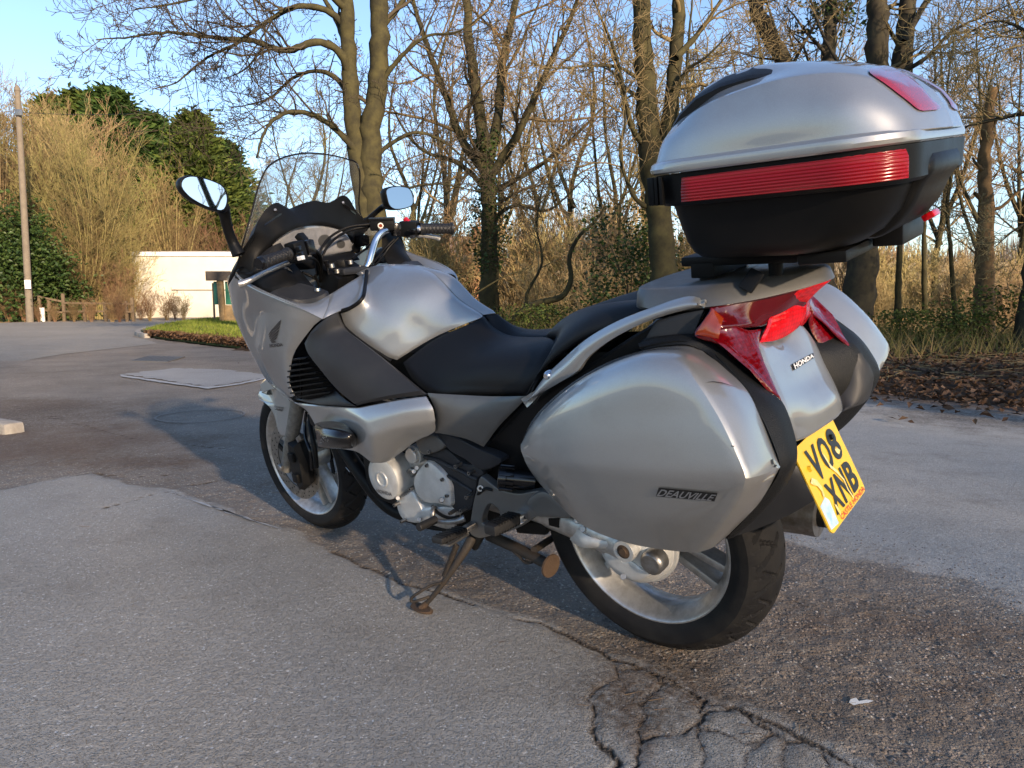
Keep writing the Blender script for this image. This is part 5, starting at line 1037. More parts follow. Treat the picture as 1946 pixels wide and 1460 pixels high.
def soil_mat():
    m = bpy.data.materials.new('soil_and_field'); m.use_nodes = True; n, l = nodes(m); b = n['Principled BSDF']; b.inputs['Roughness'].default_value = 1; b.inputs['Specular IOR Level'].default_value = .1
    tc = n.new('ShaderNodeTexCoord'); sp = n.new('ShaderNodeSeparateXYZ'); l.new(tc.outputs['Object'], sp.inputs[0])
    t = n.new('ShaderNodeTexNoise'); t.inputs['Scale'].default_value = 1.7; t.inputs['Detail'].default_value = 9; t.inputs['Roughness'].default_value = .7; l.new(tc.outputs['Object'], t.inputs[0])
    r = n.new('ShaderNodeValToRGB'); r.color_ramp.elements[0].color = (.028, .02, .014, 1); r.color_ramp.elements[0].position = .35; r.color_ramp.elements[1].color = (.085, .055, .036, 1); r.color_ramp.elements[1].position = .66; l.new(t.outputs['Fac'], r.inputs[0])
    t2 = n.new('ShaderNodeTexNoise'); t2.inputs['Scale'].default_value = .5; t2.inputs['Detail'].default_value = 10; t2.inputs['Roughness'].default_value = .75; l.new(tc.outputs['Object'], t2.inputs[0])
    r2 = n.new('ShaderNodeValToRGB'); r2.color_ramp.elements[0].color = (.28, .185, .085, 1); r2.color_ramp.elements[0].position = .3; r2.color_ramp.elements[1].color = (.50, .36, .19, 1); r2.color_ramp.elements[1].position = .7; l.new(t2.outputs['Fac'], r2.inputs[0])
    mr = n.new('ShaderNodeMapRange'); mr.inputs['From Min'].default_value = 15; mr.inputs['From Max'].default_value = 22; l.new(sp.outputs['Y'], mr.inputs['Value'])
    mx = n.new('ShaderNodeMix'); mx.data_type = 'RGBA'; l.new(mr.outputs[0], mx.inputs['Factor']); l.new(r.outputs[0], mx.inputs['A']); l.new(r2.outputs[0], mx.inputs['B']); l.new(mx.outputs['Result'], b.inputs['Base Color'])
    bp = n.new('ShaderNodeBump'); bp.inputs['Strength'].default_value = .8; bp.inputs['Distance'].default_value = .05; l.new(t.outputs['Fac'], bp.inputs['Height']); l.new(bp.outputs[0], b.inputs['Normal']); return m
nx, ny = len(xs), len(ys)
kind(mk('ground', np.stack([X_, Y_g, Zg], -1).reshape(-1, 3), [(j * nx + i, j * nx + i + 1, j * nx + nx + i + 1, j * nx + nx + i) for j in range(ny - 1) for i in range(nx - 1)], soil_mat(), None, angle=60), 'structure')
# lighter worn carriageway farther off, tar patches
wp = [gpx(-60, 700)[:2], gpx(120, 672)[:2], gpx(300, 652)[:2], gpx(250, 640)[:2], gpx(300, 620)[:2], gpx(420, 606)[:2], (-11, 60), gpx(408, 600)[:2], gpx(250, 606)[:2], gpx(75, 611)[:2], gpx(0, 614)[:2], (-40, 26.5), (-60, 25), (-30, 10)]
kind(slab('carriageway', jag(wp, 1.2, .05, R0, True), -.009, FARM), 'structure')
kind(slab('tar_patch', jag([gpx(*p)[:2] for p in ((228, 712), (330, 700), (420, 702), (520, 714), (470, 724), (396, 736), (310, 722))], .06, .028, R0, True), .002, PATM), 'structure')
CHALK = mat('chalky_edge', (.42, .42, .41), .9, noise=(18, .8, (.2, .2, .2)))
for P, w in ((((228, 713), (300, 724), (396, 737), (455, 729), (520, 715)), 3.), (((352, 948), (400, 964), (450, 980), (505, 998), (545, 1010)), 2.2)):
    a = [gpx(u, v)[:2] for u, v in P]; b = [gpx(u, v + w)[:2] for u, v in P][::-1]
    kind(slab('chalky_joint', jag(a, .06, .008, R0)[:-1] + jag(b, .06, .008, R0)[:-1], .0065, CHALK), 'structure')
# near surface as a dense relief mesh: newer grey surfacing, rough old tarmac, smooth strip, cracks
zz = lambda L: [gpx(1000 + x / 2.057, 1100 + y / 2.057)[:2] for x, y in L]
seam = np.array([gpx(u, v)[:2] for u, v in [(-900, 1120), (-200, 968), (0, 930), (172, 897), (265, 918), (345, 943), (444, 974), (555, 1008), (640, 1046), (700, 1076), (780, 1110), (900, 1150), (1000, 1180), (1063, 1203), (1130, 1232), (1165, 1252), (1267, 1290), (1311, 1314), (1350, 1338), (1410, 1350), (1467, 1377), (1535, 1411), (1622, 1455), (1700, 1500), (1900, 1640)]])
sm_edge = np.array([gpx(u, v)[:2] for u, v in [(960, 742), (1100, 775), (1200, 812), (1300, 880), (1400, 950), (1500, 1015), (1600, 1058), (1690, 1080), (1780, 1098), (1870, 1120), (1946, 1152), (2100, 1200), (2500, 1320)]])
cracks = [zz(c) for c in ([(265, 450), (262, 520), (270, 600), (310, 670), (350, 735), (380, 860)], [(345, 330), (360, 385), (410, 440), (452, 495), (462, 560), (455, 640), (425, 740), (410, 860)], [(265, 450), (300, 420), (360, 385)], [(540, 415), (500, 450), (452, 495)], [(800, 520), (740, 530), (692, 550), (640, 580), (585, 602), (520, 620), (458, 640)], [(692, 550), (665, 590), (650, 622), (672, 670), (692, 722), (700, 860)], [(692, 550), (680, 490), (620, 430), (540, 415)], [(700, 592), (790, 618), (850, 648), (930, 630), (960, 600)], [(960, 600), (930, 640), (872, 688), (860, 740), (850, 860)], [(960, 600), (1000, 632), (1022, 652), (1015, 700), (1022, 745), (1020, 860)], [(1022, 652), (1090, 640), (1140, 690), (1172, 722), (1180, 860)], [(375, 362), (470, 358), (540, 415)], [(815, 500), (880, 548), (960, 600)])]
cracks += [[gpx(u, v)[:2] for u, v in c] for c in ([(0, 930), (80, 915), (172, 897), (250, 905), (330, 900)], [(175, 985), (205, 965), (250, 952), (300, 940)], [(20, 770), (130, 800), (250, 830), (420, 850), (560, 820)], [(900, 1150), (760, 1105), (690, 1075)], [(560, 870), (450, 905), (360, 920)])]
def seg_d(x, y, P, signed=False):
    best = np.full(np.shape(x), 1e9); sg = np.ones(np.shape(x))
    for a, b_ in zip(P[:-1], P[1:]):
        a, b_ = np.asarray(a), np.asarray(b_); ab = b_ - a; t = np.clip(((x - a[0]) * ab[0] + (y - a[1]) * ab[1]) / (ab @ ab + 1e-12), 0, 1); dx, dy = x - a[0] - t * ab[0], y - a[1] - t * ab[1]; d = np.hypot(dx, dy); u = d < best; best = np.where(u, d, best); sg = np.where(u, np.sign(ab[0] * dy - ab[1] * dx), sg)
    return best * sg if signed else best
def vnoise(x, y, f, seed):
    g = np.random.default_rng(seed); T = g.uniform(-1, 1, (64, 64)); u, v = x * f, y * f; i, j = np.floor(u).astype(int), np.floor(v).astype(int); a, c = u - i, v - j; a, c = a * a * (3 - 2 * a), c * c * (3 - 2 * c); q = lambda p, r: T[p % 64, r % 64]
    return (q(i, j) * (1 - a) + q(i + 1, j) * a) * (1 - c) + (q(i, j + 1) * (1 - a) + q(i + 1, j + 1) * a) * c
gxs = np.concatenate([np.arange(-9.5, -3.2, .09), np.arange(-3.2, -1.3, .022), np.arange(-1.3, .05, .012), np.arange(.05, 1.15, .009), np.arange(1.15, 3.4, .022), np.arange(3.4, 9.5, .09)]); gys = [.75]
while gys[-1] < 10.8: gys.append(gys[-1] + (.009 if 1.15 < gys[-1] < 2.2 else .012 if gys[-1] < 3.2 else .014 + .0055 * max(0, gys[-1] - 1.)))
gys = np.array(gys); GX, GY = np.meshgrid(gxs, gys)
w1 = .035 * vnoise(GX, GY, 3.1, 1) + .02 * vnoise(GX, GY, 9.7, 2) + .01 * vnoise(GX, GY, 27., 3)
wx, wy = GX + .012 * vnoise(GX, GY, 14, 4) + .006 * vnoise(GX, GY, 41, 5), GY + .012 * vnoise(GX, GY, 14, 6) + .006 * vnoise(GX, GY, 41, 7)
sdist = -seg_d(GX, GY, seam, True) + w1; grey = np.clip(.5 + sdist / .10, 0, 1)
smd = seg_d(GX, GY, sm_edge, True) + 2.2 * w1; smooth_w = np.clip(.5 + smd / .35, 0, 1)
cd = np.full(GX.shape, 9.)
for c in cracks: cd = np.minimum(cd, seg_d(wx, wy, c))
cwid = .012 + .008 * vnoise(GX, GY, 6., 8); crk = np.clip(1.12 - cd / np.maximum(cwid * .85, .0085), 0, 1) * np.clip(.85 + .4 * vnoise(GX, GY, 4., 21), .5, 1)
rimd = np.abs(-seg_d(wx, wy, seam, True)); crk = np.maximum(crk, np.clip(1 - rimd / (.016 + .009 * vnoise(GX, GY, 5., 9)), 0, 1) * (.45 + .45 * (vnoise(GX, GY, 2.3, 10) > -.2)))
soil = np.clip(1 + edge_d(GX, GY) / (.95 + .35 * vnoise(GX, GY, 1.3, 31)), 0, 1)
for (u, v, rx, ry, st) in ((40, 840, 1.3, .9, .75), (170, 850, 1.1, .55, .6), (300, 875, .7, .2, .65), (10, 770, 1.3, .7, .6), (620, 920, .6, .22, .5), (1650, 1190, .7, .16, .5), (1240, 1300, .2, .09, .55), (1205, 1390, .04, .14, .6), (1800, 1300, .5, .25, .4), (520, 845, .9, .1, .45)):
    q = gpx(u, v); soil = np.maximum(soil, st * np.clip(1.25 - np.hypot((GX - q[0]) / rx, (GY - q[1]) / ry) + .35 * vnoise(GX, GY, 2.6, 32) + .2 * vnoise(GX, GY, 8., 33), 0, 1))
rough_h = .0022 * vnoise(GX, GY, 60, 11) + .0030 * vnoise(GX, GY, 23, 12)
GZ = -.006 + grey * .009 + (1 - grey) * (1 - smooth_w) * rough_h * np.where(GY < 4, 1, .4) + .006 * vnoise(GX, GY, 1.1, 13) * .6 - crk * .006
GZ -= .006 * np.clip((np.abs(GX) - 8.5), 0, 1)
ok = edge_d(GX, GY) < .15; keepq = ok[:-1, :-1] & ok[1:, :-1] & ok[:-1, 1:] & ok[1:, 1:]
nxg = len(gxs); jj, ii = np.nonzero(keepq); Fq = np.stack([jj * nxg + ii, jj * nxg + ii + 1, jj * nxg + nxg + ii + 1, jj * nxg + nxg + ii], -1)
# ------------------------------------------------------------------ loose bits as one mass each
def scatter_mesh(name, V, F, m, k='stuff', label=None, cat=None):
    me = bpy.data.meshes.new(name); V = np.asarray(V, np.float32); F = np.asarray(F, np.int32); me.vertices.add(len(V)); me.vertices.foreach_set('co', V.ravel()); nf, kk = F.shape
    me.loops.add(nf * kk); me.loops.foreach_set('vertex_index', F.ravel()); me.polygons.add(nf); me.polygons.foreach_set('loop_start', np.arange(0, nf * kk, kk, dtype=np.int32)); me.polygons.foreach_set('loop_total', np.full(nf, kk, np.int32)); me.update(calc_edges=True); me.validate()
    o = bpy.data.objects.new(name, me); COL.objects.link(o); me.materials.append(m)
    if k: o['kind'] = k
    if label: o['label'] = label
    if cat: o['category'] = cat
    return o
near = scatter_mesh('near_road', np.stack([GX, GY, GZ], -1).reshape(-1, 3), Fq, ROADM, k='structure')
near.data.polygons.foreach_set('use_smooth', [True] * len(near.data.polygons))
for nm, arr in (('grey', grey), ('smooth', smooth_w * (1 - grey)), ('crack', crk), ('soil', soil)):
    at = near.data.attributes.new(nm, 'FLOAT', 'POINT'); at.data.foreach_set('value', arr.ravel().astype(np.float32))
NR = np.random.default_rng(5)
def leafmat(name, cols, rough=.8, trans=.25):
    m = bpy.data.materials.new(name); m.use_nodes = True; n, l = nodes(m); b = n['Principled BSDF']; b.inputs['Roughness'].default_value = rough; b.inputs['Specular IOR Level'].default_value = .25
    g = n.new('ShaderNodeNewGeometry'); r = n.new('ShaderNodeValToRGB'); e = r.color_ramp.elements
    while len(e) < len(cols): e.new(.5)
    for i, c in enumerate(cols): e[i].position = i / max(1, len(cols) - 1); e[i].color = (*c, 1)
    l.new(g.outputs['Random Per Island'], r.inputs[0]); l.new(r.outputs[0], b.inputs['Base Color'])
    if trans:
        t = n.new('ShaderNodeBsdfTranslucent'); l.new(r.outputs[0], t.inputs[0]); mx = n.new('ShaderNodeMixShader'); mx.inputs[0].default_value = trans; o = n['Material Output']; l.new(b.outputs[0], mx.inputs[1]); l.new(t.outputs[0], mx.inputs[2]); l.new(mx.outputs[0], o.inputs[0])
    return m
LITTER = leafmat('leaf_litter', [(.055, .03, .018), (.10, .055, .03), (.15, .085, .045), (.075, .04, .025), (.19, .12, .075)], trans=.1)
def leaves(P, size, flat=.5, seed=1, quad=True):
    """bent leaf blades (two triangles folded along the rib) at P"""
    g = np.random.default_rng(seed); n = len(P); s = size * g.uniform(.6, 1.3, n)[:, None]; a = g.uniform(0, 2 * np.pi, n); nrm = np.stack([g.normal(0, flat, n), g.normal(0, flat, n), np.ones(n)], -1); nrm /= np.linalg.norm(nrm, axis=1)[:, None]
    d = np.stack([np.cos(a), np.sin(a), np.zeros(n)], -1); d -= nrm * (d * nrm).sum(1)[:, None]; d /= np.linalg.norm(d, axis=1)[:, None]; w = np.cross(nrm, d); up = nrm * s * g.uniform(.05, .35, n)[:, None]
    V = np.stack([P - d * s * .5, P + w * s * .30 + up, P + d * s * .5, P - w * s * .30 + up], 1).reshape(-1, 3); i = np.arange(n)[:, None] * 4
    return V, np.concatenate([i + [0, 1, 2], i + [0, 2, 3]])
# leaf litter on the bank
n = 60000; px_, py_ = NR.uniform(-4, 11, n), NR.uniform(5, 17, n); d = edge_d(px_, py_); p = np.where(d > 0, np.exp(-d / 4.5), np.exp(d / .4) * .5); keep = NR.uniform(0, 1, n) < p; px_, py_ = px_[keep], py_[keep]
V, F = leaves(np.stack([px_, py_, np.maximum(terr(px_, py_), .0) + NR.uniform(.004, .05, len(px_))], -1), .075, .55, 2)
scatter_mesh('leaf_litter', V, F, LITTER)
# fragments on the tarmac: grit, needles
def sticks(n, cx, sx, L, r, z, seed, gx):
    g = np.random.default_rng(seed); P = np.array([gx(g) for _ in range(n)]); a = g.uniform(0, 2 * np.pi, n); l_ = L * g.uniform(.4, 1.4, n); V = []; F = []
    d = np.stack([np.cos(a), np.sin(a), g.normal(0, .06, n)], -1) * l_[:, None] / 2; s = np.stack([-np.sin(a), np.cos(a), np.zeros(n)], -1) * r; u = np.zeros((n, 3)); u[:, 2] = r * 1.2
    P = np.concatenate([P, np.full((n, 1), z)], 1); b = g.normal(0, .12, n)[:, None] * np.stack([-np.sin(a), np.cos(a), np.zeros(n)], -1) * l_[:, None]
    V = np.stack([P - d - s, P - d + s, P - d + u, P + b - s, P + b + s, P + b + u, P + d - s, P + d + s, P + d + u], 1).reshape(-1, 3); i = np.arange(n)[:, None] * 9
    return V, np.concatenate([i + np.array(q) for q in ([0, 3, 5], [0, 5, 2], [1, 2, 5], [1, 5, 4], [3, 6, 8], [3, 8, 5], [4, 5, 8], [4, 8, 7])])
def sp_pick(g):
    if g.uniform() < .78:
        c = [(1224, 1380, .12), (1190, 1280, .13), (1300, 1290, .16), (1420, 1340, .22), (1550, 1420, .2), (1700, 1220, .5), (1050, 1215, .2), (640, 930, .5), (300, 880, .5), (1850, 1400, .3), (1700, 1350, .35), (1212, 1330, .10), (1330, 1300, .2), (1240, 1250, .25)][g.integers(14)]; q = gpx(c[0], c[1])[:2]; return (q[0] + g.normal(0, c[2]), q[1] + g.normal(0, c[2] * .6))
    return (g.uniform(-3, 3), g.uniform(1.2, 6))
NEED = leafmat('dry_needles', [(.14, .085, .05), (.22, .15, .09), (.09, .055, .035), (.28, .22, .15)], trans=0)
V, F = sticks(1500, 0, 0, .017, .00035, .0045, 3, sp_pick); scatter_mesh('pine_needles', V, F, NEED)
V, F = sticks(30, 0, 0, .06, .0009, .0045, 4, sp_pick); scatter_mesh('twig_litter', V, F, NEED)
def grit(n, seed, pick, smin, smax, z):
    g = np.random.default_rng(seed); P = np.array([pick(g) for _ in range(n)]); s = g.uniform(smin, smax, n)[:, None, None]; B = np.array([(1, 0, 0), (0, 1, 0), (-1, 0, 0), (0, -1, 0), (0, 0, .8)]); V = np.concatenate([P, np.full((n, 1), z)], 1)[:, None] + B[None] * s * g.uniform(.6, 1.3, (n, 5, 1)); i = np.arange(n)[:, None] * 5
    return V.reshape(-1, 3), np.concatenate([i + np.array(q) for q in ([0, 1, 4], [1, 2, 4], [2, 3, 4], [3, 0, 4])])
GRIT = leafmat('grit', [(.10, .085, .075), (.22, .18, .15), (.34, .28, .24), (.06, .052, .046), (.45, .42, .39)], trans=0)
def rough_pick(g):
    while True:
        u, v = g.uniform(700, 1946), g.uniform(1000, 1460)
        if v > 1000 and (v - 1180) < (u - 1000) * .42 + (60 if u > 1150 else 0) and v > 950 + (u < 1000) * 0:
            q = gpx(u, v)[:2]; return (q[0], q[1])
V, F = grit(5200, 6, rough_pick, .0012, .0048, -.005); scatter_mesh('loose_grit', V, F, GRIT)
V, F = grit(1500, 7, lambda g: (g.uniform(-2.5, 1.2), g.uniform(.9, 4.)), .0008, .0022, .004); scatter_mesh('loose_grit', V, F, GRIT)
dp_ = [(1268, 472), (1290, 466), (1300, 480), (1330, 474), (1358, 478), (1340, 486), (1305, 490), (1280, 496), (1262, 486)]
kind(slab('bird_dropping', zz(dp_), .001, mat('chalk_white', (.7, .7, .66), .8)), 'stuff')
# ------------------------------------------------------------------ kerbs, verge
CONC = mat('kerb_concrete', (.33, .30, .26), .85, noise=(14, .7, (.20, .17, .14)), bump=(90, .5))
kp = [gpx(46, 812), gpx(22, 800), gpx(-40, 793), gpx(-120, 790)]; KC = cr(np.array(kp)[:, :2], 9)
def kerb(p, q, h, w, label, grp):
    p, q = np.array([*p, h / 2 - .03]), np.array([*q, h / 2 - .03]); d = (q - p) / np.linalg.norm(q - p); o = bar('kerb_stone', p + d * .006, q - d * .006, w, h + .06, CONC, None, bev=.04); tag(o, label, 'kerb', grp); return o
kk = [gpx(30, 822), gpx(-60, 806), gpx(-160, 796)]
kerb(kk[0][:2], kk[1][:2], .07, .14, 'pale concrete kerb stone at the rounded end beside brown dirt', None)
kerb(kk[1][:2], kk[2][:2], .07, .14, 'pale concrete kerb stone following the rounded end stone', None)
vk = np.array(edge[7:15]); VC = cr(vk, 34)
for a, b in zip(VC[8:-6], VC[9:-5]): kerb(a, b, .10, .15, 'low worn kerb stone edging the grass verge', 'kerb stones round the grass verge')
# verge mound with grass
vin = [np.array(p) for p in edge[7:15]] + [np.array((-8, 60)), np.array((-3.2, 40)), np.array((-2.5, 22))]; vin = np.array(vin); c = vin.mean(0)
GRASSB = mat('verge_turf', (.06, .085, .018), .95, noise=(3, .8, (.035, .028, .014)), bump=(60, .6))
vm = slab('verge', [c + (p - c) * .985 for p in vin], .09, GRASSB, thick=.1); kind(vm, 'structure')
def in_poly(x, y, P):
    r = np.zeros(len(x), bool); n = len(P)
    for i in range(n):
        x1, y1 = P[i]; x2, y2 = P[i - 1]; cnd = ((y1 > y) != (y2 > y)) & (x < (x2 - x1) * (y - y1) / (y2 - y1 + 1e-12) + x1); r ^= cnd
    return r
def blades(P, h, w, lean, seed, seg=1):
    g = np.random.default_rng(seed); n = len(P); a = g.uniform(0, 2 * np.pi, n); hh = h * g.uniform(.5, 1.3, n); s = np.stack([np.cos(a), np.sin(a), np.zeros(n)], -1) * w / 2; t = np.stack([g.normal(0, lean, n), g.normal(0, lean, n), np.ones(n)], -1) * hh[:, None]
    V = np.stack([P - s, P + s, P + t], 1).reshape(-1, 3); return V, np.arange(n * 3).reshape(n, 3)
gx_, gy_ = NR.uniform(vin[:, 0].min(), vin[:, 0].max(), 60000), NR.uniform(vin[:, 1].min(), 45, 60000); k = in_poly(gx_, gy_, c + (vin - c) * .97); k &= (edge_d(gx_, gy_) > .9) | (gx_ < -5.2); gx_, gy_ = gx_[k], gy_[k]
V, F = blades(np.stack([gx_, gy_, np.full(len(gx_), .088)], -1), .09, .03, .35, 8); scatter_mesh('verge_grass', V, F, leafmat('green_grass', [(.09, .14, .014), (.14, .19, .025), (.21, .23, .05), (.12, .15, .025)], trans=.3))
# muddy leaf bank at the front of the verge
n = 16000; t = NR.uniform(0, 1, n); q = cr(np.array(edge[6:11]), 200); i = (t * 199).astype(int); off = NR.exponential(.75, n); nrm = np.gradient(q, axis=0)[i]; nrm = np.stack([nrm[:, 1], -nrm[:, 0]], -1); nrm /= np.linalg.norm(nrm, axis=1)[:, None]; nrm *= np.sign(nrm[:, 1:2])
P = q[i] + nrm * off[:, None]; V, F = leaves(np.stack([P[:, 0], P[:, 1], .05 + NR.uniform(0, .12, n) * np.exp(-off)], -1), .10, .7, 12); scatter_mesh('leaf_bank', V, F, LITTER)
# iron drain cover and round cover in the road
IRON = mat('cast_iron', (.15, .138, .12), .6, .3, noise=(30, .6, (.10, .08, .06)), bump=(80, .4))
dq = [gpx(*p)[:2] for p in ((246, 686), (285, 676), (352, 678), (318, 688))]; dr = slab('drain_cover', dq, .002, IRON, thick=.02); tag(dr, 'dark rectangular iron drain cover set in the road', 'drain cover')
A_, B_, C_, D_ = [np.array(q) for q in dq]
for i in range(7):
    t0, t1 = (i + .25) / 7, (i + .7) / 7; slab('drain_slot', [A_ + (B_ - A_) * .12 + (D_ - A_) * t0 * .98 + .0, B_ - (B_ - A_) * .12 + (C_ - B_) * t0 * .98, B_ - (B_ - A_) * .12 + (C_ - B_) * t1 * .98, A_ + (B_ - A_) * .12 + (D_ - A_) * t1 * .98], .0032, BLACK, parent=dr)
mc = gpx(382, 790)[:2]; V = [(mc[0] + r * math.cos(a), mc[1] + r * math.sin(a), .003) for a in np.linspace(0, 6.283, 33)[:-1] for r in (.31, .325)]; mh = mk('manhole_cover', V, [(2 * i, 2 * i + 1, (2 * i + 3) % 64, (2 * i + 2) % 64) for i in range(32)], mat('worn_iron_rim', (.17, .15, .13), .7, noise=(20, .8, (.26, .23, .2))), None, smooth=False); tag(mh, 'worn iron rim of a round manhole cover flush with the tarmac', 'manhole cover')
# ------------------------------------------------------------------ trees: generator
def v_(a): return np.array(a, float)
def perp(d, rnd):
    a = (rnd.gauss(0, 1), rnd.gauss(0, 1), rnd.gauss(0, 1)); k = a[0] * d[0] + a[1] * d[1] + a[2] * d[2]; p = (a[0] - k * d[0], a[1] - k * d[1], a[2] - k * d[2]); L = math.sqrt(p[0]**2 + p[1]**2 + p[2]**2) + 1e-9
    return (p[0] / L, p[1] / L, p[2] / L)
def unit(d):
    L = math.sqrt(d[0]**2 + d[1]**2 + d[2]**2) + 1e-9; return (d[0] / L, d[1] / L, d[2] / L)
def grow(out, p, d, L, r, lev, rnd, S):
    """one branch and its children. S: list per level of (segments, wander, lift, children, angle, length ratio)"""
    ns, wan, lift, nch, ang, lr = S[lev]; pts_ = [p]; dirs = [d]; sl = L / ns
    for i in range(ns):
        d = unit((d[0] + rnd.gauss(0, wan), d[1] + rnd.gauss(0, wan), d[2] + rnd.gauss(0, wan) + lift)); p = (p[0] + d[0] * sl, p[1] + d[1] * sl, p[2] + d[2] * sl); pts_.append(p); dirs.append(d)
    rr_ = [max(S_MIN, r * (1 - .75 * i / ns)) for i in range(ns + 1)]; out.setdefault((lev, ns), []).append((pts_, rr_))
    if lev + 1 >= len(S): return
    k = nch if isinstance(nch, int) else rnd.randint(*nch)
    for j in range(k):
        t = .18 + .82 * (j + rnd.random()) / k; x = min(ns - 1e-6, t * ns); i = int(x); f = x - i; q = tuple(pts_[i][a] * (1 - f) + pts_[i + 1][a] * f for a in range(3)); dd = dirs[i + 1]; pp = perp(dd, rnd); an = rad(rnd.gauss(ang, 10)); c, s = math.cos(an), math.sin(an)
        nd = unit((dd[0] * c + pp[0] * s, dd[1] * c + pp[1] * s, dd[2] * c + pp[2] * s)); grow(out, q, nd, L * lr * rnd.uniform(.6, 1.25) * (1.15 - .5 * t), max(S_MIN, rr_[i] * .62), lev + 1, rnd, S)
S_MIN = .0045
def tubes(lst, k):
    """lst of (points, radii) with equal counts -> V, F"""
    P = np.array([a for a, _ in lst]); R = np.array([b for _, b in lst]); m, n = R.shape; T = np.gradient(P, axis=1); T /= np.linalg.norm(T, axis=2, keepdims=True) + 1e-12
    ref = np.array([.31, .52, .79]); b = np.cross(T, ref); b /= np.linalg.norm(b, axis=2, keepdims=True) + 1e-9; c = np.cross(T, b); w = 2 * np.pi * np.arange(k) / k
    V = P[:, :, None] + R[:, :, None, None] * (np.cos(w)[None, None, :, None] * b[:, :, None] + np.sin(w)[None, None, :, None] * c[:, :, None])
    base = (np.arange(m) * n * k)[:, None, None] + (np.arange(n - 1) * k)[None, :, None]; j = np.arange(k); j2 = (j + 1) % k
    F = np.stack([base + j, base + j2, base + k + j2, base + k + j], -1).reshape(-1, 4); return V.reshape(-1, 3), F
def merge(parts):
    Vs, Fs, o = [], [], 0
    for V, F in parts: Vs.append(V); Fs.append(F + o); o += len(V)
    return np.concatenate(Vs), np.concatenate(Fs)
def barkmat(name, a, b, sc=9):
    return mat(name, a, .95, spec=.15, noise=(sc, .9, b), bump=(38, .9))
BARK = barkmat('mossy_bark', (.030, .027, .016), (.066, .058, .026), 5)
BARKD = barkmat('dark_bark', (.034, .029, .022), (.062, .053, .032), 6)
TWIG = mat('twigs', (.13, .098, .052), .9, spec=.15, noise=(2, .6, (.20, .155, .075)))
TWIGD = mat('dark_twigs', (.062, .050, .034), .9, spec=.15)
GOLD = mat('golden_twigs', (.21, .15, .075), .9, spec=.15, noise=(1.2, .8, (.29, .23, .11)))
GOLD2 = mat('olive_twigs', (.22, .185, .07), .9, spec=.15, noise=(1.2, .8, (.28, .21, .10)))
RUSTW = mat('russet_twigs', (.16, .095, .05), .9, spec=.15, noise=(1.2, .8, (.21, .15, .08)))
DEADW = mat('dead_wood', (.20, .125, .06), .85, spec=.15, noise=(7, .9, (.07, .05, .03)), bump=(30, .9))
CONI = leafmat('conifer_foliage', [(.016, .04, .010), (.03, .065, .014), (.055, .095, .018), (.022, .05, .012)], trans=.15)
CONI2 = leafmat('olive_conifer_foliage', [(.03, .05, .012), (.06, .09, .016), (.095, .12, .022), (.04, .065, .014)], trans=.15)
IVYM = leafmat('ivy_leaves', [(.014, .03, .010), (.028, .055, .014), (.05, .085, .02), (.02, .042, .012), (.075, .10, .03)], rough=.45, trans=.12)
BRAM = leafmat('bramble_leaves', [(.03, .055, .014), (.06, .09, .02), (.10, .13, .03), (.12, .10, .035)], trans=.25)
RUSTL = leafmat('withered_leaves', [(.16, .07, .03), (.24, .12, .05), (.30, .17, .07)], trans=.3)
def objvar(m, lo, hi, hue=.02):
    n, l = nodes(m); b = n['Principled BSDF']; src = b.inputs['Base Color'].links[0].from_socket; oi = n.new('ShaderNodeObjectInfo'); h = n.new('ShaderNodeHueSaturation')
    mr = n.new('ShaderNodeMapRange'); mr.inputs['To Min'].default_value = lo; mr.inputs['To Max'].default_value = hi; l.new(oi.outputs['Random'], mr.inputs[0]); l.new(mr.outputs[0], h.inputs['Value'])
    ml = n.new('ShaderNodeMath'); ml.operation = 'MULTIPLY'; ml.inputs[1].default_value = 7.31; l.new(oi.outputs['Random'], ml.inputs[0]); fr = n.new('ShaderNodeMath'); fr.operation = 'FRACT'; l.new(ml.outputs[0], fr.inputs[0])
    m2 = n.new('ShaderNodeMapRange'); m2.inputs['To Min'].default_value = .5 - hue; m2.inputs['To Max'].default_value = .5 + hue; l.new(fr.outputs[0], m2.inputs[0]); l.new(m2.outputs[0], h.inputs['Hue']); l.new(src, h.inputs['Color']); l.new(h.outputs[0], b.inputs['Base Color'])
for m_ in (GOLD, GOLD2, RUSTW): objvar(m_, .55, 1.3, .025)
objvar(TWIG, .8, 1.5, .015)
def part_mesh(name, V, F, m, parent):
    o = scatter_mesh(name, V, F, m, k=None); o.parent = parent; return o
def smooth(o): o.data.polygons.foreach_set('use_smooth', [True] * len(o.data.polygons)); return o
def limb_path(px, depth, z=0, dz=None, n=None, rnd=None):
    """px list -> world path at a depth that drifts from depth to depth+dz"""
    k = len(px); dz = dz or 0
    P = np.array([wpx(u, v, depth + dz * i / (k - 1)) for i, (u, v) in enumerate(px)]); return P
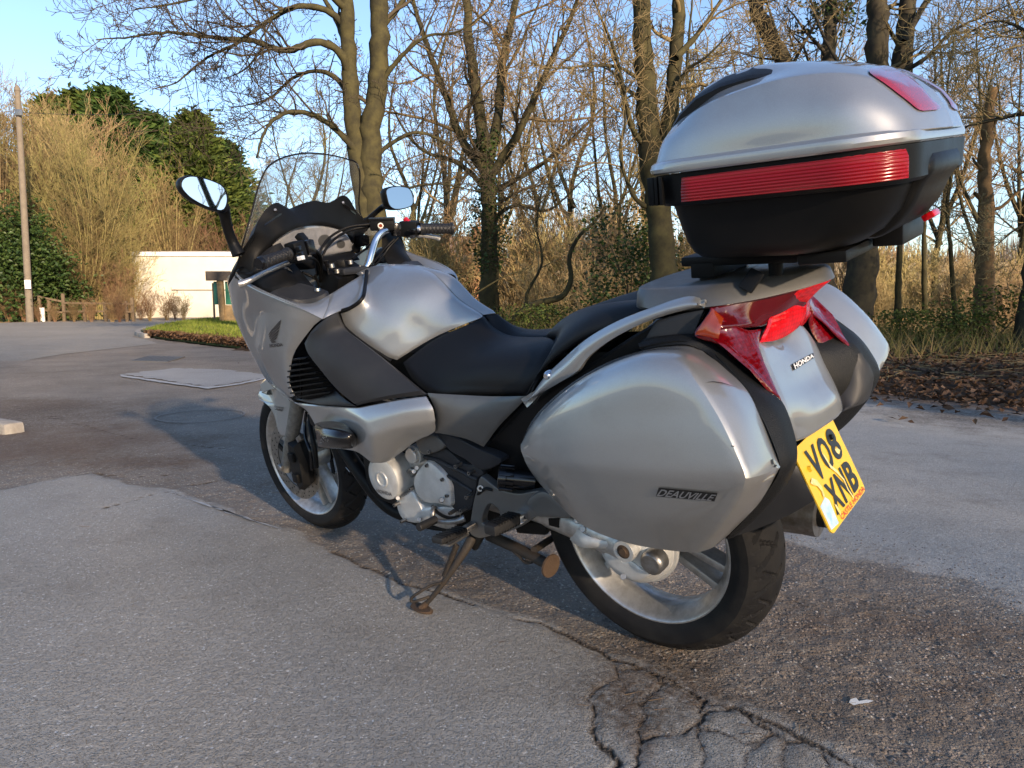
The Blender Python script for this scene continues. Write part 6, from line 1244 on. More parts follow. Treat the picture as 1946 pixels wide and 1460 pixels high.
def tree(name, label, stems, S, seed, trunk_m, twig_m, cat='tree', group=None, dens=1., t0=.3, clen=1.6, kb=10, leaves_m=None, lsize=.05, lprob=.5, ivy=None, crown=True):
    """stems: list of (world path, r0, r1, child count or None)"""
    rnd = random.Random(seed); out = {}; base = v_(stems[0][0][0]); base[2] = float(terr(base[0], base[1])) - .05 if name != 'x' else base[2]
    e = bpy.data.objects.new(name, None); COL.objects.link(e); e.location = base; tag(e, label, cat, group); tr = []
    for path, r0, r1, nc in stems:
        path = v_(path); n = max(14, 6 * len(path)); Q = cr(path, n); Q[1:-1] += np.array([[rnd.gauss(0, .012 * (r0 / .2)) for _ in range(3)] for _ in range(n - 2)]); R = np.linspace(0, 1, n); R = r0 + (r1 - r0) * R ** .8; R *= 1 + .05 * np.sin(np.arange(n) * 1.7) + .03 * np.sin(np.arange(n) * 4.1)
        tr.append(tubes([(Q - base, R)], kb if r0 > .07 else 6))
        L = np.linalg.norm(np.diff(Q, axis=0), axis=1).sum(); nc = int(L * 2.4 * dens) if nc is None else nc
        for j in range(nc):
            t = t0 + (1 - t0) * (j + rnd.random()) / max(nc, 1); i = min(n - 2, int(t * (n - 1))); d = Q[i + 1] - Q[i]; d /= np.linalg.norm(d); pp = perp(d, rnd); an = rad(rnd.gauss(52, 12)); nd = unit(tuple(d * math.cos(an) + np.array(pp) * math.sin(an)))
            grow(out, tuple(Q[i] - base), nd, clen * rnd.uniform(.55, 1.3) * (1.2 - .5 * t), max(.007, min(R[i] * .45, .045)), 0, rnd, S)
    V, F = merge(tr); smooth(part_mesh('trunk', V, F, trunk_m, e))
    if crown and out:
        ps = [tubes(l, 5 if k[0] == 0 else 3) for k, l in out.items()]; V, F = merge(ps); part_mesh('crown', V, F, twig_m, e)
    if leaves_m:
        tips = np.array([l[0][-1] for k, ll in out.items() if k[0] >= len(S) - 2 for l in ll]); g = np.random.default_rng(seed); tips = tips[g.uniform(size=len(tips)) < lprob]; V, F = leaves(tips, lsize, 1.2, seed); part_mesh('withered_leaves', V, F, leaves_m, e)
    if ivy:
        g = np.random.default_rng(seed + 7); Q = cr(v_(stems[ivy[2]][0] if len(ivy) > 2 else stems[0][0]), 60); n = ivy[0]; t = g.uniform(ivy[3] if len(ivy) > 3 else 0, ivy[4] if len(ivy) > 4 else 1, n); i = (t * 58).astype(int); rr_ = ivy[1] * (.55 + .6 * g.uniform(size=n)) * (1 + .5 * np.sin(i * .37 + 2)); a = g.uniform(0, 2 * np.pi, n)
        P = Q[i] + np.stack([np.cos(a) * rr_, np.sin(a) * rr_, g.normal(0, .06, n)], -1) - base; V, F = leaves(P, .085, 1.3, seed); part_mesh('ivy', V, F, IVYM, e)
    return e
def copy_tree(e, loc, rotz, sc, label=None, group=None):
    c = e.copy(); COL.objects.link(c); c.location = loc; c.rotation_euler = (0, 0, rotz); c.scale = (sc, sc, sc) if np.isscalar(sc) else sc
    if label: c['label'] = label
    if group: c['group'] = group
    for ch in e.children:
        d = ch.copy(); COL.objects.link(d); d.parent = c
    return c
SB = [(6, .16, .05, (4, 6), 48, .55), (5, .2, .06, (3, 5), 45, .55), (4, .22, .08, 2, 42, .6), (3, .25, .1, 0, 40, .5)]
# ---- T1: the twin-trunked tree behind the screen
D = 13.5
tree('bare_tree', 'bare tree with twin mossy trunks rising behind the windscreen', [
    (limb_path([(728, 655), (722, 540), (712, 400), (704, 300), (712, 200), (722, 100), (719, 0), (716, -160), (700, -380)], D), .27, .11, 5),
    (limb_path([(700, 420), (690, 360), (678, 290), (668, 180), (662, 90), (655, -20), (640, -200), (620, -380)], D), .20, .08, 4),
    (limb_path([(692, 310), (655, 262), (610, 226), (560, 212), (520, 228), (498, 262), (488, 300)], D, dz=-1.2), .075, .018, 12),
    (limb_path([(668, 150), (645, 100), (605, 80), (545, 96), (480, 78), (410, 72), (320, 62), (250, 70), (182, 76)], D, dz=-1.6), .085, .008, 20),
    (limb_path([(664, 60), (625, 22), (570, 12), (510, 40), (450, 82), (390, 112), (330, 160), (290, 170)], D, dz=-1.0), .07, .008, 18),
    (limb_path([(660, 20), (600, -30), (520, -40), (430, -20), (340, 5), (250, 20)], D, dz=-2.), .07, .008, 16),
    (limb_path([(668, 190), (640, 150), (600, 135), (555, 150), (515, 185), (470, 200), (440, 205)], D, dz=.8), .06, .008, 14),
    (limb_path([(662, 100), (640, 40), (610, -10), (560, -60)], D, dz=.6), .07, .02, 8),
    (limb_path([(712, 300), (745, 272), (790, 252), (840, 268), (880, 300), (930, 360)], D, dz=.8), .05, .008, 12),
    (limb_path([(716, 170), (760, 110), (810, 70), (870, 60), (930, 20)], D, dz=-.6), .055, .008, 12),
    (limb_path([(720, 60), (760, 10), (800, -60), (850, -140)], D, dz=.6), .06, .02, 8),
    (limb_path([(712, 380), (760, 362), (830, 350), (900, 362), (960, 368)], D, dz=-.5), .035, .006, 8),
    ], SB, 21, BARK, TWIGD, t0=.25, clen=1.5)
# ---- T2: ivy-clad many-stemmed tree in the middle
D = 17
tree('bare_tree', 'spreading bare tree with an ivy-clad trunk and withered leaves', [
    (limb_path([(932, 640), (930, 520), (928, 400), (925, 310), (912, 220), (895, 110), (885, 0), (870, -160)], D), .26, .06, 8),
    (limb_path([(925, 320), (945, 230), (955, 120), (980, 0), (995, -140)], D, dz=.8), .14, .05, 10),
    (limb_path([(928, 340), (975, 270), (1010, 200), (1050, 110), (1090, 20), (1110, -80)], D, dz=-.8), .12, .03, 14),
    (limb_path([(925, 330), (880, 270), (850, 190), (820, 110), (790, 20), (770, -80)], D, dz=-.6), .12, .03, 14),
    (limb_path([(926, 360), (870, 310), (810, 290), (770, 250), (740, 190)], D, dz=.6), .08, .015, 12),
    (limb_path([(928, 370), (1000, 330), (1060, 290), (1110, 240), (1150, 200)], D, dz=.5), .08, .015, 12),
    (limb_path([(930, 420), (980, 390), (1040, 400), (1090, 360), (1120, 330)], D, dz=-.8), .06, .012, 10),
    ], SB, 22, BARK, TWIG, t0=.2, clen=1.9, leaves_m=RUSTL, lsize=.07, lprob=.35, ivy=(2600, .34, 0, 0, .52))
# ---- T3
D = 12
tree('bare_tree', 'tall mossy forked tree standing beyond the pillion seat', [
    (limb_path([(1272, 670), (1266, 600), (1262, 520), (1252, 410), (1238, 300), (1228, 210), (1224, 100), (1216, -60), (1205, -300)], D), .26, .10, 6),
    (limb_path([(1250, 360), (1268, 250), (1282, 150), (1288, 60), (1290, -60), (1300, -260)], D, dz=.4), .16, .07, 7),
    (limb_path([(1236, 290), (1205, 250), (1188, 190), (1172, 110), (1145, 40), (1115, -30)], D, dz=-.5), .06, .012, 14),
    (limb_path([(1252, 400), (1215, 385), (1190, 340), (1178, 290), (1188, 230), (1180, 170)], D, dz=-.4), .05, .012, 10),
    (limb_path([(1226, 160), (1180, 130), (1120, 125), (1060, 130), (1000, 118)], D, dz=-.8), .035, .006, 10),
    (limb_path([(1285, 110), (1330, 60), (1370, 0), (1400, -60)], D, dz=.4), .06, .02, 8),
    (limb_path([(1280, 170), (1310, 130), (1340, 110), (1390, 60)], D, dz=-.6), .04, .01, 8),
    ], SB, 23, BARK, TWIG, t0=.25, clen=1.5)
# ---- T4 behind the top case
D = 13
tree('bare_tree', 'stout grey-green tree with two stems behind the top case', [
    (limb_path([(1616, 700), (1622, 650), (1630, 560), (1640, 460), (1655, 320), (1664, 200), (1668, 80), (1668, -60), (1665, -280)], D), .32, .12, 6),
    (limb_path([(1642, 450), (1672, 330), (1695, 220), (1714, 130), (1722, 40), (1730, -80), (1740, -280)], D, dz=.5), .22, .10, 7),
    (limb_path([(1712, 140), (1760, 110), (1810, 60), (1870, 30), (1940, 0)], D, dz=-.8), .05, .01, 12),
    (limb_path([(1718, 80), (1750, 20), (1790, -40), (1840, -120)], D, dz=.5), .07, .02, 8),
    (limb_path([(1702, 190), (1740, 200), (1752, 240), (1768, 190)], D, dz=-.3), .05, .02, 3),
    (limb_path([(1664, 200), (1610, 140), (1570, 80), (1540, 0)], D, dz=.6), .06, .02, 8),
    ], SB, 24, BARKD, TWIG, t0=.25, clen=1.5)
# ---- T5 leaning ivy tree
D = 15
tree('bare_tree', 'leaning dark tree wrapped in ivy above the top case', [
    (limb_path([(1580, 640), (1560, 480), (1520, 250), (1490, 115), (1462, 70), (1440, 20), (1425, -40), (1405, -200)], D), .24, .12, 6),
    (limb_path([(1545, 380), (1565, 220), (1575, 100), (1580, 0), (1590, -140)], D, dz=.5), .20, .10, 6),
    (limb_path([(1490, 115), (1440, 110), (1400, 100), (1360, 108)], D, dz=-.5), .03, .006, 6),
    ], SB, 25, BARKD, TWIGD, t0=.25, clen=1.5, ivy=(1500, .75, 1, .62, .98))
# ---- snapped trunk
D = 12
sn = tree('snapped_tree', 'snapped dead trunk with torn orange wood at its top', [
    (limb_path([(1868, 640), (1870, 570), (1872, 480), (1874, 400), (1872, 320), (1876, 260), (1882, 200), (1888, 168)], D), .17, .07, 0),
    (limb_path([(1874, 330), (1858, 315), (1848, 300)], D, dz=-.1), .05, .015, 0), (limb_path([(1876, 260), (1890, 236), (1896, 215)], D, dz=-.1), .045, .01, 0),
    (limb_path([(1872, 400), (1900, 395), (1935, 365), (1980, 340)], D, dz=-.2), .035, .012, 5),
    (limb_path([(1866, 380), (1858, 372), (1852, 368)], D, dz=-.1), .05, .03, 0)], SB, 26, DEADW, TWIGD, t0=.5, clen=.8)
# ---- far right trunk and saplings
tree('bare_tree', 'thick trunk at the leaf-strewn roadside beyond the snapped trunk', [(limb_path([(1960, 690), (1962, 640), (1972, 560), (1985, 460), (2000, 250), (2010, 0), (2020, -250)], 11), .26, .12, 4), (limb_path([(2004, 220), (1960, 215), (1900, 225), (1840, 240), (1780, 262)], 11, dz=.5), .05, .008, 14), (limb_path([(2008, 120), (1950, 60), (1890, 40), (1830, 70)], 11, dz=.8), .05, .008, 14), (limb_path([(1990, 420), (1960, 420), (1925, 440), (1890, 470)], 11, dz=.2), .03, .006, 6)], SB, 27, BARKD, TWIG, t0=.25, clen=1.3)
for i, (P, dep, r, lab) in enumerate([
    ([(1706, 612), (1708, 520), (1712, 430), (1722, 330), (1730, 200), (1735, 60)], 14, .07, 'slim straight sapling between the stout tree and the bramble'),
    ([(1758, 600), (1756, 500), (1758, 400), (1770, 290), (1778, 160), (1770, 40)], 15, .06, 'slim sapling rising out of the bramble'),
    ([(1820, 640), (1812, 560), (1806, 470), (1800, 390), (1812, 300), (1800, 180), (1815, 60)], 13, .05, 'crooked thin sapling beside the snapped trunk'),
    ([(1170, 650), (1172, 560), (1176, 470), (1180, 360), (1178, 240)], 17, .06, 'thin sapling in front of the tawny scrub'),
    ([(1000, 660), (1002, 560), (1030, 500), (1020, 430), (1035, 340)], 15, .05, 'kinked thin sapling beside the bent fallen limb'),
    ([(790, 660), (800, 540), (795, 420), (805, 300), (800, 180)], 20, .08, 'slim bare tree behind the right mirror')]):
    tree('sapling', lab, [(limb_path(P, dep), r, .012, 9)], SB, 40 + i, BARK, TWIG, t0=.3, clen=1.1, kb=7)
# bent fallen limb
fb = tubes([(cr(limb_path([(960, 640), (985, 600), (1020, 578), (1070, 562), (1085, 530), (1082, 490), (1100, 450), (1132, 420), (1150, 392)], 14), 40), np.linspace(.085, .02, 40))], 8)
fb2 = tubes([(cr(limb_path([(900, 560), (960, 525), (1010, 505), (1015, 470), (1030, 430)], 14.2), 20), np.linspace(.02, .006, 20))], 5)
Vb, Fb = merge([fb, fb2]); fo = smooth(scatter_mesh('fallen_limb', Vb, Fb, BARK, k=None)); tag(fo, 'bent fallen limb arching over the scrub behind the seat', 'branch')
# ---- generic bare trees farther off
SG = [(6, .14, .06, (5, 7), 42, .55), (5, .18, .08, (3, 5), 42, .55), (4, .22, .08, (2, 3), 40, .6)]
S_MIN = .008
gt = []
for i in range(3):
    r = random.Random(60 + i); st = [([(0, 0, 0), (r.gauss(0, .1), r.gauss(0, .1), 2), (r.gauss(0, .25), r.gauss(0, .25), 4.5), (r.gauss(0, .4), r.gauss(0, .4), 7.5), (r.gauss(0, .6), r.gauss(0, .6), 11)], .16, .02, 16)]
    for k in range(3): a = r.uniform(0, 6.28); z0 = r.uniform(2, 4); st.append(([(0, 0, z0), (.7 * math.cos(a), .7 * math.sin(a), z0 + 1.4), (1.4 * math.cos(a), 1.4 * math.sin(a), z0 + 3.6), (1.9 * math.cos(a), 1.9 * math.sin(a), z0 + 6)], .09, .015, 11))
    g_ = tree('bare_tree', 'x', st, SG, 70 + i, BARK, (TWIG, GOLD, TWIG)[i], t0=.22, clen=2.0, kb=6); gt.append(g_)
spots = [(850, 24, 1.0), (1010, 26, .9), (1090, 30, 1.1), (1150, 22, .8), (1330, 24, 1.0), (1400, 28, 1.1), (1480, 22, .9), (1780, 26, 1.0), (1850, 22, .8), (1930, 28, 1.1), (600, 34, 1.0), (780, 30, 1.0), (560, 40, .9), (1560, 32, 1.), (950, 38, 1.2), (1230, 36, 1.1)]
SLAB = ['in the scrub just beyond the right handgrip', 'between the ivy-clad tree and the bent fallen limb', 'standing deep in the scrub beyond the bent fallen limb', 'close beside the dark evergreen bush', 'beyond the forked tree on its top case side', 'far beyond the tip of the pillion seat', 'half hidden by the top case, short of the far ones', 'beyond the sapling that rises from the bramble', 'just beyond the snapped dead trunk', 'well beyond the snapped dead trunk, by the field', 'seen through the windscreen beyond the twin trunks', 'beyond the brake reservoir and right mirror', 'farthest one seen through the windscreen', 'hidden behind the lid of the top case', 'tallest one, far behind the ivy-clad tree', 'far behind the forked tree']
for i, (u, dep, sc) in enumerate(spots):
    p = wpx(u, 574, dep); loc = (p[0], dep, float(terr(p[0], dep)) - .1); lab = 'slender bare tree ' + SLAB[i]; grp = 'slender bare trees before the field'
    if i < 3: e = gt[i]; e.location = loc; e.rotation_euler = (0, 0, i * 1.3); e.scale = (sc,) * 3; e['label'] = lab; e['group'] = grp
    else: copy_tree(gt[i % 3], loc, i * 1.7, sc, lab, grp)
# ---- golden shrubs of the left hedge
def shrub(name, label, h, spread, nst, S, seed, m, clen, group, stem_r=.03, nc=9):
    r = random.Random(seed); st = []
    for k in range(nst):
        a = r.uniform(0, 6.28); f = spread * r.uniform(.15, 1) ; hh = h * r.uniform(.65, 1.05); b = r.uniform(0, .35); p0 = (b * math.cos(a), b * math.sin(a), 0)
        st.append(([p0, (p0[0] + f * .22 * math.cos(a), p0[1] + f * .22 * math.sin(a), hh * .33), (p0[0] + f * .55 * math.cos(a + .1), p0[1] + f * .55 * math.sin(a + .1), hh * .68), (p0[0] + f * math.cos(a + r.gauss(0, .2)), p0[1] + f * math.sin(a + .1), hh)], stem_r, .008, nc))
    return tree(name, label, st, S, seed, m, m, cat='shrub', group=group, t0=.12, clen=clen, kb=5)
SS = [(4, .10, .12, (4, 6), 32, .6), (4, .12, .12, (2, 3), 30, .6), (3, .15, .1, 0, 30, .5)]
S_MIN = .0075
sA = shrub('bare_shrub', 'a', 8.5, 2.6, 24, SS, 80, GOLD2, 1.7, None)
sB = shrub('bare_shrub', 'b', 9.5, 2.2, 20, SS, 81, GOLD, 1.9, None)
sC = shrub('bare_shrub', 'c', 6.0, 2.2, 20, SS, 82, RUSTW, 1.3, None)
STRAW = mat('straw_twigs', (.32, .235, .115), .9, spec=.15, noise=(1.2, .8, (.44, .34, .17))); objvar(STRAW, .7, 1.3, .02)
sD = shrub('bare_shrub', 'd', 3.0, 1.6, 20, SS, 83, STRAW, .8, None, .015)
def putS(proto, used, u, dep, sc, lab, grp, rz, zoff=0):
    p = wpx(u, 574, dep); loc = (p[0], dep, float(terr(p[0], dep)) - .05 + zoff)
    if not used[0]: used[0] = True; proto.location = loc; proto.rotation_euler = (0, 0, rz); proto.scale = (sc,) * 3; proto['label'] = lab; proto['group'] = grp
    else: copy_tree(proto, loc, rz, sc, lab, grp)
uA, uB, uC, uD = [False], [False], [False], [False]
for i, (u, dep, sc) in enumerate([(190, 37, 1.05), (240, 38, .6), (325, 44, 1.), (120, 38, 1.05), (225, 39, .95), (290, 45, .95), (160, 36, .7)]): putS(sA, uA, u, dep, sc, 'olive-yellow bare shrub ' + ['fanning widely up behind the rail fence', 'leaning over the corner of the cream building', 'rising behind the cream building roof, the nearer one', 'behind the ivy clump beside the pole', 'standing between the fence shrubs and the pointed conifer', 'rising behind the cream building near its corner', 'small, tight against the fence rails'][i], 'olive-yellow shrubs behind the fence', i * 1.1)
for i, (u, dep, sc) in enumerate([(130, 42, 1.25), (60, 40, 1.2), (10, 38, 1.25), (-40, 40, 1.3), (170, 46, 1.3), (100, 50, 1.45), (35, 50, 1.6), (-10, 46, 1.5), (140, 52, 1.2), (75, 44, 1.25)]): putS(sB, uB, u, dep, sc, 'tall golden bare shrub ' + ['rising behind the ivy clump near the pole', 'close behind the wooden pole', 'at the hedge end with the thickest ivy', 'beyond the ivy-clad evergreen', 'below the top of the tallest conifer', 'in the back row under the overhead wire', 'tallest of those behind the wooden pole', 'in the back row behind the ivy-clad evergreen', 'under the olive conifer with russet growth', 'between the pole and the olive-yellow shrubs'][i], 'tall golden hedge shrubs', i * 1.3)
for i, (u, dep, sc) in enumerate([(90, 36, .5), (150, 35.5, .45), (215, 36, .5), (262, 36, .22), (330, 37, .22), (400, 52, 1.1), (450, 52, 1.1), (350, 52, 1.1), (500, 52, 1.1), (550, 50, 1.), (30, 35, .5), (-20, 34.5, .55), (245, 35, .3), (110, 41, 1.35), (60, 47, 1.7), (150, 47, 1.5), (205, 43, 1.0), (15, 44, 1.5), (100, 32.4, .16), (140, 32.3, .18), (175, 32.5, .2), (215, 32.4, .22), (225, 32.2, .22), (40, 32.6, .25), (10, 32.4, .28), (70, 32.3, .15), (285, 33.5, .26), (320, 35, .25), (350, 36, .22)]): putS(sC, uC, u, dep, sc, 'russet bare shrub in the hedge', 'russet hedge shrubs', i * .9)
for i, (u, dep, sc) in enumerate([(760, 20, .8), (850, 19, .9), (880, 22, 1.1), (960, 20, .9), (1010, 23, 1.1), (1060, 20, .9), (1110, 24, 1.2), (1160, 20, 1.), (1210, 23, 1.1), (1300, 20, 1.), (1350, 23, 1.1), (1410, 20, 1.), (1480, 24, 1.1), (1600, 22, .9), (1690, 21, .8), (1740, 24, .8), (1790, 20, .6), (1840, 23, .7), (1910, 21, .7), (1940, 18, .6), (640, 26, 1.), (700, 23, 1.), (580, 30, 1.2), (1130, 17, .6), (1040, 16, .5), (1500, 18, .6), (1890, 15, .45), (1680, 17, .45)]): putS(sD, uD, u, dep, sc, 'low tawny scrub bush at the edge of the field', 'tawny scrub at the field edge', i * 1.9)
for i, u in enumerate((-120, -220, -330, -450, -590, -740, -900)): putS((sB, sC, sA)[i % 3], [True], u, 37 + (i % 3) * 1.5, (1.15, 1.3, 1.1)[i % 3], 'golden bare shrub in the hedge run beyond the thick ivy-clad evergreen', 'hedge run beyond the ivy-clad evergreen', i * 1.7)
# ---- dry grass along the field edge
n = 60000; gx_, gy_ = NR.uniform(-7, 24, n), 15 + NR.gamma(2., 5., n); k = (gx_ > -.33 * gy_ + 1.) & (gy_ < 60); gx_, gy_ = gx_[k], gy_[k]
V, F = blades(np.stack([gx_, gy_, terr(gx_, gy_) - .02], -1), .55, .028, .28, 31); scatter_mesh('dry_grass', V, F, leafmat('dry_grass_blades', [(.38, .26, .12), (.50, .37, .19), (.44, .30, .13), (.30, .21, .09)], trans=.3))
n = 9000; gx_, gy_ = NR.uniform(-4, 12, n), NR.uniform(9, 16, n); d = edge_d(gx_, gy_); k = d > 2.2; gx_, gy_ = gx_[k], gy_[k]
V, F = blades(np.stack([gx_, gy_, terr(gx_, gy_) - .02], -1), .38, .02, .6, 33); scatter_mesh('undergrowth_grass', V, F, leafmat('rough_grass', [(.16, .13, .05), (.10, .11, .03), (.24, .17, .08), (.08, .085, .025)], trans=.3))
n = 2500; gx_, gy_ = NR.uniform(-3, 11, n), NR.uniform(7, 16, n); d = edge_d(gx_, gy_); k = (d > .8); P_ = np.stack([gx_[k], gy_[k], terr(gx_[k], gy_[k]) + .03], -1)
V, F = sticks(len(P_), 0, 0, .5, .006, 0, 34, lambda g: (0, 0)); i = np.repeat(np.arange(len(P_)), 9); V = V + P_[i]; scatter_mesh('fallen_twigs', V, F, TWIG)
# ---- low evergreen plants
def bush(name, label, u, v_top, v_bot, dep, w, n, m, size, seed, cat='shrub', group=None, stems=8):
    p = wpx(u, 574, dep); z0 = float(terr(p[0], dep)); top = wpx(u, v_top, dep)[2]; h = top - z0; e = bpy.data.objects.new(name, None); COL.objects.link(e); e.location = (p[0], dep, z0); tag(e, label, cat, group); g = np.random.default_rng(seed)
    c = g.normal(0, 1, (16, 3)) * np.array([w * .28, w * .28, h * .22]) + np.array([0, 0, h * .52]); i = g.integers(0, 16, n); P = c[i] + g.normal(0, 1, (n, 3)) * np.array([w * .15, w * .15, h * .13]); P = P[(P[:, 2] > .02) & (P[:, 2] < h * 1.03)]
    V, F = leaves(P, size, 1.1, seed); part_mesh('foliage', V, F, m, e); st = []
    for k in range(stems): q = c[k % 16]; st.append((cr(np.array([(g.normal(0, .06), g.normal(0, .06), -.05), q * .5 + g.normal(0, .08, 3), q]), 8), np.linspace(.018, .006, 8)))
    V, F = tubes(st, 4); part_mesh('stem', V, F, TWIGD, e); return e
bush('holly_bush', 'dark evergreen bush at the foot of the forked tree', 1205, 395, 640, 13.2, 1.3, 3200, IVYM, .075, 101)
bush('evergreen_bush', 'small dark evergreen bush beyond the right handgrip', 790, 470, 640, 21, 1.9, 3000, IVYM, .11, 102)
bush('bramble', 'low green bramble on the leaf litter behind the bike', 1735, 590, 680, 11.6, 1.3, 2600, BRAM, .06, 103)
bush('bramble', 'green bramble at the foot of the snapped trunk', 1850, 545, 660, 11.4, 1.0, 1800, BRAM, .055, 104)
bush('bramble', 'straggling bramble under the spreading ivy-clad tree', 1040, 580, 650, 13.5, 1.8, 2200, BRAM, .06, 105)
bush('ivy_mass', 'dense ivy-clad evergreen at the foot of the wooden pole', 25, 365, 610, 33.5, 3.4, 9000, IVYM, .20, 106)
bush('ivy_mass', 'lower ivy clump between the pole and the fence', 95, 455, 610, 34.5, 2.4, 5000, IVYM, .20, 107)
bush('ivy_mass', 'ivy-covered stump among the olive-yellow shrubs', 165, 330, 610, 40, 1.6, 3000, IVYM, .2, 108)
# ---- conifers
def conifer(name, h, w, n, seed, m):
    e = bpy.data.objects.new(name, None); COL.objects.link(e); g = np.random.default_rng(seed); V, F = tubes([(cr(np.array([(0, 0, -.2), (.05, 0, h * .4), (0, .05, h * .95)]), 12), np.linspace(h * .02, h * .002, 12))], 7); part_mesh('trunk', V, F, BARKD, e)
    nb = int(n / 34); t = g.uniform(.03, 1, nb) ** .85; a = g.uniform(0, 2 * np.pi, nb); prof = w * (1 - t ** 1.35) * (.75 + .5 * g.uniform(size=nb)) * (1 + .25 * np.sin(a * 3 + t * 9)) + .12; P = []; Dd = []
    for k in range(nb):
        m_ = 34; f = g.uniform(.25, 1, m_); q = np.stack([np.cos(a[k]) * prof[k] * f, np.sin(a[k]) * prof[k] * f, t[k] * h * .96 + f * prof[k] * .28 + .0 * f], -1); q += g.normal(0, 1, (m_, 3)) * np.array([.16, .16, .10]) * w * (.35 + .4 * f)[:, None]; P.append(q); Dd.append(np.repeat([[math.cos(a[k]), math.sin(a[k]), .55]], m_, 0))
    P = np.concatenate(P); Dd = np.concatenate(Dd) + g.normal(0, .35, P.shape); Dd /= np.linalg.norm(Dd, axis=1)[:, None]; s = h * .017 * g.uniform(.6, 1.5, len(P))[:, None]; sd_ = np.cross(Dd, g.normal(0, 1, P.shape)); sd_ /= np.linalg.norm(sd_, axis=1)[:, None]
    V = np.stack([P - Dd * s * .6, P + sd_ * s * .28, P + Dd * s * .9, P - sd_ * s * .28 + Dd * s * .1], 1).reshape(-1, 3); i = np.arange(len(P))[:, None] * 4; part_mesh('crown', V, np.concatenate([i + [0, 1, 2], i + [0, 2, 3]]), m, e); return e
cA = conifer('conifer', 19, 4.6, 46000, 201, CONI); cB = conifer('conifer', 17, 4.2, 42000, 202, CONI2)
uA, uB = [False], [False]
for proto, used, u, top, dep, lab in ((cA, uA, 235, 160, 66, 'tall dark conifer behind the golden hedge'), (cB, uB, 180, 165, 70, 'bushy conifer whose top stands between the pole and the tallest conifer'), (cA, uA, 300, 205, 68, 'middling conifer overtopped by its taller neighbour'), (cB, uB, 385, 205, 60, 'pointed olive-green conifer behind the white building'), (cA, uA, 440, 262, 62, 'short conifer behind the white building'), (cB, uB, 340, 270, 72, 'low conifer in the dip between the pointed one and the middling one'), (cB, uB, 130, 175, 74, 'olive conifer topped with russet growth near the pole')):
    hgt = wpx(u, top, dep)[2]; sc = hgt / (19 if proto is cA else 17); p = wpx(u, 574, dep); ww = sc * 1.35
    if not used[0]: used[0] = True; proto.location = (p[0], dep, -.1); proto.scale = (ww, ww, sc); tag(proto, lab, 'tree', 'conifers behind the building')
    else: c = copy_tree(proto, (p[0], dep, -.1), u * .1, (ww, ww, sc), lab, 'conifers behind the building'); c['category'] = 'tree'
# ---- distant wood on the rise
n = 9000; fx = NR.uniform(-60, 220, n); fy = NR.uniform(150, 185, n); hh = 9 + 4 * np.sin(fx * .11) + 3 * np.sin(fx * .037 + 1) + 1.5 * np.sin(fx * .4); P_ = np.stack([fx, fy, terr(fx, fy) - 1], -1); g = np.random.default_rng(9)
V, F = blades(P_, 1., .30, .10, 35); V = V.reshape(-1, 3, 3); V[:, 2] = P_ + (V[:, 2] - P_) * np.clip(hh, 4, 20)[:, None]; scatter_mesh('distant_wood', V.reshape(-1, 3), F, leafmat('distant_twigs', [(.15, .12, .10), (.20, .16, .12), (.12, .10, .085)], trans=0))
# ------------------------------------------------------------------ buildings and roadside things at the left
WALL = mat('cream_render', (.58, .55, .47), .9, noise=(.9, .45, (.47, .43, .35)), bump=(25, .3)); FASC = mat('white_fascia', (.78, .77, .74), .7); ROOFM = mat('felt_roof', (.10, .10, .10), .9)
D = 42; a0, a1 = wpx(256, 574, D), wpx(735, 574, D); H = wpx(300, 478, D)[2]
bl = bpy.data.objects.new('rendered_building', None); COL.objects.link(bl); bl.location = (a0[0], D, 0); tag(bl, 'low cream-rendered flat-roofed building behind the bare shrubs', 'building')
W_ = a1[0] - a0[0]
def bx(name, x0, x1, y0, y1, z0, z1, m, par, bev=.01): 
    o = bar(name, (x0, (y0 + y1) / 2, (z0 + z1) / 2), (x1, (y0 + y1) / 2, (z0 + z1) / 2), abs(y1 - y0), abs(z1 - z0), m, par, bev=bev); return o
bx('wall', 0, W_, 0, 9, -.2, H - .25, WALL, bl); bx('fascia', -.12, W_ + .12, -.12, 9.12, H - .27, H - .03, FASC, bl); bx('roof', -.06, W_ + .06, -.06, 9.06, H - .05, H + .02, ROOFM, bl)
bx('downpipe', 6.2, 6.28, -.1, -.02, 0, H - .25, FASC, bl); bx('wall_rail', 2.2, W_, -.06, -.02, 1.55, 1.60, ROOFM, bl); bx('window', 8.2, 9.6, -.03, .02, 1.3, 2.3, GLOSSB, bl); bx('door', 10.6, 11.5, -.03, .02, 0, 2.0, mat('green_paint_door', (.02, .10, .06), .5), bl)
# noticeboard
OAK = mat('weathered_oak', (.12, .085, .05), .85, noise=(9, .8, (.09, .065, .045)), bump=(40, .6)); OAKD = mat('dark_board', (.05, .04, .035), .85, noise=(8, .6, (.08, .065, .05))); GRN = mat('green_paint', (.012, .11, .075), .5)
POSTW = mat('sunlit_oak', (.24, .16, .075), .85, noise=(9, .8, (.13, .09, .05)), bump=(40, .6)); D = 29; nb_ = bpy.data.objects.new('notice_board', None); COL.objects.link(nb_); p0 = wpx(430, 600, D); nb_.location = (p0[0], D, .08); tag(nb_, 'green notice board on stout oak posts standing on the grass verge', 'sign'); ux = lambda u: wpx(u, 574, D)[0] - p0[0]; vz = lambda v: wpx(430, v, D)[2] - .08  # sunlit_oak: brighter copy of the oak, sunlight on the posts put into its colour
bar('post', (ux(423), -.02, -.1), (ux(420), -.02, vz(516)), .22, .20, POSTW, nb_, up=(0, 1, 0), bev=.02); bar('post', (ux(456), .25, -.1), (ux(452), .25, vz(520)), .28, .22, POSTW, nb_, up=(0, 1, 0), bev=.02)
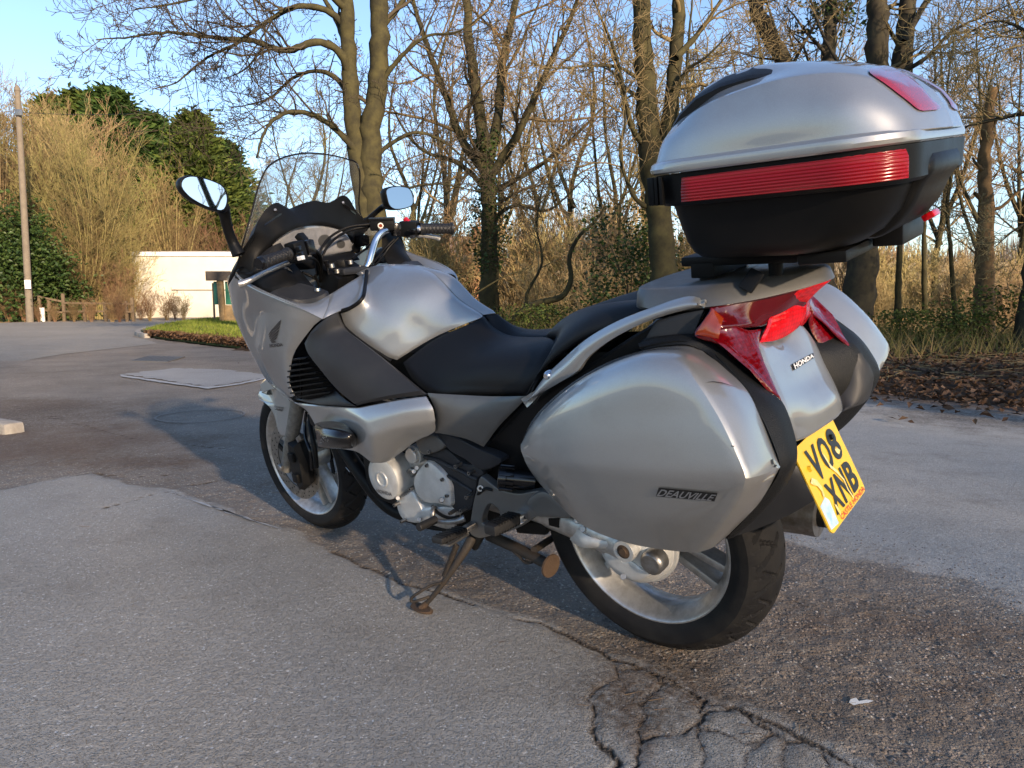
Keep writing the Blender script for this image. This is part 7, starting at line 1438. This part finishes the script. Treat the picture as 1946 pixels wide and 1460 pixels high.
bx('head_board', ux(397), ux(444), -.22, -.14, vz(534), vz(516), OAKD, nb_); bx('panel', ux(405), ux(418), .10, .15, vz(579), vz(535), GRN, nb_); bx('panel', ux(427), ux(458), .10, .15, vz(579), vz(535), GRN, nb_); bx('base_timber', ux(426), ux(448), -.05, .1, -.1, vz(580), POSTW, nb_); bx('backing', ux(402), ux(405), .1, .18, vz(606), vz(538), OAKD, nb_)
# wooden pole with wire and notice
D = 32; POLE = mat('pole_timber', (.15, .125, .095), .9, noise=(5, .7, (.11, .09, .07)), bump=(30, .5)); b_, t_ = wpx(57, 612, D), wpx(33, 172, D); b_[2] = -.2
po = smooth(scatter_mesh('utility_pole', *tubes([(cr(np.array([b_, (b_ * .5 + t_ * .5), t_]), 20), np.linspace(.15, .11, 20))], 14), POLE, k=None)); tag(po, 'weathered wooden utility pole with a white notice fixed to it', 'pole')
cpt = mk('pole_cap', *tubev([t_ - [0, 0, .02], t_ + [0, 0, .12], t_ + [0, 0, .22]], [.13, .11, .02], 12), POLE, po); q = wpx(53, 541, D - .22); bx('notice', q[0] - .13, q[0] + .13, D - .24, D - .225, q[2] - .18, q[2] + .2, FASC, po, bev=.002)
q = wpx(36, 214, D - .16); bar('wire_bracket', q + [-.15, -.02, 0], q + [.15, -.02, 0], .06, .25, STEEL, po)
wr_ = cr(np.array([wpx(38, 214, D), wpx(150, 218, D + 6), wpx(300, 214, D + 16), wpx(520, 196, D + 32)]), 30); wo_ = scatter_mesh('overhead_wire', *tubes([(wr_, np.full(30, .014))], 4), BLACK, k=None); tag(wo_, 'thin overhead wire running from the wooden pole past the conifers', 'wire')
# fence: posts and rails, each piece a part
D = 33; fe = bpy.data.objects.new('rail_fence', None); COL.objects.link(fe); f0 = wpx(78, 610, D); fe.location = (f0[0], D, 0); tag(fe, 'old post-and-rail timber fence along the hedge', 'fence'); fu = lambda u: wpx(u, 574, D)[0] - f0[0]; fr_ = random.Random(2)
for u, v in ((72, 562), (92, 568), (120, 558), (160, 575), (200, 574), (240, 572), (252, 566)): bar('post', (fu(u), 0, -.2), (fu(u) + fr_.gauss(0, .04), fr_.gauss(0, .03), wpx(u, v, D)[2]), .12, .11, OAK, fe, up=(0, 1, 0), bev=.015)
for (u0, va), (u1, vb) in (((70, 563), (120, 573)), ((70, 588), (120, 594)), ((120, 576), (200, 577)), ((200, 577), (255, 578)), ((120, 592), (200, 592)), ((200, 592), (255, 593))): bar('rail', (fu(u0), -.09, wpx(u0, va, D)[2]), (fu(u1), -.09, wpx(u1, vb, D)[2]), .04, .085, OAK, fe, bev=.006)
mb = wpx(80, 590, D - .5); mo_ = bx('marker_post', mb[0] - .08, mb[0] + .08, D - .55, D - .45, 0, mb[2] + .12, FASC, None); tag(mo_, 'short white marker post in front of the fence', 'post')
# brick house glimpsed through the trees
BRK = mat('orange_brick', (.34, .15, .07), .9, noise=(1.5, .6, (.25, .12, .07))); TILE = mat('brown_tiles', (.12, .08, .06), .9)
D = 62; h0 = wpx(800, 574, D); hs = bpy.data.objects.new('brick_house', None); COL.objects.link(hs); hs.location = (h0[0], D, float(terr(h0[0], D))); tag(hs, 'orange brick house glimpsed between the trunks beyond the right handgrip', 'house')
bx('wall', 0, 5.5, 0, 7, -3, 4.2, BRK, hs); mk('roof', [(-.3, -.3, 4.2), (5.8, -.3, 4.2), (5.8, 7.3, 4.2), (-.3, 7.3, 4.2), (-.3, 3.5, 6.8), (5.8, 3.5, 6.8)], [(0, 1, 5, 4), (2, 3, 4, 5), (0, 4, 3), (1, 2, 5), (0, 3, 2, 1)], TILE, hs, smooth=False); w_ = bx('window', 1.0, 2.2, -.05, .02, 1.6, 2.8, GLOSSB, hs); bx('window', 3.2, 4.4, -.05, .02, 1.6, 2.8, GLOSSB, hs); bx('chimney', 4.2, 5.0, 3.1, 3.9, 5.8, 7.6, BRK, hs)
# ------------------------------------------------------------------ bare wood across the tarmac, behind the camera: the low sun reaches the bike only through its twigs
hd = np.array(SUN_AZ) / np.hypot(*SUN_AZ); tn = np.array([-hd[1], hd[0]]); r_ = random.Random(77)
for row, dist in enumerate((46, 55)):
    for i, t in enumerate(np.arange(-24, 26, 3.8)):
        p = hd * (dist + r_.uniform(-1.5, 1.5)) + tn * (t + row * 1.1 + r_.uniform(-.8, .8))
        copy_tree(gt[(i + row) % 3], (p[0], p[1], -.1), r_.uniform(0, 6.28), 1.7 * r_.uniform(.9, 1.12), 'tall bare tree in the wood across the tarmac, facing the parked motorcycle', 'bare wood across the tarmac')
for i, (x, y, sc) in enumerate(((9.2, .3, .75), (8.2, -1.8, .7), (12.5, .8, .9), (17, -3, 1.), (20, 3, 1.1))): copy_tree(gt[i % 3], (x, y, -.05), i * 2.2, sc, 'slender bare tree beside the road, on the side the tail lamp faces', 'bare trees beside the road behind the motorcycle')
